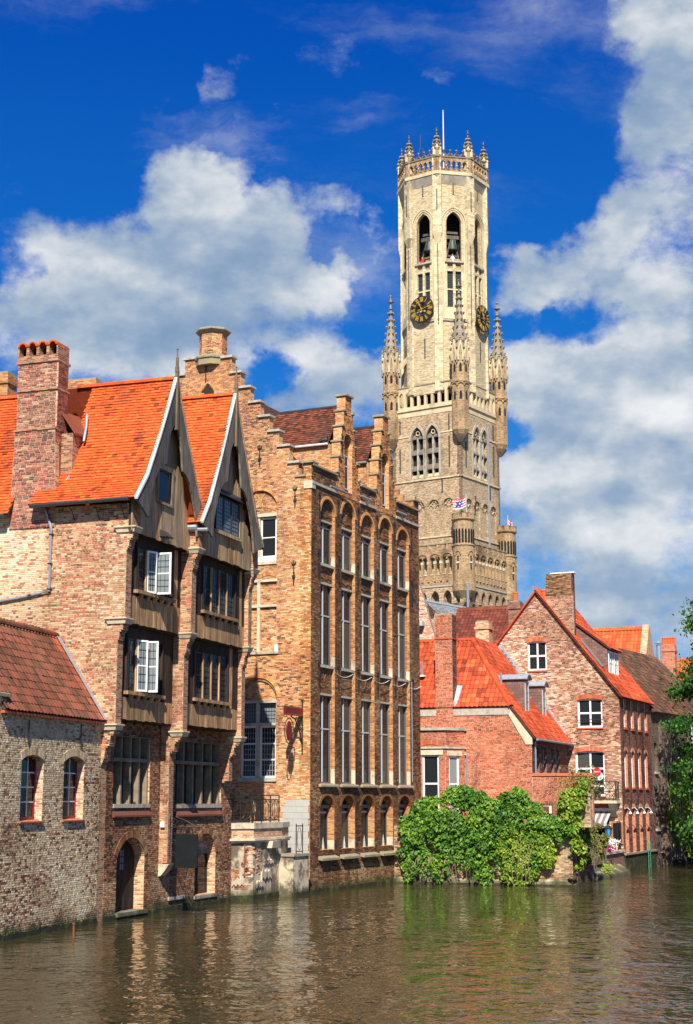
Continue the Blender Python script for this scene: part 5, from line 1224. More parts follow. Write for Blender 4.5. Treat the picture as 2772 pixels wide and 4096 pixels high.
# main roof behind the gable
slope_slab(ch, CF, .4, LEN, -.42, zpar-.9, uctr, zr[-1]-.8, t_brown, 'main_roof'); slope_slab(ch, CF, .4, LEN, uctr, zr[-1]-.8, uctr*2+.4, zpar-.9, t_brown, 'main_roof')
MB().box(CF, .5, LEN, -8.5, -.75, 0, zpar-1).build('inner_core', m_blind, ch)
brick_wall(Fr(CF.p(LEN, 0, 0), -CS.u), [(0, -.6), (8.4, -.6), (8.4, zpar), (4.2, zr[-1]-1), (0, zpar)], [], ch, fmat, name='back_gable', thick=.3, course=.3, blen=.6)
algae(CF, 0, LEN, .18, ch)

# ------------------------------------------------------------------ stone landing stage in front of the gable wall
ls = thing('landing_stage', 'crumbling rendered stone landing stage with moulded cornice below the stepped gable', 'landing stage', (-3.6, 64.5, 0))
pl = [(-6.2, 61.9), (-4.7, 62.1), (-3.75, 62.75), (-2.75, 65.3), (-2.5, 66.55), (-6.5, 68.2)]
ztl = 3.02
def ring(mb, grow, z0, z1, m=0):
    cx = sum(p[0] for p in pl)/6; cy = sum(p[1] for p in pl)/6
    pts = [(x+(x-cx)/math.hypot(x-cx, y-cy)*grow, y+(y-cy)/math.hypot(x-cx, y-cy)*grow) for x, y in pl]; n = 6
    mb.add([(x, y, z0) for x, y in pts]+[(x, y, z1) for x, y in pts], [tuple(range(n, 2*n)), tuple(range(n-1, -1, -1))]+[(i, (i+1) % n, n+(i+1) % n, n+i) for i in range(n)], m)
mb = MB(); ring(mb, 0, -.6, 2.25); mb.build('rendered_wall', m_plaster, ls)
mb = MB(); ring(mb, .12, 2.25, 2.33); ring(mb, .2, 2.33, 2.42); mb.build('moulded_cornice', m_stone_pale, ls)
mb = MB(); ring(mb, .03, 2.42, 2.8); mb.build('brick_band', x_buff, ls)
mb = MB(); ring(mb, .10, 2.8, ztl); mb.build('deck_slab', m_stone_pale, ls)
mb = MB(); ring(mb, .04, -.6, .2); mb.build('foot_course', m_algae, ls)
LF1 = Fr(pl[1], np.array(pl[2])-np.array(pl[1])); LF2 = Fr(pl[2], np.array(pl[3])-np.array(pl[2])); LF0 = Fr(pl[0], np.array(pl[1])-np.array(pl[0]))
def patch(fr, u0, u1, z0, z1, m=None):
    n = 0
    z = z0
    while z < z1:
        u = u0+random.uniform(-.1, .1)
        while u < u1:
            L_ = .21
            if random.random() < .8: o = MB().box(fr, u, u+L_-.014, -.03, .012+random.uniform(-.004, .006), z, z+.058).build('brick', b_buff, LW); o.color = (random.random(), 0, 0, 1)
            u += L_
        z += .07
LW = ls.children[0]
patch(LF0, .9, 1.4, .8, 1.9); patch(LF1, .05, .35, .7, 1.3); patch(LF1, .75, 1.05, .9, 2.1); patch(LF2, .2, .55, 1.0, 2.0); patch(LF1, .3, .9, .45, .6)
for fr_, u0, u1, z0, z1 in ((LF1, .15, .7, .55, .9), (LF2, .75, 1.7, .75, 1.15), (LF2, 1.0, 1.9, 1.35, 1.55), (LF2, .3, .9, .45, .75)):
    P = [(u0+(u1-u0)*i/6, z0+(z1-z0)*(.3 if i % 2 else 0)) for i in range(7)]; Q = [(u0+(u1-u0)*i/6, z1-(z1-z0)*(.25 if (i+1) % 2 else 0)) for i in range(7)]
    MB().strip(fr_, P, Q, -.05, .06).build('broken_render', m_plaster, ls)
MB().hexa([LF2.p(u, v, z) for z, k in ((2.0, .8), (2.28, 1)) for u, v in ((1.3, -.1), (1.3, .3*k), (2.1, .3*k), (2.1, -.1))]).build('loose_stone', m_stone_pale, ls)
# lower landing beside the corner
P0 = np.array(pl[3]); low = MB(); lf = Fr((-2.75, 65.0), CF.u)
low.box(lf, .1, 1.55, -.3, .55, -.6, 1.62); low.build('lower_landing', m_plaster, ls); MB().box(lf, .05, 1.6, -.35, .61, 1.62, 1.72).build('landing_slab', m_coping, ls)
algae(lf, .08, 1.57, .22, ls, .6)
anch = MB(); u = .72; anch.tube([LF1.p(u, .06, .95), LF1.p(u, .06, 2.2)], .025, 6)
for s_, z in ((1, 1.95), (-1, 1.45), (1, 1.2)): anch.tube(curl(LF1, u+s_*.09, z, .09, .06, 1.0, 0 if s_ > 0 else PI, s_), .02, 5)
anch.build('rusty_wall_anchor', m_rust, ls)
# balcony railing round the deck
rl = thing('balcony_railing', 'black wrought iron railing with interlaced circles on the stone landing stage', 'railing', (pl[1][0], pl[1][1], ztl))
def rail_run(fr, u0, u1, n, z0=ztl, h=1.12):
    for z in (z0+.1, z0+h-.02): tubes('rail', m_iron, rl, [fr.p(u0, -.08, z), fr.p(u1, -.08, z)], .022, 6)
    tubes('rail', m_iron, rl, [fr.p(u0, -.08, z0+h-.18), fr.p(u1, -.08, z0+h-.18)], .014, 5)
    for i in range(n+1):
        u = u0+(u1-u0)*i/n; tubes('post', m_iron, rl, [fr.p(u, -.08, z0), fr.p(u, -.08, z0+h)], .028, 6)
        if i < n:
            w_ = (u1-u0)/n; r_ = min(.38, w_*.52)
            for c_ in (.36, .64):
                tubes('hoop', m_iron, rl, [fr.p(u+w_*c_+r_*math.cos(t), -.08, z0+.52+.40*math.sin(t)) for t in np.linspace(0, 2*PI, 21)[:-1]], .013, 5) if False else MB().tube([fr.p(u+w_*c_+r_*math.cos(t), -.08, z0+.52+.40*math.sin(t)) for t in np.linspace(0, 2*PI, 21)[:-1]], .013, 5, closed=True).build('hoop', m_iron, rl)
            for c_ in (.2, .5, .8): tubes('baluster', m_iron, rl, [fr.p(u+w_*c_, -.08, z0+.1), fr.p(u+w_*c_, -.08, z0+h-.18)], .011, 5)
rail_run(LF0, .2, 1.5, 1); rail_run(LF1, .05, 1.12, 1); rail_run(LF2, .05, 2.7, 3)
r2 = thing('stair_railing', 'small black iron hoop railing on the lower landing by the corner', 'railing', tuple(lf.p(1.2, .2, 1.72)))
for a, b in ((.85, 1.45),):
    for z in (1.8, 2.85): MB().tube([lf.p(a, .3, z), lf.p(b, .3, z)], .02, 5).build('rail', m_iron, r2)
    for u in (a, b): MB().tube([lf.p(u, .3, 1.72), lf.p(u, .3, 2.95)], .024, 5).build('post', m_iron, r2)
    MB().tube([lf.p((a+b)/2+.2*math.cos(t), .3, 2.32+.46*math.sin(t)) for t in np.linspace(0, 2*PI, 17)[:-1]], .013, 5, closed=True).build('hoop', m_iron, r2)
# ------------------------------------------------------------------ belfry
DT = 197.0
TC = np.array([(1018-786.5)/FPX*DT, DT, 0.0])
AC = math.atan2(TC[0], TC[1])
PHI = rad(15)                        # near corner, measured to the right of the line of sight
def dirv(a): t = -AC+a; return np.array([math.sin(t), -math.cos(t), 0.0])     # from the tower's axis, 0 = towards the camera
tw = thing('belfry', 'tall medieval stone and brick belfry with octagonal lantern and clock', 'tower', (TC[0], TC[1], 0))
def tface(a, dist, half):
    """vertical face whose outward normal points at angle a; u = 0 in the middle"""
    n = dirv(a); u = np.array([-n[1], n[0], 0]); return Fr(TC+n*dist, u)
KC = TC+dirv(PHI)*7.3
KF = Fr(KC, (1, 0))
def tz(yd): return KF.px((1050, yd))[1]
OF = Fr(TC+dirv(rad(-7.5))*5.9, (1, 0))
def oz(yd): return OF.px((1005, yd))[1]
def panel(fr, poly, holes, parent, m, name, v=0.0, thick=.4, step=.12, kind=None):
    zs = [z for _, z in poly]; z0, z1 = min(zs), max(zs); n = max(1, int(round((z1-z0)/step))); h = (z1-z0)/n; mb = MB(); prev = None; st_ = z0
    def flush(iv, a, b):
        for p, r in iv: mb.box(fr, p, r, v-thick, v, a, b)
    for i in range(n):
        iv = ivals(poly, holes, z0+(i+.5)*h)
        if iv != prev:
            if prev: flush(prev, st_, z0+i*h)
            prev = iv; st_ = z0+i*h
    if prev: flush(prev, st_, z1)
    return mb.build(name, m, parent, kind)
def rectp(a, b, c, d): return [(a, c), (b, c), (b, d), (a, d)]
HS = 7.3/math.sqrt(2)                # half side of the square shaft
SQ = [PHI+rad(45+90*k) for k in range(4)]      # outward normals: right, back, back-left, left
AR, AL = SQ[0], SQ[3]
z_base = tz(1329); z_sc1 = tz(1212); z_sc2 = tz(1078); z_sc3 = tz(974); z_band0 = tz(929); z_band1 = tz(914); z_bal = tz(861)
m_tw = x_tower
# -- square shaft
MB().hexa([TC+dirv(PHI+PI/2*k)*5.8+np.array([0, 0, z]) for z in (0, z_band0) for k in range(4)]).build('shaft_core', m_tw, tw)
for a in SQ:
    f = tface(a, HS, HS)
    vis = a in (AR, AL)
    # blind arcade zone
    ah = []
    if vis:
        n = 4; w_ = (2*HS-1.6)/n
        for i in range(n): c = -HS+.8+w_*(i+.5); ah.append(hole(c-w_*.36, c+w_*.36, z_sc1, tz(1140), w_*.36))
    panel(f, rectp(-HS, HS, z_sc1-5, z_sc2), ah, tw, m_tw, 'shaft_wall', thick=.32)
    MB().box(f, -HS+.1, HS-.1, -.32, -.22, z_sc1-5, z_sc2-.1).build('niche_back', m_tw, tw)
    if vis:
        for h_ in ah:
            c = (h_[0]+h_[1])/2; w_ = (h_[1]-h_[0])
            for k in (-1, 0, 1): voussoirs(f, c+k*w_*.31-w_*.15, c+k*w_*.31+w_*.15, h_[3]-.25+(.5 if k == 0 else 0), w_*.2, tw, m_tw, 8, .12, v=-.2, kind='pt', joined=True, proud=.12)
            voussoirs(f, h_[0], h_[1], h_[3], h_[4], tw, m_tw, 16, .22, v=.01, joined=True, proud=.06)
    # window zone
    wh_ = []
    if vis:
        for c in (-1.32 if a == AL else -.95, .98 if a == AL else 1.05): wh_.append(hole(c-.92, c+.92, tz(1072), tz(985), 1.75, 'pt'))
    panel(f, rectp(-HS, HS, z_sc2, z_band0), wh_, tw, m_tw, 'shaft_wall', thick=.55)
    panel(f, rectp(-HS-.02, HS+.02, z_band0, z_band1), [], tw, m_towerstone, 'stone_band', v=.05, thick=.5)
    for z, g_ in ((z_sc1, .12), (z_sc2, .14), (z_sc3, .08), (z_band1, .22)): 
        if z == z_sc3 and vis:
            xs = [-HS]+[x for h_ in wh_ for x in (h_[0]-.3, h_[1]+.3)]+[HS]
            for i in range(0, len(xs)-1, 2):
                if xs[i+1]-xs[i] > .1: MB().box(f, xs[i]-(.08 if i == 0 else 0), xs[i+1]+(.08 if i == len(xs)-2 else 0), -.2, g_, z-.09, z+.09).build('string_course', m_towerstone, tw)
        else: MB().box(f, -HS-g_, HS+g_, -.2, g_, z-.1, z+.08).build('string_course', m_towerstone, tw)
    if vis:
        for h_ in wh_:
            c = (h_[0]+h_[1])/2
            voussoirs(f, h_[0]-.03, h_[1]+.03, h_[3], h_[4]+.03, tw, m_towergrey, 18, .34, v=.02, kind='pt', joined=True, proud=.10)
            for s_ in (-1, 1): MB().box(f, c+s_*1.08-.14, c+s_*1.08+.14, -.3, .06, h_[2]-.2, h_[3]).build('stone_jamb', m_towergrey, tw)
            wt = MB().box(f, h_[0], h_[1], -.62, -.58, h_[2], h_[3]+h_[4]).build('belfry_window', m_blind, tw)
            MB().box(f, c-.12, c+.12, -.55, -.12, h_[2], h_[3]+.1).build('stone_mullion', m_towergrey, wt)
            for s_ in (-.5, .5): voussoirs(f, c+s_*.92-.36, c+s_*.92+.36, h_[3]-.1, .62, wt, m_towerstone, 8, .14, v=-.3, kind='pt', joined=True)
            MB().tube([f.p(c+.28*math.cos(t), -.22, h_[3]+.95+.28*math.sin(t)) for t in np.linspace(0, 2*PI, 13)[:-1]], .09, 5, closed=True).build('tracery_ring', m_towerstone, wt)
            for k in range(3):
                zz = h_[2]+.25+k*2.1
                for s_ in (-.5, .5): MB().hexa([f.p(c+s_*.92-.36, -.5, zz+1.35), f.p(c+s_*.92-.36, -.05, zz+.7), f.p(c+s_*.92+.36, -.05, zz+.7), f.p(c+s_*.92+.36, -.5, zz+1.35), f.p(c+s_*.92-.36, -.5, zz+1.5), f.p(c+s_*.92-.36, -.05, zz+.82), f.p(c+s_*.92+.36, -.05, zz+.82), f.p(c+s_*.92+.36, -.5, zz+1.5)]).build('louvre', m_louvre, wt)
            MB().hexa([f.p(h_[0]-.1, -.5, h_[2]-.4), f.p(h_[0]-.1, .12, h_[2]-.4), f.p(h_[1]+.1, .12, h_[2]-.4), f.p(h_[1]+.1, -.5, h_[2]-.4), f.p(h_[0]-.1, -.5, h_[2]+.55), f.p(h_[0]-.1, .08, h_[2]-.3), f.p(h_[1]+.1, .08, h_[2]-.3), f.p(h_[1]+.1, -.5, h_[2]+.55)]).build('sloping_sill', m_towerstone, tw)
        for x, za, zb in ((-3.9, tz(1055), tz(1000)), (3.5, tz(1055), tz(985)), (3.5, tz(970), tz(935)), (-3.9, tz(965), tz(935)), (-1.6, tz(1150), tz(1115)), (2.4, tz(1112), tz(1080))): MB().tube([f.p(x, .06, za), f.p(x, .06, zb)], .09, 5).build('wall_anchor', m_iron, tw)
    # balustrade
    n = 8; w_ = (2*HS-2.0)/n; bh_ = [hole(-HS+1.0+w_*i+w_*.17, -HS+1.0+w_*(i+1)-w_*.17, z_band1+.45, z_bal-1.15, .55, 'pt') for i in range(n)]
    panel(f, rectp(-HS-.1, HS+.1, z_band1, z_bal), bh_ if vis else [], tw, m_towerstone, 'balustrade', v=.12, thick=.35)
    MB().box(f, -HS-.2, HS+.2, -.3, .22, z_bal, z_bal+.14).build('balustrade_coping', m_coping, tw)
MB().hexa([TC+dirv(PHI+PI/2*k)*7.1+np.array([0, 0, z]) for z in (z_band1-.3, z_band1) for k in range(4)]).build('gallery_floor', m_towergrey, tw)
MB().tube([tface(AR, HS, HS).p(1.75, .18, tz(1380)), tface(AR, HS, HS).p(1.75, .18, z_sc3+1.6)], .14, 6).build('rain_pipe', m_zinc, tw)
# -- corner turrets with crocketed spires
def spire(c, r, z0, z1, n, m, par, name='spire', crockets=8, kr=.13, kd=.28):
    o = MB().lathe((c[0], c[1], 0), [(r, z0), (r*.12, z1)], n, PI/8).build(name, m, par)
    mb = MB()
    for k in range(n):
        a = PI/8+2*PI*k/n
        for j in range(crockets):
            t = (j+.4)/crockets; rr = r+(r*.12-r)*t; x, y, z = c[0]+rr*math.cos(a), c[1]+rr*math.sin(a), z0+(z1-z0)*t
            mb.lathe((x+math.cos(a)*kd*.5, y+math.sin(a)*kd*.5, z), [(.02, -kr), (kr, 0), (.02, kr*1.2)], 5)
    mb.build('crockets', m, o, kind='stuff')
    MB().lathe((c[0], c[1], z1), [(r*.12, 0), (r*.32, .1*r), (r*.12, .25*r), (r*.12, .75*r), (r*.45, .95*r), (r*.12, 1.15*r), (r*.09, 1.55*r), (r*.22, 1.68*r), (.02, 1.85*r)], 6).build('finial', m, o)
    return o
def gablets(c, r, z, n, w_, h, m, par):
    for k in range(n):
        a = 2*PI*k/n; nn = np.array([math.cos(a), math.sin(a), 0]); f = Fr(np.array([c[0], c[1], 0])+nn*r*math.cos(PI/n), (-nn[1], nn[0]))
        MB().strip(f, [(-w_/2, z), (-w_/2, z+h*.35), (0, z+h)], [(-w_/2+.2, z), (-w_/2+.22, z+h*.3), (0, z+h*.72)], -.1, .14).add([], []).build('gablet', m_towerstone, par)
        MB().strip(f, [(w_/2-.2, z), (w_/2-.22, z+h*.3), (0, z+h*.72)], [(w_/2, z), (w_/2, z+h*.35), (0, z+h)], -.1, .14).build('gablet', m_towerstone, par)
        MB().lathe(f.p(0, .05, z+h), [(.06, -.1), (.2, .1), (.06, .25), (.14, .38), (.02, .5)], 5).build('gablet_finial', m_towergrey2, par)
for k in range(4):
    c = TC+dirv(PHI+PI/2*k)*7.4
    zc = tz(974)-.2; zt_ = tz(795); r = 1.12
    t_ = MB().lathe((c[0], c[1], 0), [(.35, zc-1.1), (.8, zc-.6), (1.05, zc-.1), (r, zc), (r, tz(872)), (r+.18, tz(870)), (r+.18, tz(866)), (r, tz(864)), (r, zt_)], 8, PI/8).build('corner_turret', x_turret, tw)
    for k2 in range(8):
        a = 2*PI*k2/8; nn = np.array([math.cos(a), math.sin(a), 0]); f = Fr(c+nn*r*math.cos(PI/8), (-nn[1], nn[0]))
        if nn[1] < .3:
            for zz in (tz(910), tz(848)): MB().prism(f, [(-.16, zz), (.16, zz), (.16, zz+.9), (0, zz+1.2), (-.16, zz+.9)], -.05, .015).build('slit', m_blind, t_)
            for s_ in (-.2, .2): pass
        voussoirs(f, -.4, .4, tz(870)-.55, .38, t_, x_turret, 7, .14, v=.0, joined=True, proud=.14)
        MB().lathe(c+np.array([math.cos(a+PI/8), math.sin(a+PI/8), 0])*(r+.12)+np.array([0, 0, zt_-1.2]), [(.10, -.8), (.16, 0), (.05, .3)], 5).build('grotesque', m_towergrey2, t_)
    gablets(c, r+.05, zt_-1.6, 8, .82, 2.9, m_towerstone, t_)
    spire(c, r*.98, zt_-.3, tz(668 if k == 0 else 672), 8, m_towergrey2, t_, crockets=8, kr=.17, kd=.34)
    # flying brace back to the octagon
    d = -dirv(PHI+PI/2*k); fb = Fr(c, d)
    top = [(r, tz(800)), (2.0, tz(782)), (2.8, tz(764)), (3.4, tz(750))]; bot = [(r, tz(822)), (1.6, tz(806)), (2.2, tz(793)), (3.0, tz(786)), ]
    MB().strip(fb, bot, top, -.25, .25).build('flying_brace', m_towerstone, tw)
    MB().lathe((c[0], c[1], 0), [(.3, zc-1.5), (.75, zc-.95), (1.0, zc-.6)], 8).build('carved_corbel', m_stone_dark, tw)
# -- octagonal lantern
RO = 5.75
OV = [rad(-7.5)+PI/4*k for k in range(8)]
W8 = 2*RO*math.sin(PI/8); AP = RO*math.cos(PI/8); hw8 = W8/2
z_o0 = oz(872); z_b0 = oz(588); z_b1 = oz(502); z_bt = oz(478); z_cor = oz(396); z_par = oz(357)
z_w0, z_w1 = oz(694), oz(612)
MB().lathe((TC[0], TC[1], 0), [(3.1, z_o0-1), (3.1, z_cor-.3)], 8).build('dark_lantern_filler', m_blind, tw)  # added black core: darkens the bell stage and blocks light passing through
for zz in (z_b0-.35, z_cor-.3): MB().lathe((TC[0], TC[1], zz), [(AP-.2, 0), (AP-.2, .3)], 16).build('lantern_floor', m_towergrey, tw)
for k in range(8):
    a = rad(-7.5)+PI/8+PI/4*k; f = tface(a, AP, hw8)
    if True:
        # lower rubble, clock stage ashlar, bell stage
        panel(f, rectp(-hw8, hw8, z_o0-1.0, oz(722)), [], tw, x_rubble, 'lantern_wall', thick=.5)
        win = [hole(s_*.56-.40, s_*.56+.40, z_w0, z_w1, .0) for s_ in (-1, 1)]+[hole(s_*.56-.38, s_*.56+.38, z_w1+.35, z_w1+1.1, .7, 'pt') for s_ in (-1, 1)]
        panel(f, rectp(-hw8, hw8, oz(722), z_b0-.25), win, tw, x_ashlar, 'lantern_wall', thick=.6)
        panel(f, rectp(-hw8, hw8, z_b0-.25, z_cor), [hole(-1.02, 1.02, z_b0, z_b1, z_bt-z_b1+.1, 'pt')], tw, x_rubble, 'lantern_wall', thick=.6)
    for s_ in (-1, 1):
        wn = MB().box(f, s_*.56-.40, s_*.56+.40, -.32, -.28, z_w0, z_w1).build('lantern_window', g_lead, tw)
        MB().box(f, s_*.56-.40, s_*.56+.40, -.28, -.15, (z_w0+z_w1)/2-.1, (z_w0+z_w1)/2+.1).build('stone_transom', m_towerstone, wn)
        lead_lattice(f, s_*.56-.4, s_*.56+.4, z_w0, z_w1, -.275, wn, 3, 10, .04)
        MB().box(f, s_*.56-.38, s_*.56+.38, -.4, -.2, z_w1+.35, z_w1+1.8).build('blind_trefoil', x_turret, wn)
    # stepped mouldings round the bell opening
    for dx, vv, m in ((1.02, -.12, m_towerstone), (1.30, .03, m_towerstone), (1.58, .10, m_towerstone)):
        voussoirs(f, -dx, dx, z_b1, (z_bt-z_b1+.1)*(1+(dx-1.02)*.55), tw, m, 18, .2, v=vv, kind='pt', joined=True, proud=.05, depth=.2)
        for s_ in (-1, 1): MB().box(f, s_*dx-(0 if s_ > 0 else .2), s_*dx+(.2 if s_ > 0 else 0), vv-.2, vv+.05, (z_w0-1.2) if dx < 1.5 else oz(720), z_b1).build('moulded_shaft', m_towerstone, tw)
    MB().box(f, -1.3, 1.3, -.3, .22, z_b0-.3, z_b0-.05).build('bell_sill', m_towergrey, tw)
    MB().hexa([f.p(-1.5, -.3, oz(722)), f.p(-1.5, .22, oz(722)), f.p(1.5, .22, oz(722)), f.p(1.5, -.3, oz(722)), f.p(-1.3, -.3, z_w0-.1), f.p(-1.3, .02, z_w0-.1), f.p(1.3, .02, z_w0-.1), f.p(1.3, -.3, z_w0-.1)]).build('sloping_sill', m_towerstone, tw)
    MB().box(f, -hw8, hw8, -.3, .16, oz(726), oz(722)).build('string_course', m_towergrey, tw)
    # corbelled parapet
    zc_ = z_cor
    MB().hexa([f.p(-hw8, -.3, zc_-1.2), f.p(-hw8, .02, zc_-1.2), f.p(hw8, .02, zc_-1.2), f.p(hw8, -.3, zc_-1.2), f.p(-hw8-.2, -.3, zc_), f.p(-hw8-.2, .5, zc_), f.p(hw8+.2, .5, zc_), f.p(hw8+.2, -.3, zc_)]).build('parapet_corbel', m_towergrey, tw)
    MB().box(f, -hw8-.24, hw8+.24, -.1, .56, zc_, zc_+.45).build('parapet_base', m_towerstone, tw)
    ph = [hole(c-.24, c+.24, oz(384), oz(370), .3) for c in [(-hw8+.35+(2*hw8-.7)*(i+.5)/5) for i in range(5)]]
    pp_ = panel(f, rectp(-hw8-.15, hw8+.15, zc_+.45, z_par), ph, tw, x_turret, 'pierced_parapet', v=.48, thick=.28)
    for h_ in ph:
        c = (h_[0]+h_[1])/2; MB().tube([f.p(c+.36*math.cos(t), .5, (h_[2]+h_[3]+.3)/2+.62*math.sin(t)) for t in np.linspace(0, 2*PI, 15)[:-1]], .07, 5, closed=True).build('tracery_loop', m_turretstone if False else x_turret, pp_)
        MB().lathe(f.p(c+.42, .55, h_[2]+.45), [(.02, -.16), (.15, 0), (.02, .16)], 6).build('boss', m_towerstone, pp_)
    MB().box(f, -hw8-.2, hw8+.2, .1, .58, z_par, z_par+.16).build('parapet_coping', m_stone_dark, tw)
    n = 20; crest = [(-hw8+W8*i/n, z_par+.2+.42*abs(math.sin(PI*5*i/n+PI/2))) for i in range(n+1)]
    MB().tube([f.p(u, .34, z) for u, z in crest], .10, 5).build('parapet_crest', m_stone_dark, tw)
    for i in range(1, 5): MB().lathe(f.p(-hw8+W8*i/5, .34, z_par+.6), [(.08, 0), (.2, .12), (.08, .2), (.24, .38), (.05, .6)], 6).build('crest_finial', m_stone_dark, tw)
    if k in (7, 0, 1, 6):
        MB().box(f, -.12, .12, -.02, .02, oz(438), oz(436)).build('putlog_hole', m_blind, tw)
        MB().tube([f.p(0, .06, oz(434)), f.p(0, .06, oz(403))], .075, 5).build('wall_anchor', m_iron, tw)
        for s_ in (-1, 1): MB().box(f, s_*1.35-.16, s_*1.35+.16, -.1, .012, oz(412), oz(408)).build('putlog_hole', m_blind, tw)
        MB().tube([f.p(.1, .06, oz(806)), f.p(.1, .06, oz(762))], .08, 5).build('wall_anchor', m_iron, tw)
    # buttress at each angle
    av = OV[k]; d = dirv(av); bf = Fr(TC+d*(RO-.35), np.array([-d[1], d[0], 0]))
    bt = MB().box(bf, -.55, .55, -.5, .45, z_o0-.8, oz(528)).build('angle_buttress', x_ashlar, tw)
    MB().hexa([bf.p(-.3, -.3, oz(548)), bf.p(-.3, .46, oz(548)), bf.p(.3, .46, oz(548)), bf.p(.3, -.3, oz(548)), bf.p(-.62, -.3, oz(528)), bf.p(-.62, .72, oz(528)), bf.p(.62, .72, oz(528)), bf.p(.62, -.3, oz(528))]).build('buttress_corbel', m_towerstone, bt)
    MB().box(bf, -.6, .6, -.3, .70, oz(528), z_par+.1).build('upper_buttress', x_ashlar, tw)
    MB().tube([bf.p(0, .5, oz(735)), bf.p(0, .5, oz(552))], .055, 5).build('iron_tie', m_iron, bt)
    MB().tube([bf.p(0, .76, oz(475)), bf.p(0, .76, oz(430))], .07, 5).build('wall_anchor', m_iron, bt)
    pc = bf.p(0, .25, 0)
    pn = MB().lathe((pc[0], pc[1], 0), [(.62, z_par+.1), (.62, z_par+1.0), (.7, z_par+1.05), (.55, z_par+1.2)], 8, PI/8).build('pinnacle', m_towergrey2, tw)
    gablets(pc, .6, z_par+.3, 4, .9, 1.6, m_towerstone, pn)
    spire(pc, .56, z_par+1.0, z_par+3.3, 8, m_towergrey2, pn, crockets=4, kr=.17, kd=.28)
# bells
for k in (7, 0, 1):
    a = rad(-7.5)+PI/8+PI/4*k; f = tface(a, AP, hw8)
    bl = link('bell', None, None, None, {7: 'dark bronze bell hanging in the left belfry arch', 0: 'dark bronze bell hanging in the central belfry arch', 1: 'dark bronze bell hanging in the shadowed right belfry arch'}[k], 'bell', 'bells in the belfry'); P = f.p(.15, -1.3, z_b0+3.1); bl.location = tuple(P)
    MB().lathe(P, [(.78, -1.25), (.74, -1.15), (.56, -.7), (.43, -.15), (.38, .15), (.24, .3), (.05, .34)], 14).build('bell_body', m_bronze, bl, smooth=True)
    MB().box(f, -1.0, 1.0, -1.5, -1.1, z_b0+3.4, z_b0+3.9).build('headstock', w_barge, bl)
    MB().tube([f.p(-.95, -1.0, z_b0+.2), f.p(-.1, -1.1, z_b0+3.3)], .12, 5).build('brace', w_barge, bl); MB().tube([f.p(.95, -1.0, z_b0+.2), f.p(.4, -1.1, z_b0+3.3)], .12, 5).build('brace', w_barge, bl)
    MB().box(f, -1.0, 1.0, -1.4, -1.1, z_b0+.9, z_b0+1.15).build('cross_beam', w_barge, bl); MB().box(f, -1.0, 1.0, -1.8, -1.5, z_b0+4.3, z_b0+4.6).build('cross_beam', w_barge, bl)
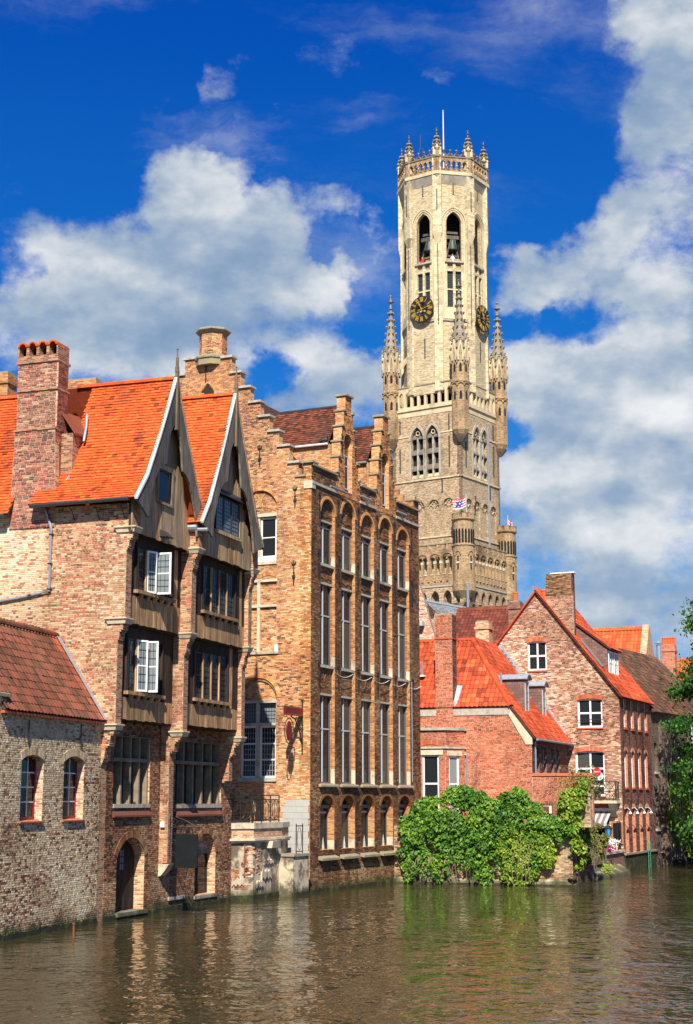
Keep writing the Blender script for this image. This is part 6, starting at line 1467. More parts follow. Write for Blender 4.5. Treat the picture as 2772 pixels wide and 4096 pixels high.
# clocks
def clock(a, zc, r, label):
    f = tface(a, AP, hw8); ck = thing('tower_clock', label, 'clock', tuple(f.p(0, .5, zc)), 'belfry clocks')
    V = .62
    n = 40
    MB().strip(f, [(r*.48*math.cos(t), zc+r*.48*math.sin(t)) for t in np.linspace(0, 2*PI, n+1)], [(r*math.cos(t), zc+r*math.sin(t)) for t in np.linspace(0, 2*PI, n+1)], V-.12, V).build('dial_ring', m_dial, ck)
    for rr, t_ in ((r*.985, .05), (r*.49, .05)): MB().tube([f.p(rr*math.cos(t), V+.01, zc+rr*math.sin(t)) for t in np.linspace(0, 2*PI, n+1)[:-1]], t_*.6, 5, closed=True).build('rim', m_dial, ck)
    MB().box(f, -r*.5, r*.5, V-.35, V-.13, zc-.08, zc+.08).build('dial_strut', m_iron, ck); MB().box(f, -.08, .08, V-.36, V-.14, zc-r*.5, zc+r*.5).build('dial_strut', m_iron, ck)
    nums = ['XII', 'I', 'II', 'III', 'IIII', 'V', 'VI', 'VII', 'VIII', 'IX', 'X', 'XI']
    for i, tx in enumerate(nums):
        mb = MB(); th = PI/2-2*PI*i/12; rc = r*.74; H_ = r*.36; wd = {'I': .10, 'V': .24, 'X': .24}; tot = sum(wd[c] for c in tx)*r*.62; x = -tot/2
        rt = np.array([math.sin(th), -math.cos(th)]); up = np.array([math.cos(th), math.sin(th)])
        def seg(x0, y0, x1, y1, t):
            d = np.array([x1-x0, y1-y0]); d = d/np.linalg.norm(d); nn = np.array([-d[1], d[0]])*t/2; c = []
            for p in ((x0, y0), (x1, y1)):
                for s_ in (-1, 1): e = np.array(p)+nn*s_; w2 = rt*e[0]+up*(rc+e[1]); c.append((w2[0], zc+w2[1]))
            mb.prism(f, [c[0], c[2], c[3], c[1]], V, V+.06)
        for ch_ in tx:
            w_ = wd[ch_]*r*.62
            if ch_ == 'I': seg(x+w_/2, -H_/2, x+w_/2, H_/2, .042*r)
            elif ch_ == 'V': seg(x+w_*.1, H_/2, x+w_/2, -H_/2, .048*r); seg(x+w_*.9, H_/2, x+w_/2, -H_/2, .035*r)
            else: seg(x+w_*.08, H_/2, x+w_*.92, -H_/2, .048*r); seg(x+w_*.92, H_/2, x+w_*.08, -H_/2, .035*r)
            x += w_
        mb.build('numeral', m_gold, ck)
    for nm, hr, L_, w_ in (('hour_hand', 11+13/60, .62, .13), ('minute_hand', 12*13/60, .92, .10)):
        t = PI/2-2*PI*hr/12; d = np.array([math.cos(t), math.sin(t)]); nn = np.array([-d[1], d[0]])
        pts = [(-.35, -.3), (-.3, .6), (0, .5), (.55, .4), (.62, 1.0), (.8, .45), (1, 0)]
        P = [d*(x*r*L_)+nn*(y*w_*r*.5) for x, y in pts]+[d*(x*r*L_)-nn*(y*w_*r*.5) for x, y in pts[::-1][1:]]
        MB().prism(f, [(p[0], zc+p[1]) for p in P][::-1], V+.09, V+.14).build(nm, m_gold, ck)
    MB().lathe(f.p(0, V+.1, zc), [(.05, -.15), (.16, 0), (.05, .15)], 8).build('hub', m_gold, ck)
aL = rad(-7.5)-PI/8; aR = rad(-7.5)+PI/8+PI/4
clock(aL, oz(697), 1.8, 'black clock with gold numerals on the sunlit left face of the belfry'); clock(aR, oz(710), 1.8, 'black clock with gold numerals on the shaded right face of the belfry')
# masts on the roof
p = TC+dirv(rad(20))*.5; zt_ = Fr(p, (1, 0)).px((1018.7, 253))[1]; fp = thing('flagpole', 'bare white flagpole rising from the belfry roof', 'flagpole', (p[0], p[1], z_par))
px_ = Fr(p, (1, 0)); MB().tube([p+np.array([0, 0, z_par-1]), p+np.array([0, 0, zt_])], [.13, .06], 6).build('pole', m_white, fp); MB().lathe(p+np.array([0, 0, zt_]), [(.02, 0), (.12, .1), (.02, .22)], 6).build('truck', m_white, fp)
p = TC+dirv(rad(-55))*3.6; am = thing('lattice_mast', 'dark lattice aerial mast behind the belfry parapet', 'mast', (p[0], p[1], z_par))
for k in range(3):
    a = 2*PI*k/3; q_ = p+np.array([math.cos(a), math.sin(a), 0])*.32; MB().tube([q_+np.array([0, 0, z_par-1]), q_+np.array([0, 0, z_par+3.0])], .045, 5).build('leg', m_iron, am)
MB().tube([p+np.array([0, 0, z_par+2.8]), p+np.array([0, 0, z_par+5.0])], .05, 5).build('tip', m_iron, am)
for j in range(9):
    a = 2*PI*j/3; b = a+2*PI/3; MB().tube([p+np.array([math.cos(a)*.32, math.sin(a)*.32, z_par-.6+j*.4]), p+np.array([math.cos(b)*.32, math.sin(b)*.32, z_par-.2+j*.4])], .03, 4).build('brace', m_iron, am)
MB().tube([p+np.array([0, 0, z_par+.5]), p+np.array([-.9, 0, z_par+.5]), p+np.array([-1.0, 0, z_par+.2])], .06, 5).build('arm', m_white, am)
p = TC+dirv(rad(-80))*5.2; a2 = thing('rod_aerial', 'thin dark rod aerial at the left edge of the belfry parapet', 'aerial', (p[0], p[1], z_par)); MB().tube([p+np.array([0, 0, z_par-.5]), p+np.array([0, 0, z_par+2.6])], .06, 5).build('rod', m_iron, a2); MB().lathe(p+np.array([0, 0, z_par-.4]), [(.2, -.2), (.2, .1), (.05, .2)], 6).build('socket', m_iron, a2)

# -- crenellated lower block with machicolations
HB = HS+1.15
RB = HB*math.sqrt(2)
z_g1 = tz(1247); z_g2 = tz(1234)
MB().hexa([TC+dirv(PHI+PI/2*k)*(RB-1.7)+np.array([0, 0, z]) for z in (0, z_base) for k in range(4)]).build('base_core', m_tw, tw)
for a in SQ:
    f = tface(a, HB, HB); vis = a in (AR, AL)
    n = 5; w_ = (2*HB-3.4)/n; gh = []; ah = []
    for i in range(n):
        c = -HB+1.7+w_*(i+.5)
        gh.append(hole(c-w_*.36, c-.10, tz(1302), tz(1272), .62)); gh.append(hole(c+.10, c+w_*.36, tz(1302), tz(1272), .62))
    panel(f, rectp(-HB, HB, z_base, z_g1), gh if vis else [], tw, x_turret, 'gallery_wall', thick=.35)
    for i in range(n):
        c = -HB+1.7+w_*(i+.5); voussoirs(f, c-w_*.42, c+w_*.42, tz(1272), .95, tw, x_turret, 14, .16, v=.0, joined=True, proud=.12)
        if vis:
            for x in (c-w_*.5, c, ): MB().box(f, x-.13, x+.13, -.05, .14, tz(1318), tz(1278)).build('pilaster', x_turret, tw); MB().box(f, x-.18, x+.18, -.05, .18, tz(1278), tz(1272)).build('stone_capital', m_stone_pale, tw)
            for s_ in (-1, 1): MB().box(f, c+s_*w_*.23-w_*.14, c+s_*w_*.23+w_*.14, -.3, .06, tz(1303), tz(1301)).build('stone_sill', m_stone_pale, tw)
    nm = 9
    for i in range(nm): c = -HB+2*HB*(i+.5)/nm; MB().box(f, c-.48, c+.48, -.35, .02, z_g1, z_g2+.0).build('merlon', x_turret, tw); MB().box(f, c-.56, c+.56, -.42, .1, z_g2, z_g2+.14).build('merlon_cap', m_coping, tw)
    MB().box(f, -HB-.1, HB+.1, -.3, .1, z_base-.1, z_base+.08).build('string_course', m_stone, tw)
    # corbel table: pointed arches on stone corbels
    n2 = 7; w2 = 2*HB/n2
    ah = [hole(-HB+w2*i+w2*.17, -HB+w2*(i+1)-w2*.17, z_base-3.2, z_base-1.5, .95, 'pt') for i in range(n2)]
    panel(f, rectp(-HB, HB, z_base-2.3, z_base-.1), [hole(h_[0], h_[1], z_base-3.2, h_[3], h_[4], 'pt') for h_ in ah], tw, x_tower, 'corbel_table', thick=.9)
    for i in range(n2+1): x = -HB+w2*i; MB().hexa([f.p(x-.22, -.9, z_base-3.3), f.p(x-.22, -.7, z_base-3.3), f.p(x+.22, -.7, z_base-3.3), f.p(x+.22, -.9, z_base-3.3), f.p(x-.42, -.9, z_base-2.3), f.p(x-.42, .04, z_base-2.3), f.p(x+.42, .04, z_base-2.3), f.p(x+.42, -.9, z_base-2.3)]).build('stone_corbel', m_stone_dark, tw)
MB().hexa([TC+dirv(PHI+PI/2*k)*(RB-.3)+np.array([0, 0, z]) for z in (tz(1306)-.2, tz(1306)) for k in range(4)]).build('gallery_floor', m_towergrey, tw)
for k in range(4):
    c = TC+dirv(PHI+PI/2*k)*(RB-.95); r = 1.38
    t_ = MB().lathe((c[0], c[1], 0), [(.3, tz(1356)-.8), (1.1, tz(1352)), (1.45, tz(1344)), (r+.1, tz(1331)), (r+.1, tz(1328)), (r, tz(1327)), (r, tz(1243)), (r+.12, tz(1242)), (r+.12, tz(1240)), (r-.08, tz(1239)), (r-.08, tz(1186)), (r+.15, tz(1183)), (r+.15, tz(1180)), (r, tz(1179))], 20).build('bartizan', x_turret, tw)
    for j in range(10):
        a = 2*PI*(j+.5)/10; nn = np.array([math.cos(a), math.sin(a), 0]); f = Fr(c+nn*(r-.02), (-nn[1], nn[0]))
        if nn[1] > .35: continue
        MB().box(f, -.3, .3, -.4, .06, tz(1179), tz(1170)).build('merlon', x_turret, t_); MB().box(f, -.35, .35, -.45, .1, tz(1170), tz(1169)).build('merlon_cap', m_coping, t_)
        for s_ in (-.2, .2): MB().prism(f, [(s_-.13, tz(1236)), (s_+.13, tz(1236)), (s_+.13, tz(1208)), (s_, tz(1204)), (s_-.13, tz(1208))], -.1, -.03).build('slit', m_blind, t_)
        if j % 2 == 0:
            f.o = f.o+nn*.04; MB().prism(f, [(-.09, tz(1297)), (.09, tz(1297)), (.09, tz(1266)), (-.09, tz(1266))], -.05, .012).build('slit', m_blind, t_); voussoirs(f, -.36, .36, tz(1264), .5, t_, x_turret, 10, .12, v=.0, kind='pt', joined=True, proud=.08)
            MB().box(f, -.22, .22, -.05, .03, tz(1283), tz(1279)).build('slit_stone', m_stone_pale, t_)
MB().tube([tface(AL, HB, HB).p(HB+.6, .7, tz(1400)), tface(AL, HB, HB).p(HB+.6, .7, z_base-.2)], .17, 6).build('rain_pipe', m_zinc, tw)
# flags of the town: red and white bars with a blue lion
def flag(base, z0, ztop, fdir, w_, h, label, sag):
    fg = thing('flag', label, 'flag', (base[0], base[1], z0), 'town flags on the belfry'); MB().tube([(base[0], base[1], z0), (base[0], base[1], ztop)], [.08, .05], 6).build('pole', m_grey, fg)
    d = np.array([fdir[0], fdir[1], 0]); nrm = np.array([-d[1], d[0], 0]); nx_, nz_ = 12, 8
    def P(i, j, o=0): t = i/nx_; s_ = j/nz_; return np.array([base[0], base[1], 0])+d*(.1+t*w_)+nrm*(.28*math.sin(t*5.2+s_)*t+o)+np.array([0, 0, ztop-.5-s_*h-sag*t-.16*math.sin(t*4)])
    for j in range(nz_):
        mb = MB(); mb.add([P(i, jj) for jj in (j, j+1) for i in range(nx_+1)], [(i, i+1, nx_+2+i, nx_+1+i) for i in range(nx_)]); mb.build('stripe', m_scar if j % 2 == 0 else m_white, fg)
    lion = [(3, 1.4), (4, 1.0), (5, 1.8), (6.5, 1.2), (7.5, 2.2), (8.5, 1.6), (9, 3), (7.8, 3.6), (8.6, 5), (9.4, 5.4), (8.2, 6.6), (7.2, 5.4), (6, 5.6), (5.6, 7), (4.2, 6.8), (4.9, 5.2), (3.6, 4.6), (2.6, 5.6), (2.2, 4.2), (4.1, 3.6), (4.3, 2.4), (3, 2.4)]
    for o in (-.03, .03): MB().add([P(i, j, o) for i, j in lion], [tuple(range(len(lion)))]).build('lion', m_lion, fg)
m_lion = M_plain('flag blue', (.02, .04, .30), .8, .1, 6, bmp=0)
kc = TC+dirv(PHI)*(RB-.6)
flag(kc+np.array([.3, 0, 0]), tz(1179), tz(1122), (-.93, -.35), 1.7, 1.25, 'red and white striped flag flying at the belfry near corner', .55)
kr = TC+dirv(PHI+PI/2)*(RB-.6)
flag(kr, tz(1215), tz(1140), (.62, -.5), .9, 1.3, 'red and white striped flag hanging at the right edge of the belfry', .55)
# ------------------------------------------------------------------ right bank group
def G2(x, y): return ground(x, y)[:2]
IW0, IW1 = G2(935, 2004), G2(1301, 2012)
IWF = Fr(IW0, IW1-IW0); IWL = float(np.linalg.norm(IW1-IW0))
R2C, R2E = G2(1418, 1979), G2(1484, 1967)
R2F = Fr(R2C, R2E-R2C); R2L = float(np.linalg.norm(R2E-R2C)); R2S = Fr(R2C, (R2F.u[1], -R2F.u[0]))
O1 = np.array([(1202-786.5)/FPX*80, 80.0]); R1S = side(O1, 21); R1F = canal(O1, 21)
def fx(F, k, x, y, v=0.0): return F.px(q(k, x, y), v)
def fr_rect(F, k, xa, xb, ya, yb, v=0.0):
    u0 = fx(F, k, xa, (ya+yb)/2, v)[0]; u1 = fx(F, k, xb, (ya+yb)/2, v)[0]; xm = (xa+xb)/2
    return u0, u1, fx(F, k, xm, yb, v)[1], fx(F, k, xm, ya, v)[1]

# ---- gabled pink brick house (R2)
r2 = thing('pink_brick_house', 'pink brick gabled house with big chimney and white windows above the terrace', 'house', (R2C[0]-4, R2C[1]+3, 0))
ap = R2S.px((1216, 1344)); ev = R2S.px((1414, 1574)); uL = 2*ap[0]-0.0
slope = (ap[1]-ev[1])/(0-ap[0])
ev = (0.0, ev[1]); slope = (ap[1]-ev[1])/(-ap[0])
wA = fr_rect(R2S, 'B5', 1147, 1318, 722, 970); wB = fr_rect(R2S, 'B6', 405, 657, 1393, 1668); wC = fr_rect(R2S, 'B8', 388, 683, 408, 845); wD = fr_rect(R2S, 'B8', 560, 728, 985, 1560)
mm = (b_mix, m_mortar_pale, x_mix)
brick_wall(R2S, [(uL-.5, -.6), (0, -.6), (0, ev[1]), ap, (uL-.5, ev[1]-.5*slope)], [hole(*wA, .1), hole(*wB, .1), hole(*wC, .12), hole(*wD, .0)], r2, mm, name='gable_wall', thick=.35, course=.07, blen=.22, single=300, focus=(-1.6, 7.4))
for w_, nc, rw in ((wA, 2, [0, .5, 1]), (wB, 2, [0, .5, 1]), (wC, 2, [0, .2, .62, 1])):
    window(R2S, w_[0], w_[1], w_[2], w_[3]+.1, -.1, r2, m_white, nc, 2, g_win, .10, .10, .08, rowfr=rw)
    voussoirs(R2S, w_[0]-.02, w_[1]+.02, w_[3], .11, r2, b_red, 17, .24, v=.006)
    box_part('window_sill', m_terr, r2, R2S, w_[0]-.03, w_[1]+.03, -.1, .07, w_[2]-.09, w_[2]-.005)
a, b, c, d = wA
for x0, x1 in ((a+(b-a)*.56, b-.13),):
    pts = np.linspace(x0, x1, 15); MB().strip(R2S, [(x, c+.14) for x in pts], [(x, d) for x in pts], -.152, -.147).build('curtain', m_fabric, r2)
a, b, c, d = wB; MB().tube([R2S.p(a, .04, c+.42), R2S.p((a+b)/2, .05, c+.44), R2S.p(b, .04, c+.42)], .02, 5).build('guard_bar', m_iron, r2)
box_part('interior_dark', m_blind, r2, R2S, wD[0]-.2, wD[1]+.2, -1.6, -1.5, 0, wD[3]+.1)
voussoirs(R2S, wD[0]-.05, wD[1]+.1, wD[3]+.12, .12, r2, b_red, 14, .26, v=.006)
# right (canal) wall
def r2row(xs, ya, yb, k='B8'):
    o = []
    for xa, xb in xs: o.append(fr_rect(R2F, k, xa, xb, ya, yb))
    return o
rowA = r2row([(868, 894), (948, 976), (1014, 1042), (1077, 1104)], 1400, 1690, 'B6'); rowB = r2row([(878, 912), (955, 986), (1022, 1050), (1086, 1112)], 425, 760); rowC = r2row([(885, 917), (965, 1000), (1032, 1068), (1097, 1130)], 985, 1410)
def level(rw):
    z0 = np.mean([r[2] for r in rw]); z1 = np.mean([r[3] for r in rw]); cs = np.polyfit(range(4), [(r[0]+r[1])/2 for r in rw], 1); w_ = float(np.mean([r[1]-r[0] for r in rw]))
    return [(cs[1]+cs[0]*i-w_/2, cs[1]+cs[0]*i+w_/2, float(z0), float(z1)) for i in range(4)]
rowA, rowB, rowC = level(rowA), level(rowB), level(rowC)
wm_ = (b_wine, m_mortar_dark, x_red)
R2L = max(R2L, rowA[3][1]+1.0)
brick_wall(R2F, [(0, -.6), (R2L, -.6), (R2L, ev[1]), (0, ev[1])], [hole(*w_, .0) for w_ in rowA]+[hole(*w_, .18) for w_ in rowB+rowC], r2, wm_, name='canal_wall', thick=.4)
for w_ in rowA+rowB: window(R2F, w_[0], w_[1], w_[2], w_[3]+.18, -.12, r2, m_white, 1, 3, g_pale, .07, .04)
for w_ in rowC: window(R2F, w_[0], w_[1], w_[2], w_[3]+.18, -.2, r2, m_redframe, 1, 3, g_win, .10, .05)
for rw in (rowA, rowB, rowC):
    for w_ in rw:
        box_part('window_sill', m_terr, r2, R2F, w_[0]-.06, w_[1]+.06, -.15, .08, w_[2]-.1, w_[2]-.005)
        if rw is not rowA: voussoirs(R2F, w_[0], w_[1], w_[3], .18, r2, b_mix, 9, .18, v=.006, joined=True)
for w_ in rowC:   # white lamp shades over the red windows
    P = R2F.p(w_[0]-.1, .35, w_[3]-.15); o = MB(); o.lathe(P, [(.11, -.04), (.09, .0), (.03, .07), (.02, .12)], 10); o.tube([R2F.p(w_[0]-.1, 0, w_[3]+.1), R2F.p(w_[0]-.1, .2, w_[3]+.14), P+np.array([0, 0, .15])], .015, 5); o.build('wall_lamp', m_white, r2)
for i in range(3): x = (rowB[i][1]+rowB[i+1][0])/2; anchor(R2F, x, rowB[0][3]+.5, rowB[0][3]+1.5, r2, fleur=False); anchor(R2F, x, rowC[0][3]+.2, rowC[0][3]+1.0, r2, fleur=False)
MB().box(R2F, -.0, R2L, -.1, .07, -.6, .9).build('mossy_plinth', m_algae, r2); MB().box(R2F, -.0, R2L, -.1, .14, .9, 1.0).build('plinth_ledge', m_coping, r2)
# roof: right slope with verge
rr = Rf(R2S.p(.22, .22, ev[1]-.22*slope*.9+.05), R2S.p(.22, -R2L-.1, ev[1]-.22*slope*.9+.05), R2S.p(ap[0], .22, ap[1]+.12)); hh_ = rr.loc(R2S.p(ap[0], .22, ap[1]+.12))[1]
tile_roof(rr, [(0, 0), (R2L+.3, 0), (R2L+.3, hh_), (0, hh_)], [], r2, t_red, m_under, 'pan', .24, .33, single=300, focus=(2.0, 2.6), tone=lambda u, s, t: t)
slope_slab(r2, R2S.off(0, 0), uL-.4, ap[0], .15, 0, -R2L, 0, t_red) if False else None
P = [R2S.p(ap[0], .2, ap[1]+.06), R2S.p(uL-.6, .2, ev[1]-.5), R2S.p(uL-.6, -R2L, ev[1]-.5), R2S.p(ap[0], -R2L, ap[1]+.06)]
MB().hexa([p-np.array([0, 0, .1]) for p in P]+P).build('left_slope', t_red, r2).color = (.5, 0, 0, 1)
for i in range(16):   # verge tiles down both rakes
    for sg in (1, -1):
        t0, t1 = i/16, (i+1)/16
        A = np.array([ap[0]*(1-t0) if sg > 0 else ap[0]+ap[0]*t0, ap[1]+(ev[1]-ap[1])*t0]); Bv = np.array([ap[0]*(1-t1) if sg > 0 else ap[0]+ap[0]*t1, ap[1]+(ev[1]-ap[1])*t1])
        o = MB().hexa([R2S.p(A[0], -.15, A[1]-.02), R2S.p(A[0], .10, A[1]-.02), R2S.p(Bv[0], .10, Bv[1]-.02), R2S.p(Bv[0], -.15, Bv[1]-.02), R2S.p(A[0], -.15, A[1]+.17), R2S.p(A[0], .10, A[1]+.15), R2S.p(Bv[0], .10, Bv[1]+.19), R2S.p(Bv[0], -.15, Bv[1]+.21)]).build('verge_tile', t_red, r2); o.color = (random.uniform(.3, 1), 0, 0, 1)
# great chimney just right of the apex
c0 = fr_rect(R2S, 'B5', 1305, 1545, 100, 300)
up_ = [(c0[0], c0[2]), (c0[1]+.02, c0[2]), (c0[1]-.16, c0[3]), (c0[0]+.06, c0[3])]
zc0 = ap[1]-slope*(max(abs(c0[0]-ap[0]), abs(c0[1]-ap[0])))-.1
brick_wall(R2S, [(c0[0], zc0), (c0[1]+.02, zc0), (c0[1]+.02, c0[2]), (c0[0], c0[2])], [], r2, mm, name='chimney_stack', v=.03, thick=.3, tone=lambda u, z, t: t*.75)
brick_wall(R2S, up_, [], r2, (b_brown, m_mortar_dark, x_brown), name='chimney_stack', v=.02, thick=.3)
fS = Fr(R2S.p(c0[1]+.02, .03, 0), R2F.u)
brick_wall(fS, [(0.003, zc0-.5), (.75, zc0-.5), (.75, c0[2]), (.68, c0[3]), (0.003, c0[3])], [], r2, (b_wine, m_mortar_dark, x_wine), name='chimney_stack', v=-.05, thick=.3)
MB().box(R2S, c0[0]+.1, c0[1]-.2, -.7, -.2, zc0, c0[3]).build('chimney_core', x_wine, r2)
for k in range(2): MB().box(R2S, c0[0]+.3+k*.75, c0[0]+1.0+k*.75, -.6, -.05, c0[3]+.02, c0[3]+.08).build('flue_slab', m_white, r2)
cp = R2S.p(fx(R2S, 'B5', 1285, 290)[0], -.3, fx(R2S, 'B5', 1285, 330)[1]); MB().lathe(cp, [(.17, -.4), (.16, .5), (.19, .52), (.15, .6)], 10).build('chimney_pot', m_pot, r2)
# slate-hung dormer with two white windows, and a rooflight
def dormer(F, rf_, u, s, w_, L_, h, par, m):
    pass
uW_ = -.95; zb_ = ev[1]+slope*.95; zt5 = zb_+1.5
cpf = R2S.off(0, -1.5)       # cheek plane facing the quay
o = MB().prism(cpf, [(uW_, zb_-.1), (uW_, zt5), (-4.3, ap[1]-.75), (-4.4, ap[1]-1.2)], -2.6, 0).build('slate_dormer', m_slatebox, r2)
dr_ = Rf(cpf.p(uW_+.22, .12, zt5-.02), cpf.p(uW_+.22, -2.7, zt5-.02), cpf.p(-4.3, .12, ap[1]-.6)); dh = dr_.loc(cpf.p(-4.3, .12, ap[1]-.6))[1]
tile_roof(dr_, [(0, 0), (2.82, 0), (2.82, dh), (0, dh)], [], r2, t_red, m_under, 'pan', .24, .33, name='dormer_roof')
f = Fr(cpf.p(uW_, 0, 0), R2F.u)
for k in (0, 1): window(f, .12+k*1.25, 1.1+k*1.25, zb_+.05, zt5-.1, .05, r2, m_white, 2, 2, g_pale, .1, .05, .08)
P = [rr.p(.75, 2.2, .10), rr.p(1.15, 2.2, .10), rr.p(1.15, 4.2, .10), rr.p(.75, 4.2, .10)]
MB().hexa(P+[p+rr.N*.06 for p in P]).build('rooflight', g_pale, r2)
# balcony with crossed railing
by0 = fx(R2S, 'B8', 700, 900)[1]; bu0, bu1 = fx(R2S, 'B8', 575, 880)[0], fx(R2S, 'B8', 850, 880)[0]-.1
MB().box(R2S, bu0, bu1+.05, 0, .95, by0-.1, by0+.05).build('balcony_slab', m_stone_pale, r2)
mbk = MB(); u_ = fx(R2S, 'B8', 765, 950, .3)[0]; mbk.prism(Fr(R2S.p(u_-.2, 0, 0), -R2S.n*-1), [(0, by0-.85), (.22, by0-.7), (.45, by0-.3), (.7, by0-.1), (0, by0-.1)], -.4, 0); mbk.build('stone_bracket', m_stone_pale, r2)
bl_ = thing('balcony_balustrade', 'dark iron balcony railing with crossed bars on the pink brick house', 'railing', tuple(R2S.p((bu0+bu1)/2, .9, by0)))
for z in (by0+.12, by0+.55, by0+1.08): MB().tube([R2S.p(bu0+.03, .9, z), R2S.p(bu1, .9, z)], .02, 5).build('rail', m_iron, bl_)
nb_ = 4
for i in range(nb_+1):
    x = bu0+.03+(bu1-bu0-.03)*i/nb_; MB().tube([R2S.p(x, .9, by0+.05), R2S.p(x, .9, by0+1.1)], .028 if i in (0, nb_) else .016, 5).build('post', m_iron, bl_)
    if i < nb_:
        x1 = bu0+.03+(bu1-bu0-.03)*(i+1)/nb_
        for za, zb_ in ((by0+.12, by0+.55), (by0+.55, by0+.12)): MB().tube([R2S.p(x, .9, za), R2S.p(x1, .9, zb_)], .014, 5).build('cross_bar', m_iron, bl_)
        for za, zb_ in ((by0+.55, by0+1.08), (by0+1.08, by0+.55)): MB().tube([R2S.p(x, .9, za), R2S.p(x1, .9, zb_)], .014, 5).build('cross_bar', m_iron, bl_)
for z in (by0+.12, by0+1.08): MB().tube([R2S.p(bu1, 0, z), R2S.p(bu1, .9, z)], .02, 5).build('rail', m_iron, bl_)
for i in range(4): MB().tube([R2S.p(bu1, .2+i*.2, by0+.12), R2S.p(bu1, .2+i*.2, by0+1.08)], .016, 5).build('baluster', m_iron, bl_)

# ---- red brick house with hipped pantile roof (R1)
r1 = thing('red_brick_house', 'red brick house with hipped orange pantile roof and bay window behind the ivy wall', 'house', (O1[0]-4, O1[1]+2, 0))
rm = (b_red, m_mortar_pale, x_red)
zE = fx(R1S, 'B5', 700, 1300)[1]; uE, _ = fx(R1S, 'B5', 985, 1290); zL = fx(R1S, 'B7', 1272, 190)[1]
uW = fx(R1S, 'B5', 100, 1300)[0]-2.5
Hd = 3.3
uR, zR = fx(R1S, 'B5', 655, 695, -Hd)
brick_wall(R1S, [(uW, .5), (0, .5), (0, zL), (uE, zE), (uW, zE)], [], r1, rm, name='front_wall', thick=.3, course=.07, blen=.22, single=300, focus=(-1.7, 6.4))
# garden wall continuing to the right in the same plane
gwz = fx(R1S, 'B8', 300, 640)[1]; guR = fx(R1S, 'B8', 556, 700)[0]
brick_wall(R1S, [(.003, .5), (guR, .5), (guR, gwz), (.003, gwz)], [], r1, rm, name='garden_wall', thick=.3, course=.07, blen=.22)
for i in range(10): a = .0+(guR+.1)*i/10; MB().hexa([R1S.p(a+.005, -.36, gwz), R1S.p(a+.005, .06, gwz), R1S.p(a+(guR+.1)/10-.005, .06, gwz), R1S.p(a+(guR+.1)/10-.005, -.36, gwz), R1S.p(a+.005, -.26, gwz+.14), R1S.p(a+.005, -.04, gwz+.14), R1S.p(a+(guR+.1)/10-.005, -.04, gwz+.14), R1S.p(a+(guR+.1)/10-.005, -.26, gwz+.14)]).build('coping_tile', m_terr, r1)
# stone coping band under the eaves and down the rake
MB().prism(R1S, [(uW, zE-.42), (uE-.04, zE-.42), (uE+.12, zE-.02), (uW, zE-.02)], -.1, .05).build('stone_band', m_stone, r1)
MB().prism(R1S, [(uE-.06, zE-.42), (-.30, zL-.55), (.05, zL-.55), (.05, zL+.0), (uE+.14, zE-.02)], -.1, .05).build('raking_coping', m_stone_pale, r1)
rn = Rf(R1S.p(uW, .12, zE), R1S.p(0, .12, zE), R1S.p(uW, -Hd, zR)); hn = rn.loc(R1S.p(uR, -Hd, zR)); en = rn.loc(R1S.p(uE+.1, .12, zE))
cu0, cu1 = fx(R1S, 'B5', 322, 1000)[0], fx(R1S, 'B5', 475, 1000)[0]
tile_roof(rn, [(0, 0), (en[0], 0), hn, (0, hn[1])], [hole(cu0-uW, cu1-uW, -.1, .9)], r1, t_red, m_under, 'pan', .25, .33, single=300, focus=(cu1-uW+1.0, 2.0), tone=lambda u, s, t: t)
far = R1F.px(q('B5', 1470, 1560))[0]; RL = max(far, 8.6)
pt = np.array([uR, -Hd, zR])
rrt = Rf(R1S.p(.25, .15, zL-.25), R1S.p(.25, -RL, zL-.25), R1S.p(uR, -Hd, zR)); tR = rrt.loc(R1S.p(uR, -Hd, zR)); tE = rrt.loc(R1S.p(uE+.1, .12, zE))
sE = tE[1]
tile_roof(rrt, [(0, 0), (RL, 0), (RL, tR[1]), (tR[0], tR[1]), (.0, sE)], [], r1, t_red, m_under, 'pan', .25, .33, tone=lambda u, s, t: t*.9)
def hip(A, B, par, m, n=18, r=.15): ridge_tiles(A, B, par, m, r, float(np.linalg.norm(np.array(B)-np.array(A)))/n)
hip(R1S.p(uE+.1, .1, zE+.03), R1S.p(uR, -Hd, zR+.04), r1, t_red)
ridge_tiles(R1S.p(uW, -Hd, zR+.03), R1S.p(uR, -Hd, zR+.03), r1, t_red, .14, .4)
P = [R1S.p(uW, -Hd, zR), R1S.p(uR, -Hd, zR), R1S.p(uR, -RL, zR), R1S.p(uW, -RL, zR)]; MB().hexa([p-np.array([0, 0, 1.0]) for p in P]+P).build('rear_roof', t_choc, r1).color = (.5, 0, 0, 1)
# shaded right wall with four narrow windows, gutter
sw = fr_rect(R1F, 'B7', 1325, 1366, 320, 545); zs0, zs1 = sw[2], sw[3]
sws = [fr_rect(R1F, 'B7', xa, xb, 330, 545) for xa, xb in ((1325, 1366), (1393, 1430), (1463, 1495), (1510, 1543))]
brick_wall(R1F, [(0.003, .5), (RL, .5), (RL, zL-.2), (0.003, zL-.2)], [hole(s_[0], s_[1], zs0, zs1, .12) for s_ in sws], r1, (b_wine, m_mortar_dark, x_wine), name='canal_wall', thick=.3, course=.07, blen=.22)
for s_ in sws: window(R1F, s_[0], s_[1], zs0, zs1+.12, -.15, r1, m_grey, 1, 2, g_win, .05, .03)
tubes('gutter', m_zinc, r1, [R1S.p(.34, .1, zL-.3), R1S.p(.34, -RL, zL-.3)], .07, 6)
tubes('downpipe', m_zinc, r1, [R1F.p(.35, .12, zL-.35), R1F.p(.35, .09, 3.0)], .05, 6)
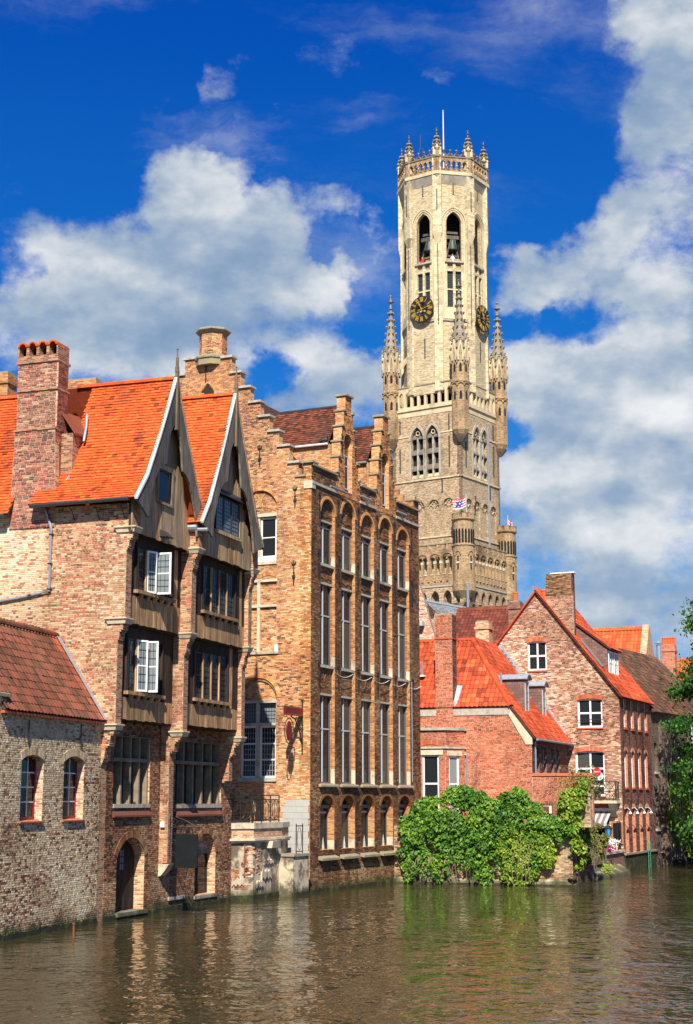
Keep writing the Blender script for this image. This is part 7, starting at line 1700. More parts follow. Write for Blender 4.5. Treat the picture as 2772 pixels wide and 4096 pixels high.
# chimney flush with the front
czt = fx(R1S, 'B5', 400, 468)[1]; czs = fx(R1S, 'B5', 400, 680)[1]
brick_wall(R1S, [(cu0, zE-2.0), (cu1, zE-2.0), (cu1, czt), (cu0, czt)], [], r1, rm, name='chimney_stack', v=.08, thick=.3, course=.07, blen=.22, tone=lambda u, z, t: t*.9)
fc = Fr(R1S.p(cu1, .08, 0), R1F.u); brick_wall(fc, [(0.003, zE-.4), (.8, zE+.3), (.8, czt), (0.003, czt)], [], r1, (b_wine, m_mortar_dark, x_wine), name='chimney_stack', v=.0, thick=.3, course=.07, blen=.22)
MB().box(R1S, cu0+.05, cu1-.05, -.72, -.2, zE, czt).build('chimney_core', x_red, r1)
MB().box(R1S, cu0-.05, cu1+.06, -.78, .13, czs-.05, czs+.02).build('string_course', m_terr, r1)
MB().box(R1S, cu0+.08, cu1-.1, -.66, .0, czt, czt+.07).build('chimney_cap', m_coping, r1)
MB().hexa([R1S.p(cu1+.0, .1, zE+.0), R1S.p(cu1+.0, -.75, zE+1.15), R1S.p(cu1+.3, -.75, zE+1.1), R1S.p(cu1+.22, .1, zE+.0), R1S.p(cu1+.0, .1, zE+.1), R1S.p(cu1+.0, -.75, zE+1.25), R1S.p(cu1+.3, -.75, zE+1.2), R1S.p(cu1+.22, .1, zE+.1)]).build('lead_flashing', m_lead, r1)
# two lead-topped slate dormers on the right slope
for xa, ya in ((1140, 1340), (1295, 1390)):
    pu = R1F.px(q('B5', xa, ya), -.9)
    f = R1F.off(pu[0], -.9); zb_ = pu[1]
    o = MB().box(f, -.42, .42, -2.4, -.0, zb_-.1, zb_+1.75).build('slate_dormer', m_slatebox, r1)
    window(f, -.36, .36, zb_, zb_+1.62, .05, r1, m_grey, 1, 3, g_pale, .07, .035, .07)
    A = [(-.56+1.12*i/8, zb_+1.72+.24*math.sin(PI*i/8)) for i in range(9)]; MB().strip(f, A, [(u, z+.07) for u, z in A], -2.6, .2).build('lead_hood', m_lead, o)
    MB().prism(f, [(-.5, zb_+1.7)]+[(.5, zb_+1.7)]+A[::-1][1:-1], -2.5, .1).build('hood_infill', m_lead, o)
pu = R1F.px(q('B5', 990, 1080), -1.4); MB().tube([R1F.p(pu[0], -1.9, pu[1]-.3), R1F.p(pu[0], -1.9, pu[1]+.55)], .06, 6).build('vent_pipe', m_zinc, r1)
u_, z_ = fx(R1S, 'B5', 190, 1010, -1.2); MB().tube([R1S.p(u_, -1.35, z_), R1S.p(u_, -1.35, z_+.7)], .07, 6).build('vent_pipe', m_zinc, r1)
MB().box(R1S, u_-.2, u_+.22, -1.45, -1.05, z_-.1, z_-.02).build('vent_flashing', m_white, r1)
# stepped lead soakers where roof meets the pink gable
for i in range(22):
    t = i/22; A = np.array(R2S.px(q('B5', 905+(1490-905)*t, 800+(1590-800)*t))); MB().box(R2S, A[0]-.16, A[0]+.2, .0, .02, A[1]-.1, A[1]+.34).build('lead_soaker', m_lead, r1)
# bay window
bz = fx(R1S, 'B7', 380, 160, 1.2)[1]; b0 = fx(R1S, 'B7', 240, 500, 1.2)[0]-1.2; b1 = fx(R1S, 'B7', 520, 500, 1.2)[0]; b2 = fx(R1S, 'B7', 688, 450, .25)[0]
BY = R1S.off(0, 1.2); bw_ = fr_rect(BY, 'B7', 312, 462, 380, 760)
brick_wall(BY, [(b0, 1.0), (b1, 1.0), (b1, bz), (b0, bz)], [hole(bw_[0], bw_[1], 2.4, bw_[3])], r1, rm, name='bay_front', thick=.25, course=.07, blen=.22)
window(BY, bw_[0], bw_[1], 2.4, bw_[3], -.1, r1, m_white, 1, 2, g_win, .1, .09, .08, rowfr=[0, .62, 1])
box_part('stone_lintel', m_stone_pale, r1, BY, bw_[0]-.28, bw_[1]+.25, -.15, .04, bw_[3], bw_[3]+.25)
voussoirs(BY, bw_[0]-.1, bw_[1]+.08, bw_[3]+.42, .12, r1, b_red, 15, .24, v=.006)
p1, p2 = BY.p(b1, 0, 0), R1S.p(b2, .12, 0); BC = Fr(p1, p2-p1); Lc = float(np.linalg.norm((p2-p1)[:2]))
brick_wall(BC, [(0.003, 1.0), (Lc, 1.0), (Lc, bz), (0.003, bz)], [hole(.25, Lc-.35, 2.4, bw_[3]-.05)], r1, rm, name='bay_side', thick=.25, course=.07, blen=.22)
window(BC, .25, Lc-.35, 2.4, bw_[3]-.05, -.08, r1, m_white, 1, 2, g_pale, .1, .08, .08, rowfr=[0, .62, 1]); box_part('stone_lintel', m_stone_pale, r1, BC, .1, Lc-.2, -.15, .04, bw_[3]-.05, bw_[3]+.2)
for z, g_, hh_ in ((bz, .12, .14), (bz-.95, .08, .1)):
    MB().hprism(BY, [(b0, -1.2), (b0, g_), (b1+g_*.5, g_), (b2+g_, -1.1)], z, z+hh_).build('bay_coping', m_stone, r1)
MB().hprism(BY, [(b0+.05, -1.2), (b0+.05, -.05), (b1, -.05), (b2, -1.1)], bz-.3, bz-.02).build('bay_roof', m_lead, r1)
tubes('downpipe', m_zinc, r1, [R1S.p(*(lambda a: (a[0], .12, a[1]))(fx(R1S, 'B7', 670, 375, .12))), R1S.p(*(lambda a: (a[0], .12, a[1]))(fx(R1S, 'B7', 713, 380, .12))), R1S.p(*(lambda a: (a[0], .12, a[1]-1))(fx(R1S, 'B7', 715, 650, .12)))], .055, 6)
MB().box(R1S, uW, -.4, -RL+.5, -.35, .5, zL-.6).build('inner_core', m_blind, r1)

# ---- dark warehouse farther along the canal (R3)
R3F = canal(R2F.p(R2L+.02, 0, 0), 30); r3 = thing('dark_warehouse', 'soot dark brick warehouse with blackened tile roof at the canal bend', 'house', tuple(R3F.p(4, -2, 0)))
z3 = fx(R3F, 'B6', 1160, 1500)[1]; xs3 = [fx(R3F, 'B8', x, 600)[0] for x in (1190, 1230, 1320, 1440)]
hs3 = [hole(.45, .95, 5.6, 7.4), hole(2.6, 3.0, 5.8, 7.4, .3, 'pt'), hole(5.0, 5.5, 5.8, 7.4, .3, 'pt'), hole(.3, .9, 2.2, 4.6), hole(2.5, 3.1, 3.6, 5.0), hole(5, 5.6, 3.6, 5.0), hole(1.1, 1.6, .9, 2.0)]
x_dark = M_bricktex('sooty warehouse brick', (.05, .035, .028), (.13, .085, .06), (.20, .14, .10), (.13, .11, .09), stain=((.28, .25, .19), .5), stain_scale=.4, thr=(.55, .72))
panel(R3F, rectp(0, 26, -.6, z3), hs3, r3, x_dark, 'wall', thick=.4)
for h_ in hs3: MB().box(R3F, h_[0], h_[1], -.34, -.28, h_[2], h_[3]+h_[4]).build('window', g_win, r3); box_part('window_sill', m_stone, r3, R3F, h_[0]-.1, h_[1]+.1, -.2, .12, h_[2]-.14, h_[2])
for u_ in (1.55, 4.2, 7.2, 10.5): MB().hexa([R3F.p(u_-.28, -.1, -.6), R3F.p(u_-.28, .5, -.6), R3F.p(u_+.28, .5, -.6), R3F.p(u_+.28, -.1, -.6), R3F.p(u_-.22, -.1, z3-.6), R3F.p(u_-.22, .16, z3-.6), R3F.p(u_+.22, .16, z3-.6), R3F.p(u_+.22, -.1, z3-.6)]).build('buttress', x_dark, r3)
rfd = Rf(R3F.p(0, .3, z3-.1), R3F.p(26, .3, z3-.1), R3F.p(0, -4.6, z3+4.9)); tile_roof(rfd, [(-.3, 0), (14, 0), (14, 6.4), (-.3, 6.4)], [], r3, t_dark, m_under, 'pan', .26, .34, single=300, focus=(3, 3), tone=lambda u, s, t: t*.95)
MB().box(R3F, .1, 26, -8, -.4, 0, z3-.3).build('inner_core', m_blind, r3); tubes('downpipe', m_white, r3, [R3F.p(7.6, .1, z3-.5), R3F.p(7.6, .1, 2)], .09, 6)

# ---- rooftops behind
def back_house(name, label, fr, u0, u1, zev, zrd, depth, tile, wall, front=True, single=0, kw=.26, ke=.34, over=.2, cat='house'):
    """gabled block: ridge parallel to the front plane fr"""
    P = fr.p((u0+u1)/2, -depth/2, 0); t = thing(name, label, cat, tuple(P))
    MB().box(fr, u0, u1, -depth, 0, 0, zev).build('wall', wall, t)
    for u in (u0, u1): MB().add([fr.p(u, 0, zev), fr.p(u, -depth, zev), fr.p(u, -depth/2, zrd)], [(0, 1, 2)]).build('gable', wall, t)
    r = Rf(fr.p(u0, over, zev-.2), fr.p(u1, over, zev-.2), fr.p(u0, -depth/2, zrd)); h_ = r.loc(fr.p(u0, -depth/2, zrd))[1]
    tile_roof(r, [(0, 0), (u1-u0, 0), (u1-u0, h_), (0, h_)], [], t, tile, m_under, 'pan', kw, ke, single=single, focus=((u1-u0)/2, h_/2))
    slope_slab(t, fr, u0, u1, -depth/2, zrd, -depth-over, zev-.2, tile).color = (.5, 0, 0, 1); ridge_tiles(fr.p(u0, -depth/2, zrd+.03), fr.p(u1, -depth/2, zrd+.03), t, tile, .15, .45)
    return t, r
def at(x, y, Y):                      # point of a survey ray at distance Y
    r = ray(x, y); return EYEP+r*(Y/r[1])
# chocolate pantile roof
A = at(*q('B5', 560, 640), 99); Rg = at(*q('B5', 800, 440), 103)
cf_ = side((A[0]-1.5, 99), 21)
u1_ = cf_.px(q('B5', 1010, 600))[0]
ct, rch = back_house('chocolate_roofed_house', 'house with chocolate brown pantile roof below the belfry', cf_, .2, u1_+3, cf_.px(q('B5', 700, 760))[1], Rf and at(*q('B5', 800, 440), 102.5)[2], 7.0, t_choc, x_mix, single=300)
def stack(name, label, k, xa, xb, ya, Y, m, depth=.8, zlow=None, pots=0, capm=None, potm=None, ang=21, xc=None, drop=5, side_m=None):
    P = at(*q(k, (xa+xb)/2, ya), Y); f = side((P[0], P[1]), ang); w_ = (xb-xa)/CR[k][2]/6100*Y/2
    t = thing(name, label, 'chimney', (P[0], P[1], P[2]-drop))
    MB().box(f, -w_, w_, -depth, 0, P[2]-drop, P[2]).build('stack', m, t); MB().box(f, -w_-.06, w_+.06, -depth-.06, .06, P[2]-.45, P[2]-.32).build('string_course', m, t)
    MB().box(f, -w_+.06, w_-.06, -depth+.1, -.06, P[2], P[2]+.08).build('cap', capm or m_coping, t)
    for i in range(pots):
        c = f.p(-w_+2*w_*(i+.5)/pots, -depth/2, P[2]+.05); MB().lathe(c, [(.15, 0), (.13, .5), (.16, .52), (.13, .6)], 8).build('pot', potm or m_pot, t)
    return t
stack('chimney', 'stubby cream brick chimney between the hipped roof and pink gable', 'B5', 675, 800, 530, 90, x_buff, drop=4)
stack('chimney', 'red brick chimney with one terracotta pot left of the pink gable', 'B5', 970, 1080, 352, 94, x_wine, pots=1, drop=6)
# slate roof and brick gable beside the big house
sA = at(*q('B5', 225, 350), 120); sB = at(*q('B5', 720, 440), 126); sC = at(*q('B5', 310, 560), 112)
st_ = thing('slate_roofed_house', 'house with grey slate roof and lead ridge in front of the belfry', 'house', (sA[0]+3, 122, 0))
dn = at(*q('B5', 560, 620), 114); rs = Rf(sC-np.array([0, 0, 1.5]), sC-np.array([0, 0, 1.5])+(sB-sA)*1.0, sA); lB = rs.loc(sB); lA = rs.loc(sA)
tile_roof(rs, [(lA[0]-.5, -3), (lB[0]+2, -3), (lB[0]+.0, lB[1]), (lA[0], lA[1])], [], st_, m_slate, m_under, 'flat', .3, .22, name='roof')
MB().tube([sA, sB], .18, 6).build('lead_ridge', m_lead, st_); MB().hexa([np.array([x, y, z]) for z in (0, sC[2]-3) for x, y in ((sA[0]-2, 113), (sB[0], 119), (sB[0]+2, 128), (sA[0]-2, 126))]).build('wall', x_mix, st_)
gf = side(at(*q('B5', 145, 400), 100)[:2], 21); gt = thing('rough_brick_house', 'rough brick house end with a small balcony window beside the golden house', 'house', tuple(gf.p(0, -1, 0)))
def gp(x, y): return gf.px(q('B5', x, y))
pol = [(-2.5, 0), (gp(318, 690)[0], 0), gp(318, 690), gp(270, 530), gp(215, 330), gp(150, 120), (gp(150, 120)[0]-1.5, gp(150, 120)[1]+3.5), (-2.5, gp(150, 120)[1]+3.5)]
gww = [gp(145, 480)[0]-.5, gp(178, 480)[0], gp(160, 520)[1], gp(160, 325)[1]]
panel(gf, pol, [hole(*gww)], gt, x_mix, 'gable_wall', thick=.4); window(gf, gww[0], gww[1], gww[2], gww[3], -.12, gt, m_white, 2, 3, g_win, .07, .04, .06)
box_part('window_box', m_grey, gt, gf, gww[0]-.1, gp(222, 560)[0], .0, .5, gp(160, 575)[1], gp(160, 535)[1]); tubes('guard_bar', m_iron, gt, [gf.p(gww[0], .3, gww[2]+.7), gf.p(gww[1]+.35, .3, gww[2]+.7)], .025, 5)
# bright orange house beyond, its gable turned to the right
oA = at(*q('B6', 560, 710), 112); of_ = side(oA[:2], 21); ou1 = of_.px(q('B6', 1120, 680))[0]; oz_r = oA[2]+.1
op = of_.px(q('B6', 1085, 1080), 3.0)
ot = thing('bright_orange_roofed_house', 'house with bright orange pantile roof and buff side gable beyond the pink house', 'house', tuple(of_.p(3, -3, 0)))
oe = op[1]-.6; orf = Rf(of_.p(-2, 3.0, oe), of_.p(ou1, 3.0, oe), of_.p(-2, -0, oz_r)); oh = orf.loc(of_.p(-2, 0, oz_r))[1]
tile_roof(orf, [(0, 0), (ou1+2, 0), (ou1+2, oh), (0, oh)], [], ot, t_bright, m_under, 'pan', .27, .36, single=300, focus=(6, 3.0)); slope_slab(ot, of_, -2, ou1, 0, oz_r, -3, oe, t_bright).color = (.5, 0, 0, 1)
ridge_tiles(of_.p(-2, 0, oz_r+.04), of_.p(ou1, 0, oz_r+.04), ot, t_bright, .15, .45); oc = Fr(of_.p(ou1-.02, 0, 0), -of_.n)
MB().prism(oc, [(-3.0, 0), (3.0, 0), (3.0, oe), (.05, oz_r+.35), (-.3, oz_r+.1), (-3.0, oe)], -.35, .12).build('side_gable', x_buff, ot); MB().box(of_, -2, ou1-.4, -2.9, 2.8, 0, oe).build('wall', x_buff, ot)
# far roofs at the right edge
fA = at(*q('B6', 1200, 955), 122); ff = side(fA[:2], 21)
ft, _r = back_house('far_orange_house', 'far house with orange roof behind the tree at the right edge', ff, -.8, 14, fA[2]-4.5, fA[2], 8.0, t_bright, x_mix)
fB = at(*q('B6', 1225, 1120), 116); fg_ = side(fB[:2], 24)
ft2, _r = back_house('far_red_house', 'far low red roofed house above the dark warehouse', fg_, -.5, 16, fB[2]-5.2, fB[2], 7.0, t_red, x_mix)
stack('chimney', 'red brick chimney with a row of five terracotta pots at the right', 'B6', 1255, 1385, 838, 114, x_red, depth=1.0, pots=5, drop=8)
vp = at(*q('B6', 1222, 800), 118); vt = thing('flue_pipe', 'shiny steel flue pipe with conical cap on a far roof', 'flue', (vp[0], vp[1], vp[2]-4)); MB().lathe(vp, [(.17, -4), (.17, -.25)], 10).build('pipe', m_zinc, vt); MB().lathe(vp, [(.34, -.15), (.02, .12)], 10).build('cap', m_zinc, vt)
stack('chimney', 'weathered brick chimney rising behind the left gable ridge', 'A1', 505, 775, 530, 66, x_brown, drop=4, ang=18.5, depth=.6)
stack('chimney', 'narrow brick chimney at the far left edge of the roofs', 'A1', -70, 75, 475, 60, x_brown, drop=4, ang=18.5, depth=.7)
# ------------------------------------------------------------------ quay wall, garden, terrace
def foliage(pts, nrm, size, m, parent, name='foliage', jitter=.9, droop=.35):
    n = len(pts); N = nrm+RNG.normal(0, jitter, (n, 3)); N[:, 2] += droop*.6; N /= np.linalg.norm(N, axis=1)[:, None]
    up = np.tile(np.array([0, 0, -1.0]), (n, 1))+RNG.normal(0, .5, (n, 3)); X = np.cross(N, up); X /= np.linalg.norm(X, axis=1)[:, None]+1e-9; Y = np.cross(N, X)
    s = (size*RNG.uniform(.6, 1.3, n))[:, None]
    V = np.stack([pts-Y*s*.55, pts+X*s*.38+N*s*.08-Y*s*.1, pts+Y*s*.6-N*s*.1, pts-X*s*.38+N*s*.08-Y*s*.1], 1).reshape(-1, 3)
    Fq = np.arange(n*4).reshape(-1, 4)
    return raw_mesh(name, V, Fq, m, parent, 'stuff', smooth=False)
# filled garden behind the wall
cw = R2S.p(0, 0, 0)
gd = MB(); pts_ = [tuple(IWF.p(-2.5, -.3, 0)[:2]), tuple(IWF.p(IWL-.2, -.3, 0)[:2]), tuple(R1S.p(guR, .2, 0)[:2]), tuple(R1S.p(guR, -3, 0)[:2]), tuple(R1S.p(-6, -3, 0)[:2]), tuple(R1S.p(-10, 0, 0)[:2])]
n = len(pts_); gd.add([(x, y, z) for z in (-.6, 2.0) for x, y in pts_], [tuple(range(n, 2*n))]+[(i, (i+1) % n, n+(i+1) % n, n+i) for i in range(n)]); gd.build('garden_ground', m_ground, kind='structure')
qw = thing('quay_wall', 'old buff brick quay wall with stone footing under the ivy', 'wall', tuple(IWF.p(IWL/2, -.2, 0)))
ztw = fx(IWF, 'B8', 200, 1160)[1]
brick_wall(IWF, rectp(-2.5, IWL, -.6, ztw), [], qw, (b_quay, m_mortar_pale, x_quay), name='wall', thick=.4, course=.075, blen=.235, single=300, focus=(IWL-1.2, 1.3))
IRF = Fr(IW1, R2F.u); T1 = IRF.o
brick_wall(IRF, rectp(.003, 3.6, -.6, ztw), [], qw, (b_wine, m_mortar_dark, x_quay), name='return_wall', thick=.4, course=.075, blen=.235)
for k in range(7):
    a = -2.4+(IWL+2.6)*k/7; b = a+(IWL+2.6)/7
    MB().hexa([IWF.p(a+.006, -.2, -.6), IWF.p(a+.006, .26, -.6), IWF.p(b-.006, .26, -.6), IWF.p(b-.006, -.2, -.6), IWF.p(a+.006, -.2, .42), IWF.p(a+.006, .16, .20+random.uniform(-.02, .02)), IWF.p(b-.006, .16, .20+random.uniform(-.02, .02)), IWF.p(b-.006, -.2, .42)]).build('footing_stone', m_plaster, qw)
algae(IWF, -2.4, IWL+.25, .1, qw, .275)
for zz, d in ((ztw-.55, .05), (ztw-.42, .09)): MB().box(IWF, IWL-2.6, IWL+.0, -.1, d, zz, zz+.07).build('brick_ledge', x_quay, qw)
# garden piers and trellis fence above the wall
pz = fx(IWF, 'B8', 510, 845, -.3)[1]; pu = [fx(IWF, 'B8', x, 900, -.3)[0] for x in (452, 492)]
gp_ = thing('garden_pier', 'buff brick garden pier with stone cap beside the trellis', 'pier', tuple(IWF.p(pu[0], -.5, ztw)))
brick_wall(IWF, rectp(pu[0], pu[0]+.42, ztw, pz), [], gp_, (b_quay, m_mortar_pale, x_quay), name='shaft', v=-.1, thick=.42, course=.075, blen=.235); cap(IWF, pu[0]-.06, pu[0]+.48, -.58, -.04, pz, gp_, m_coping)
pu2 = fx(IRF, 'B8', 575, 900, 0)[0]; gq = thing('garden_pier', 'darker garden pier carrying a potted plant at the terrace corner', 'pier', tuple(IRF.p(1.6, -.3, ztw)))
brick_wall(IRF, rectp(1.3, 1.8, ztw, pz), [], gq, (b_quay, m_mortar_dark, x_quay), name='shaft', v=-.02, thick=.4, course=.075, blen=.235); cap(IRF, 1.24, 1.86, -.46, .06, pz, gq, m_coping)
fu0, fu1 = fx(IWF, 'B7', 1360, 880, -.2)[0], pu[0]; fz0 = fx(IWF, 'B8', 100, 1045, -.2)[1]; fz1 = fx(IWF, 'B8', 100, 900, -.2)[1]
tf = thing('trellis_fence', 'low brown trellis fence panels along the garden edge above the ivy', 'fence', tuple(IWF.p(fu0, -.2, fz0)))
w_fence = M_wood('fence wood', (.24, .17, .10), (.09, .06, .035))
for i in range(17): x = fu0+(fu1-fu0)*i/16; MB().box(IWF, x-.02, x+.02, -.24, -.2, fz0, fz1-.12+.1*abs(math.sin(i*PI/8))).build('slat', w_fence, tf)
for z in (fz0+.06, fz1-.16): MB().box(IWF, fu0, fu1, -.27, -.24, z, z+.06).build('rail', w_fence, tf)
mb_ = thing('menu_board', 'cream menu board with dark red panel fixed on the trellis fence', 'sign', tuple(IWF.p(fx(IWF, 'B8', 75, 980, -.1)[0], -.1, fz0)))
mr = fr_rect(IWF, 'B8', 12, 142, 945, 1020, -.12); MB().box(IWF, mr[0], mr[1], -.17, -.12, mr[2], mr[3]).build('board', m_cream, mb_); mr = fr_rect(IWF, 'B8', 36, 118, 948, 1016, -.11)
MB().box(IWF, mr[0], mr[1], -.118, -.10, mr[2], mr[3]).build('panel', M_plain('oxblood panel', (.16, .045, .035), .5, .1, 6, bmp=0), mb_)
# cafe terrace
tz_ = 1.18; TP = [G2(1352, 1993), G2(1418, 1979.5)]
TF = Fr(TP[0], TP[1]-TP[0]); TL = float(np.linalg.norm(TP[1]-TP[0]))
te = MB(); tp_ = [tuple(TF.p(-1.0, 0, 0)[:2]), tuple(TF.p(TL-.02, 0, 0)[:2]), tuple(R2S.p(-.01, .02, 0)[:2]), tuple(R2S.p(-7, .02, 0)[:2]), tuple(IRF.p(0.5, -.41, 0)[:2])]
n = len(tp_); te.add([(x, y, z) for z in (-.6, tz_-.1) for x, y in tp_], [tuple(range(n, 2*n))]+[(i, (i+1) % n, n+(i+1) % n, n+i) for i in range(n)]); te.build('terrace', x_wine, kind='structure')
tk = thing('terrace_edge', 'pale stone edging and sloping mossy apron of the cafe terrace', 'edging', tuple(TF.p(TL/2, 0, 0)))
for k in range(5): a = -1.0+(TL+1)*k/5; MB().box(TF, a+.005, a+(TL+1)/5-.005, -.35, .08, tz_-.1, tz_+.03).build('edging_stone', m_stone_pale, tk)
MB().hexa([TF.p(-1.3, -.2, -.6), TF.p(-1.3, .75, -.6), TF.p(TL-1.0, .75, -.6), TF.p(TL-1.0, -.2, -.6), TF.p(-1.3, -.2, .62), TF.p(-1.3, .55, .14), TF.p(TL-1.2, .55, .14), TF.p(TL-1.2, -.2, .62)]).build('apron', m_coping, tk)
def cp2(x, y, v=0.0): return TF.px(q('B8', x, y), v)
rp = thing('terrace_railing', 'dark post and rail fence along the cafe terrace edge', 'railing', tuple(TF.p(0, -.15, tz_)))
for x in (-.4, .15, .7, 1.25, 1.8, 2.35):
    if x < TL: MB().tube([TF.p(x, -.15, tz_), TF.p(x, -.15, tz_+.95)], .03, 6).build('post', m_iron, rp)
for z in (.35, .7, .93): MB().tube([TF.p(-.5, -.15, tz_+z), TF.p(min(2.35, TL-.3), -.15, tz_+z)], .016, 5).build('rail', m_iron, rp)
cpst = thing('chain_fence', 'two dark posts with a hanging chain by the pink house corner', 'railing', tuple(TF.p(TL-.7, -.15, tz_)))
for x in (TL-.75, TL-.15): MB().tube([TF.p(x, -.15, tz_), TF.p(x, -.15, tz_+1.45)], .035, 6).build('post', m_iron, cpst); MB().lathe(TF.p(x, -.15, tz_+1.45), [(.02, 0), (.06, .06), (.02, .12)], 6).build('knob', m_iron, cpst)
for z in (1.3, .75): MB().tube([TF.p(TL-.75+.6*t, -.15, tz_+z-.22*math.sin(PI*t)) for t in np.linspace(0, 1, 9)], .025, 5).build('chain', m_iron, cpst)
# lamp post, chalkboard, awning, chairs, flowers
LPp = TF.p(*(lambda a: (a[0], -.6))(cp2(722, 1400, -.6)), 0)
lp = thing('street_lamp', 'black lamp post with blue glass lantern on the cafe terrace', 'lamp', (LPp[0], LPp[1], tz_-.1))
zl0 = cp2(722, 1250, -.6)[1]; MB().lathe((LPp[0], LPp[1], 0), [(.11, tz_-.1), (.09, tz_+.5), (.05, tz_+.7), (.045, zl0-.05), (.09, zl0)], 8).build('post', m_iron, lp)
MB().lathe((LPp[0], LPp[1], zl0), [(.13, .02), (.21, .42)], 6, cap=True).build('lantern_glass', m_bluesign, lp); MB().lathe((LPp[0], LPp[1], zl0), [(.26, .42), (.1, .56), (.02, .68)], 6).build('lantern_roof', m_iron, lp)
MB().tube([(LPp[0]-.55, LPp[1], zl0+.55), (LPp[0], LPp[1], zl0+.5), (LPp[0]+.35, LPp[1], zl0+.4)], .025, 5).build('arm', m_iron, lp)
for k in range(6): a = PI/3*k; MB().tube([(LPp[0]+.13*math.cos(a), LPp[1]+.13*math.sin(a), zl0), (LPp[0]+.215*math.cos(a), LPp[1]+.215*math.sin(a), zl0+.43)], .014, 4).build('glazing_bar', m_iron, lp)
cr_ = fr_rect(R2S, 'B8', 752, 864, 1105, 1328, .08); cb = thing('chalkboard', 'blank black chalkboard in an orange wood frame on the terrace wall', 'sign', tuple(R2S.p(cr_[0], .08, cr_[2])))
MB().box(R2S, cr_[0]+.07, cr_[1]-.07, .05, .08, cr_[2]+.07, cr_[3]-.07).build('panel', m_sign, cb)
w_or = M_plain('varnished orange wood', (.42, .17, .06), .6, .2, 10)
for a, b, c, d in ((cr_[0], cr_[0]+.07, cr_[2], cr_[3]), (cr_[1]-.07, cr_[1], cr_[2], cr_[3]), (cr_[0]+.07, cr_[1]-.07, cr_[2], cr_[2]+.07), (cr_[0]+.07, cr_[1]-.07, cr_[3]-.07, cr_[3])): MB().box(R2S, a, b, .04, .11, c, d).build('frame_bar', w_or, cb)
a0 = fx(R2S, 'B8', 600, 985, .1); a1 = fx(R2S, 'B8', 735, 1040, .1)
aw = thing('awning', 'half rolled dark striped canvas awning over the terrace door', 'awning', tuple(R2S.p(a0[0], .3, a0[1])))
zaw = a0[1]
MB().box(R2S, a0[0]-.6, a1[0]+.1, .02, .2, zaw-.1, zaw+.1).build('casing', m_white, aw)
nst = 9
for i in range(nst):
    x0 = a0[0]-.6+(a1[0]-a0[0]+.7)*i/nst; x1 = a0[0]-.6+(a1[0]-a0[0]+.7)*(i+1)/nst
    MB().hexa([R2S.p(x0, .15, zaw-.08), R2S.p(x0, 1.35, zaw-.72), R2S.p(x1, 1.35, zaw-.72), R2S.p(x1, .15, zaw-.08), R2S.p(x0, .15, zaw-.05), R2S.p(x0, 1.35, zaw-.69), R2S.p(x1, 1.35, zaw-.69), R2S.p(x1, .15, zaw-.05)]).build('canvas_stripe', m_awning if i % 2 else m_grey, aw)
    MB().box(R2S, x0, x1, 1.34, 1.36, zaw-1.0, zaw-.70).build('valance', m_awning if i % 2 else m_grey, aw)
def chair(x, y, rz, label, m):
    c = thing('terrace_chair', label, 'chair', (x, y, tz_-.1), 'cafe terrace chairs'); f = Fr((x, y), (math.cos(rz), math.sin(rz))); z = tz_-.1
    MB().box(f, -.22, .22, -.22, .22, z+.43, z+.47).build('seat', m, c)
    for a in (-.2, .2):
        for b in (-.2, .2): MB().tube([f.p(a, b, z), f.p(a, b, z+(.45 if b > 0 else .9))], .018, 5).build('leg', m, c)
    for k in range(4): MB().box(f, -.21, .21, -.22, -.19, z+.56+k*.09, z+.62+k*.09).build('back_slat', m, c)
for i, (x, y, v, rz) in enumerate(((650, 1500, -.9, .4), (700, 1480, -1.5, 2.2), (755, 1470, -1.0, 3.6))):
    uu = cp2(x, y, v)[0]; P = TF.p(uu, v, 0); chair(P[0], P[1], rz, ('white slatted terrace chair nearest the overgrown pier', 'white slatted terrace chair in the middle of the terrace row', 'white slatted terrace chair nearest the chalkboard')[i], m_white)
for i, (x, y) in enumerate(((685, 1365), (712, 1378), (762, 1350))):
    u_, z_ = cp2(x, y, -.05); P = TF.p(u_, .02, z_); t = thing('flower_pot', ('magenta pot of white flowers at the left end of the terrace rail', 'magenta pot of white flowers, middle one on the terrace rail', 'magenta pot of white flowers under the chalkboard')[i], 'flower pot', tuple(P), 'flower pots on the terrace rail')
    MB().lathe(P, [(.10, -.18), (.16, .12), (.17, .14), (.12, .14)], 10).build('pot', m_pink, t)
    pts = P+np.array([0, 0, .22])+RNG.normal(0, .12, (220, 3))*np.array([1.2, 1, .7]); foliage(pts, np.tile([0, -1., .5], (220, 1)), .07, m_petal, t, 'blossoms'); foliage(pts[:90]-np.array([0, 0, .06]), np.tile([0, -1., .5], (90, 1)), .08, l_ivy, t)
# potted plant on the dark pier
P = IRF.p(1.55, -.2, pz+.12); t = thing('potted_plant', 'straggly plant in a terracotta pot on the garden pier', 'plant', tuple(P)); MB().lathe(P, [(.14, 0), (.2, .34), (.23, .36), (.22, .42)], 10).build('pot', m_pot, t)
pts = P+np.array([.35, 0, .45])+RNG.normal(0, 1, (900, 3))*np.array([.45, .35, .3]); foliage(pts, np.tile([0, -1., .4], (900, 1)), .11, l_dry, t)
for k in range(8): MB().tube([P+np.array([0, 0, .4]), P+np.array([.2+.12*k-.3, RNG.normal(0, .1), .8-.05*k]), P+np.array([.5+.16*k-.5, RNG.normal(0, .2), .5-.1*k])], .01, 4).build('stem', m_twig, t)
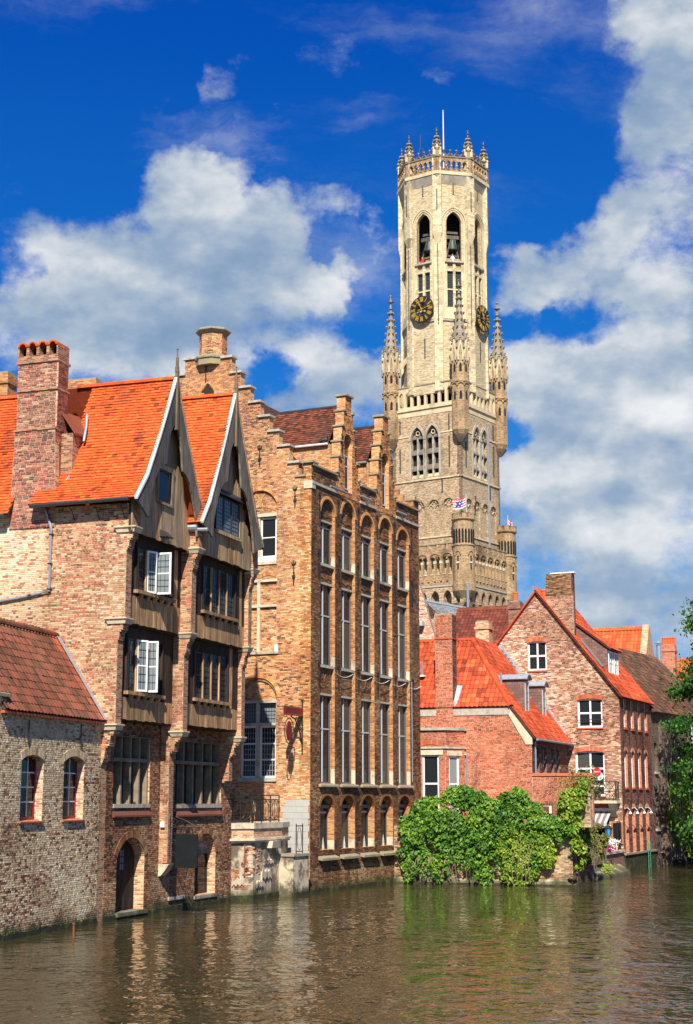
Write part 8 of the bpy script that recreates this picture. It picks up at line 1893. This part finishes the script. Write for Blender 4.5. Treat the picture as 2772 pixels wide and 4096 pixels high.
# estate agent's discs on the balcony door
def disc(x, y, r, m, v, label, lines, tm):
    u_, z_ = fx(R2S, 'B8', x, y, v); t = thing('disc_sign', label, 'sign', tuple(R2S.p(u_, v, z_))); P = R2S.p(u_, v, z_); R_ = r/CR['B8'][2]/6100*P[1]
    pts = [(u_+R_*math.cos(a), z_+R_*math.sin(a)) for a in np.linspace(0, 2*PI, 33)[:-1]]; MB().prism(R2S, pts, v-.02, v).build('disc', m, t)
    for tx, sz, dz in lines:
        cu_ = bpy.data.curves.new('lettering', 'FONT'); cu_.body = tx; cu_.size = sz*R_; cu_.align_x = 'CENTER'; cu_.align_y = 'CENTER'; cu_.extrude = .002; cu_.materials.append(tm)
        tmp = bpy.data.objects.new('lettering', cu_); COL.objects.link(tmp); me_ = bpy.data.meshes.new_from_object(tmp); bpy.data.objects.remove(tmp); o = link('lettering', me_, t); o.location = tuple(R2S.p(u_, v+.006, z_+dz*R_)-np.array(t.location)); o.rotation_euler = (PI/2, 0, R2S.rz)
disc(625, 643, 41, m_white, .98, 'white round disc sign behind the red disc on the balcony', [('050 444 999', .26, -.5)] if False else [], m_scar)
disc(602, 597, 41, m_scar, 1.04, 'red round disc sign with white lettering on the balcony', [('dewaele', .52, .06), ('vastgoedmakelaars', .14, -.2)], m_white)
# pool ladder
lu = fx(R2F, 'B8', 1115, 1450, .2)[0]; ld_ = thing('canal_ladder', 'green tubular ladder hooked over the canal ledge', 'ladder', tuple(R2F.p(lu, .2, 0)))
m_grn = M_plain('green paint', (.06, .22, .14), .5, .2, 8, bmp=0)
for k in (0, .5): MB().tube([R2F.p(lu+k, .25, -.4), R2F.p(lu+k, .25, 1.5), R2F.p(lu+k, .15, 1.75), R2F.p(lu+k, -.0, 1.6)], .03, 6).build('stile', m_grn, ld_)
for z in (.1, .4, .7, 1.0): MB().tube([R2F.p(lu, .25, z), R2F.p(lu+.5, .25, z)], .022, 5).build('rung', m_grn, ld_)

# ------------------------------------------------------------------ ivy
def region(topk, botk, n, F, v0, bulge, seed, cr=.42):
    """leaf points on overlapping clumps between two survey polylines laid on plane F; returns points and outward directions"""
    tx, ty = zip(*topk); bx_, by_ = zip(*botk); rng = np.random.default_rng(seed)
    ppm = FPX/float(F.o[1]); area = float(np.trapz(np.interp(np.linspace(min(tx), max(tx), 60), bx_, by_)-np.interp(np.linspace(min(tx), max(tx), 60), tx, ty), np.linspace(min(tx), max(tx), 60)))/ppm**2
    k = max(6, int(area/(cr*cr)*1.9)); P = []; N = []
    per = max(20, n//k)
    for _ in range(k):
        x = rng.uniform(min(tx), max(tx)); t_ = np.interp(x, tx, ty); b_ = np.interp(x, bx_, by_); f = rng.random(); r = cr*rng.uniform(.5, 1.25); r = min(r, (b_-t_)/ppm*.5)
        y = t_+r*ppm*.7+max(0, (b_-t_)-r*ppm*1.3)*f
        bl = bulge*math.sin(PI*min(1, max(0, .15+.8*f)))*rng.uniform(.25, 1.0); u_, z_ = F.px((x, y), v0+bl*.6)
        d = rng.normal(0, 1, (per, 3)); d /= np.linalg.norm(d, axis=1)[:, None]; back = d@F.n < -.25; d[back] -= 2*np.outer(d[back]@F.n, F.n)
        c = F.p(u_, v0+bl*.7, z_); rr = r*rng.uniform(.55, 1.12, per)[:, None]; pp = c+d*rr*np.array([1, 1, .85]); P.append(pp); N.append(d)
    P = np.concatenate(P); N = np.concatenate(N); P[:, 2] = np.maximum(P[:, 2], .05)
    dv = (P-F.o)@F.n; P = P+np.outer(np.maximum(0, .03-dv), F.n)
    return P, N
def b7(l): return [q('B7', x, y) for x, y in l]
topI = b7([(140, 920), (215, 905), (285, 775), (400, 745), (515, 735), (560, 665), (690, 650), (800, 665), (860, 700), (910, 765), (1000, 770), (1050, 720), (1100, 675), (1190, 660), (1290, 720), (1350, 790), (1385, 880), (1400, 945), (1573, 935)])
botI = b7([(140, 1420), (280, 1370), (400, 1390), (480, 1400), (560, 1310), (640, 1300), (690, 1390), (760, 1340), (830, 1500), (940, 1505), (985, 1220), (1020, 1215), (1050, 1320), (1340, 1320), (1373, 1120), (1470, 1090), (1573, 1090)])
iv = thing('ivy', 'dense dark green creeper draped over the quay wall beside the golden house', 'ivy', tuple(IWF.p(3, .2, 0)))
pts, nn_ = region(topI, botI, 34000, IWF, .02, .62, 3, .30)
foliage(pts, nn_*.9+IWF.n*.5+np.array([0, 0, .3]), .165, l_ivy, iv, jitter=.6)
rng = np.random.default_rng(6); tp_s = []
for k in range(85):      # loose trailing shoots
    x = rng.uniform(150, 1560); bx__, by__ = zip(*[(140, 1400), (280, 1350), (480, 1380), (560, 1290), (640, 1280), (690, 1370), (760, 1320), (830, 1480), (940, 1490), (985, 1200), (1050, 1300), (1340, 1300), (1373, 1100), (1573, 1070)])
    y = float(np.interp(x, bx__, by__))-rng.uniform(0, 120); u_, z_ = fx(IWF, 'B7', x, y, .5); L_ = rng.uniform(.3, 1.0); n = int(L_*34); tt = rng.random(n)
    tp_s.append(np.stack([IWF.p(u_+.12*math.sin(k+t*5)+rng.normal(0, .05), .35+.25*rng.random(), max(.06, z_-t*L_)) for t in tt]))
tp_s = np.concatenate(tp_s); foliage(tp_s, np.tile(IWF.n+np.array([0, 0, .2]), (len(tp_s), 1)), .14, l_ivy, iv, 'trailing_shoots', jitter=.6)
rng = np.random.default_rng(5)
for k in range(46):
    x = rng.uniform(150, 700); y = np.interp(x, *zip(*[(140, 1400), (280, 1360), (480, 1390), (640, 1300), (700, 1380)])); u_, z_ = fx(IWF, 'B7', x, y, .4); dx = rng.normal(0, .25)
    MB().tube([IWF.p(u_, .35, z_+.4), IWF.p(u_+dx*.5, .5, z_-.1), IWF.p(u_+dx, .35, max(.05, z_-rng.uniform(.5, .95)))], [.014, .012, .007], 4).build('hanging_stem', m_twig, iv)
iy = thing('yellow_ivy', 'bright yellow green creeper curtain reaching the water at the middle of the wall', 'ivy', tuple(IWF.p(6.5, .3, 0)))
pts, nn_ = region(b7([(1020, 1000), (1120, 930), (1250, 1020), (1330, 860), (1385, 960), (1470, 1150)]), b7([(1020, 1250), (1042, 1545), (1180, 1565), (1290, 1550), (1350, 1460), (1375, 1380), (1470, 1410)]), 9000, IWF, .2, .45, 9, .24)
foliage(pts, nn_*1.2+np.array([0, 0, .3]), .14, l_yel, iy, jitter=.45)
for k in range(5): u_, z_ = fx(IWF, 'B7', 1130+40*k, 1480, .5); MB().tube([IWF.p(u_, .6, .1), IWF.p(u_+.1*math.sin(k), .72, z_+.6), IWF.p(u_+.25, .65, z_+1.7)], .012, 4).build('stem', m_twig, iy)
ip = thing('pier_ivy', 'yellow green creeper bushing over the garden pier and hanging at the wall corner', 'ivy', tuple(IWF.p(IWL, .2, 0)))
def b8(l): return [q('B8', x, y) for x, y in l]
pa = region(b8([(238, 800), (300, 735), (380, 740), (430, 680), (480, 660), (490, 690)]), b8([(238, 1040), (330, 1180), (420, 1200), (455, 1060), (470, 820), (490, 700)]), 3200, IWF, .0, .7, 11, .27)
pb = region(b8([(345, 1150), (400, 1050), (470, 1100), (482, 1180)]), b8([(345, 1260), (380, 1620), (450, 1610), (482, 1330)]), 2200, IRF, .0, .35, 12, .27)
pc_ = region(b8([(-10, 1240), (100, 1250), (150, 1350)]), b8([(-10, 1620), (120, 1610), (150, 1420)]), 1300, IWF, .02, .3, 13, .27)
pd_ = region(b8([(0, 1050), (130, 1040), (260, 1080), (380, 1140)]), b8([(0, 1220), (110, 1240), (260, 1260), (380, 1280)]), 2600, IWF, .05, .6, 14, .27)
for (P_, N_), m_ in ((pa, l_yel), (pb, l_yel), (pc_, l_yel), (pd_, l_ivy)): foliage(P_, N_*1.2+np.array([0, 0, .3]), .14, m_, ip, jitter=.45)
bs = thing('overgrown_shrub', 'yellowing straggly shrub spilling over the return wall by the terrace', 'shrub', tuple(IRF.p(2.2, .3, .3)))
pts, nn_ = region(b8([(460, 1100), (520, 1060), (600, 1080), (650, 1190), (685, 1260)]), b8([(460, 1500), (540, 1560), (620, 1560), (660, 1440), (685, 1320)]), 4200, IRF, .05, .6, 15, .3)
foliage(pts, nn_+np.array([0, -.4, .3]), .12, l_dry, bs, jitter=.7)
for k in range(9): u_ = 1.2+.25*k; MB().tube([IRF.p(u_, .1, ztw-.2), IRF.p(u_+.2, .5, ztw-.9), IRF.p(u_+.35, .55, .9)], .012, 4).build('stem', m_twig, bs)
wt_ = thing('water_weed_tuft', 'small green weed tuft on the mossy apron', 'plant', tuple(TF.p(.6, .4, .3))); pts = TF.p(.5, .35, .45)+RNG.normal(0, .2, (260, 3))*np.array([1.4, .8, .7]); foliage(pts, np.tile([0, -1., .6], (260, 1)), .1, l_yel, wt_); MB().tube([TF.p(.4, .3, .3), TF.p(.7, .45, .55)], .01, 4).build('stem', m_twig, wt_)
# ------------------------------------------------------------------ climbing plant on the warehouse and the hornbeam
vn = thing('wall_vine', 'leafy vine climbing the dark warehouse from bare woody stems', 'vine', tuple(R3F.p(3, .3, 0)))
for k in range(6):
    u_ = 1.9+.4*k; MB().tube([R3F.p(u_, .3, .3), R3F.p(u_+.2, .45, 3), R3F.p(u_-.3+.2*k, .35, 5.2), R3F.p(u_+.5*math.sin(k), .4, 7.6)], [.05, .04, .03, .015], 5).build('stem', m_twig, vn)
rng = np.random.default_rng(21); n = 6500; u_ = rng.uniform(1.3, 11, n); f = rng.random(n); zt3 = np.interp(u_, [1.3, 2.2, 3.5, 6, 11], [3.6, 5.0, 6.6, 7.2, 6]); zb3 = np.interp(u_, [1.3, 2.5, 4, 11], [2.6, 1.2, .4, .3]); z_ = zb3+(zt3-zb3)*f
keep = (np.sin(u_*3.1)+np.sin(z_*2.3+u_)+rng.normal(0, .5, n)) > -.55
P_ = R3F.o+np.outer(u_, R3F.u)+np.outer(.15+rng.random(n)*.7, R3F.n)+np.outer(z_, [0, 0, 1.]); P_ = P_[keep]
foliage(P_, np.tile(R3F.n+np.array([0, 0, .3]), (len(P_), 1)), .2, l_yel, vn, jitter=.8)
tr = thing('hornbeam_tree', 'tall leafy green tree leaning in at the right edge', 'tree', (23.2, 90, 1.3))
MB().tube([(23.2, 90, 1.0), (22.8, 89.8, 5), (22.1, 89.6, 10), (21.7, 89.4, 14)], [.32, .26, .16, .05], 8).build('trunk', m_bark, tr)
cl = []
rng = np.random.default_rng(31)
for k in range(86):
    z = rng.uniform(1.4, 15.4); a = rng.uniform(0, 2*PI); rmax = np.interp(z, [1, 3, 6, 9, 12, 15.5], [1.5, 2.4, 2.2, 2.5, 2.1, .5]); rr_ = rmax*math.sqrt(rng.uniform(.25, 1)); c = np.array([21.7+rr_*math.cos(a), 89.6+rr_*math.sin(a), z]); cl.append((c, rng.uniform(.35, .8)))
    if k % 3 == 0: zz = max(2.5, z-1.4); MB().tube([(22.9, 89.7, zz), tuple((c+np.array([22.9, 89.7, zz]))/2+np.array([0, 0, .2])), tuple(c)], [.07, .045, .015], 5).build('limb', m_bark, tr)
P_ = np.concatenate([c+rng.normal(0, 1, (230, 3))*np.array([s, s, s*.55])*.8 for c, s in cl]); foliage(P_, rng.normal(0, 1, (len(P_), 3))+np.array([-.4, -.6, .5]), .19, l_tree, tr, 'crown', jitter=.5)

# ------------------------------------------------------------------ signs and small things on the left bank
SGF = Fr(BF.p(4.45, 0, 0), BS.u)
def sp(x, y): return SGF.px(q('A6', x, y))
hs_ = thing('hanging_sign', 'blank black hanging signboard on a scrolled iron bracket over the water', 'sign', tuple(SGF.p(sp(330, 1400)[0], 0, sp(330, 1620)[1])))
a, b = sp(225, 1620), sp(432, 1318)
MB().box(SGF, a[0], b[0], -.03, .03, a[1], b[1]).build('board', m_sign, hs_, bevel=.008)
x0, zt_ = sp(185, 1150); x1 = sp(470, 1255)[0]; zb_ = sp(190, 1545)[1]; za = sp(300, 1255)[1]
MB().tube([SGF.p(x0, 0, zb_), SGF.p(x0, 0, zt_)], .022, 6).build('wall_bar', m_iron, hs_); MB().tube([SGF.p(x0, 0, za), SGF.p(x1, 0, za)], .02, 6).build('arm', m_iron, hs_)
for cx_, cz_, s_, st0, sg in ((x0+.17, za+.20, .15, PI, 1), (x1-.28, za+.13, .11, 0, -1), (x0+.12, zb_+.22, .11, PI, 1), (x0+.12, zb_+.62, .11, -PI/2, 1), (x0+.35, za-.09, .08, PI, 1), (x0+.6, za-.09, .08, 0, -1)): MB().tube(curl(SGF, cx_, cz_, s_, 0, 1.15, st0, sg), .014, 5).build('scroll', m_iron, hs_)
MB().tube([SGF.p(x0+.2, 0, za+.36), SGF.p((x0+x1)/2, 0, za+.22), SGF.p(x1-.25, 0, za+.02)], .016, 5).build('scroll', m_iron, hs_)
for t in (.25, .75): u_ = a[0]+(b[0]-a[0])*t; MB().tube([SGF.p(u_, 0, b[1]), SGF.p(u_, 0, za)], .01, 4).build('hanger', m_iron, hs_)
MB().box(SGF, x0+.62, x0+.74, -.05, .05, za-.22, za-.1).build('spotlight', m_sign, hs_)
u_, z_ = fpx('A6', 112, 1232, .36); MB().box(pf, .1, .24, .0, .1, z_-.1, z_+.1).build('junction_box', m_white, h2)
us = cpx('A6', 1372, 350)[0]; SB = Fr(CS.p(us, 0, 0), -CS.n)
def sb(x, y): return SB.px(q('A6', x, y))
rs_ = thing('bracket_sign', 'crimson shop sign with an oval iron pendant on the golden gable wall', 'sign', tuple(CS.p(us, .5, sb(1340, 465)[1])))
zA, zB = cpx('A6', 1372, 265)[1], cpx('A6', 1372, 185)[1]; L_ = 1.75
z1a = zA+.02; z1b = zB+.02
MB().box(SB, -L_, -.06, -.05, .05, z1a, z1b).build('panel', m_redsign, rs_)
for z in (z1a+.04, z1b-.05): MB().box(SB, -L_+.05, -.12, .05, .056, z, z+.012).build('gold_line', m_gold, rs_)
MB().tube([SB.p(-.03, 0, cpx('A6', 1372, 600)[1]), SB.p(-.03, 0, cpx('A6', 1372, 125)[1])], .035, 6).build('wall_bar', m_iron, rs_); MB().lathe(SB.p(-.03, 0, cpx('A6', 1372, 125)[1]), [(.02, 0), (.06, .07), (.01, .16)], 6).build('finial', m_iron, rs_)
MB().tube([SB.p(-.05, 0, zA-1.15), SB.p(-.35, 0, zA-.55), SB.p(-.75, 0, zA-.12), SB.p(-1.1, 0, zA-.02)], .03, 6).build('scroll', m_iron, rs_)
for cx_, cz_, s_ in ((-.28, zA-.2, .16), (-.2, zA-.55, .1), (-.62, zA-.12, .09)): MB().tube(curl(SB, cx_, cz_, s_, 0, 1.1, 0), .018, 5).build('scroll', m_iron, rs_)
oc_ = (-1.3, zA-.65); MB().tube([SB.p(oc_[0]+.42*math.cos(t), 0, oc_[1]+.55*math.sin(t)) for t in np.linspace(0, 2*PI, 25)[:-1]], .022, 5, closed=True).build('oval_ring', m_iron, rs_)
MB().prism(SB, [(oc_[0]+.26*math.cos(t)*(1-.2*abs(math.sin(t))), oc_[1]+.42*math.sin(t)) for t in np.linspace(0, 2*PI, 21)[:-1]], -.03, .03).build('pendant', m_redsign, rs_)
for t in (-1.55, -1.05): MB().tube([SB.p(t, 0, zA), SB.p(oc_[0]+(t-oc_[0])*.4, 0, oc_[1]+.5)], .012, 4).build('hanger', m_iron, rs_)
sk = ground(*q('A3', 580, 1966)); k_ = thing('mooring_stake', 'rusty iron stake standing in the water before the annex', 'stake', (sk[0], sk[1], -.3)); MB().tube([(sk[0], sk[1], -.5), (sk[0]-.01, sk[1], .36)], .03, 6).build('rod', m_rust, k_); MB().lathe((sk[0]-.01, sk[1], .36), [(.045, 0), (.045, .04), (.01, .06)], 6).build('cap', m_rust, k_)
# folded parasol and wicker chair on the landing stage
pp0 = np.array([-5.0, 63.0]); ps = thing('folded_parasol', 'folded grey parasol leaning on the landing stage', 'parasol', (pp0[0], pp0[1], ztl)); mb = MB()
base_ = np.array([pp0[0], pp0[1], ztl+.1]); tip = np.array([pp0[0]-.35, pp0[1], ztl+2.6])
MB().tube([base_, base_+(tip-base_)*.35], .025, 6).build('pole', m_zinc, ps); MB().tube([base_+(tip-base_)*t for t in (.28, .32, .6, .9, 1.0)], [.10, .17, .13, .06, .01], 8).build('canopy', m_grey, ps)
MB().lathe((pp0[0], pp0[1], ztl), [(.28, 0), (.28, .06), (.06, .12)], 12).build('base', m_iron, ps)
wc = (-4.1, 64.4); c = thing('wicker_chair', 'golden wicker chair behind the landing stage railing', 'chair', (wc[0], wc[1], ztl)); f = Fr(wc, (1, -.3)); m_wick = M_plain('wicker', (.42, .24, .07), .8, .3, 20)
MB().box(f, -.25, .25, -.25, .25, ztl+.4, ztl+.45).build('seat', m_wick, c)
for a in (-.23, .23):
    for b in (-.23, .23): MB().tube([f.p(a, b, ztl), f.p(a, b, ztl+.42)], .02, 5).build('leg', m_wick, c)
MB().tube([f.p(.25*math.cos(t), -.24, ztl+.45+.5*math.sin(t)) for t in np.linspace(0, PI, 9)], .025, 5).build('back_hoop', m_wick, c)
for k in range(4): MB().tube([f.p(-.15+.1*k, -.24, ztl+.44), f.p(-.15+.1*k, -.24, ztl+.86)], .012, 4).build('back_spindle', m_wick, c)
# birds
def bird(P, d, label, name, s, m, m2):
    b = thing(name, label, 'bird', tuple(P)); d = np.array([d[0], d[1], 0.]); d /= np.linalg.norm(d); P = np.array(P)
    sp_ = [(-.20, .05, .012), (-.12, .075, .03), (-.04, .09, .065), (.05, .11, .07), (.11, .15, .045), (.135, .20, .03), (.15, .235, .034), (.175, .24, .026), (.20, .232, .008), (.225, .226, .003)]
    MB().tube([P+(d*x+np.array([0, 0, z]))*s for x, z, r in sp_], [r*s for _, _, r in sp_], 8).build('body', m, b, smooth=True)
    sd = np.array([-d[1], d[0], 0])
    for k in (-1, 1):
        MB().tube([P+(d*.02+sd*.03*k+np.array([0, 0, .06]))*s, P+(d*.03+sd*.03*k)*s], .008*s, 5).build('leg', m_rust, b)
        MB().tube([P+(d*.07+sd*.058*k+np.array([0, 0, .115]))*s, P+(d*-.03+sd*.062*k+np.array([0, 0, .10]))*s, P+(d*-.17+sd*.03*k+np.array([0, 0, .07]))*s], [.02*s, .035*s, .008*s], 6).build('wing', m2, b)
cf0 = Fr(CF.p(cen[1]-dw+.06, 0, 0), CS.u); u_, z_ = cf0.px(q('A7', 680, 540), .16); bird(cf0.p(u_, .16, zev+.02), CS.u, 'dark pigeon perched on the dormer gutter of the golden house', 'pigeon', 1.3, m_bird, m_bird)
P = IWF.p(IWL+.1, .22, .14); bird(IWF.p(IWL+.05, .2, .16), (.5, -1), 'brown duck with a pale breast resting on the wall footing', 'duck', 2.0, M_plain('duck brown', (.10, .07, .045), .8, .4, 30, bmp=0), m_stone)
# visitors leaning in the belfry arches
def visitor(k, u, m, label):
    a = rad(-7.5)+PI/8+PI/4*k; f = tface(a, AP, hw8); P = f.p(u, -.35, z_b0-.1); v = thing('person', label, 'person', tuple(P), 'visitors in the belfry')
    mb = MB(); prf = [(.16, 0), (.19, .3), (.21, .55), (.22, .72), (.10, .82), (.065, .88), (.07, .92), (.10, .98), (.105, 1.06), (.08, 1.14), (.01, 1.18)]; mb.lathe(P, prf, 10)
    for s_ in (-1, 1): mb.tube([f.p(u+s_*.2, -.35, P[2]+.68), f.p(u+s_*.27, -.25, P[2]+.42), f.p(u+s_*.12, -.1, P[2]+.32)], [.065, .055, .04], 6)
    me = mb.build('body', [m, m_skin], v); 
    for p in me.data.polygons: p.material_index = 1 if p.center[2] > .84 else 0
    MB().lathe(P+np.array([0, 0, 1.04]), [(.11, 0), (.118, .06), (.09, .13), (.01, .16)], 10).build('hair', m_hair, v)
m_skin = M_plain('skin', (.55, .32, .22), .6, .05, 6, bmp=0); m_hair = M_plain('brown hair', (.08, .045, .025), .8, .2, 20, bmp=0)
visitor(0, -.1, m_white, 'tiny person in white leaning in the central belfry arch'); visitor(7, -.35, m_scar, 'tiny person in red leaning in the left belfry arch')
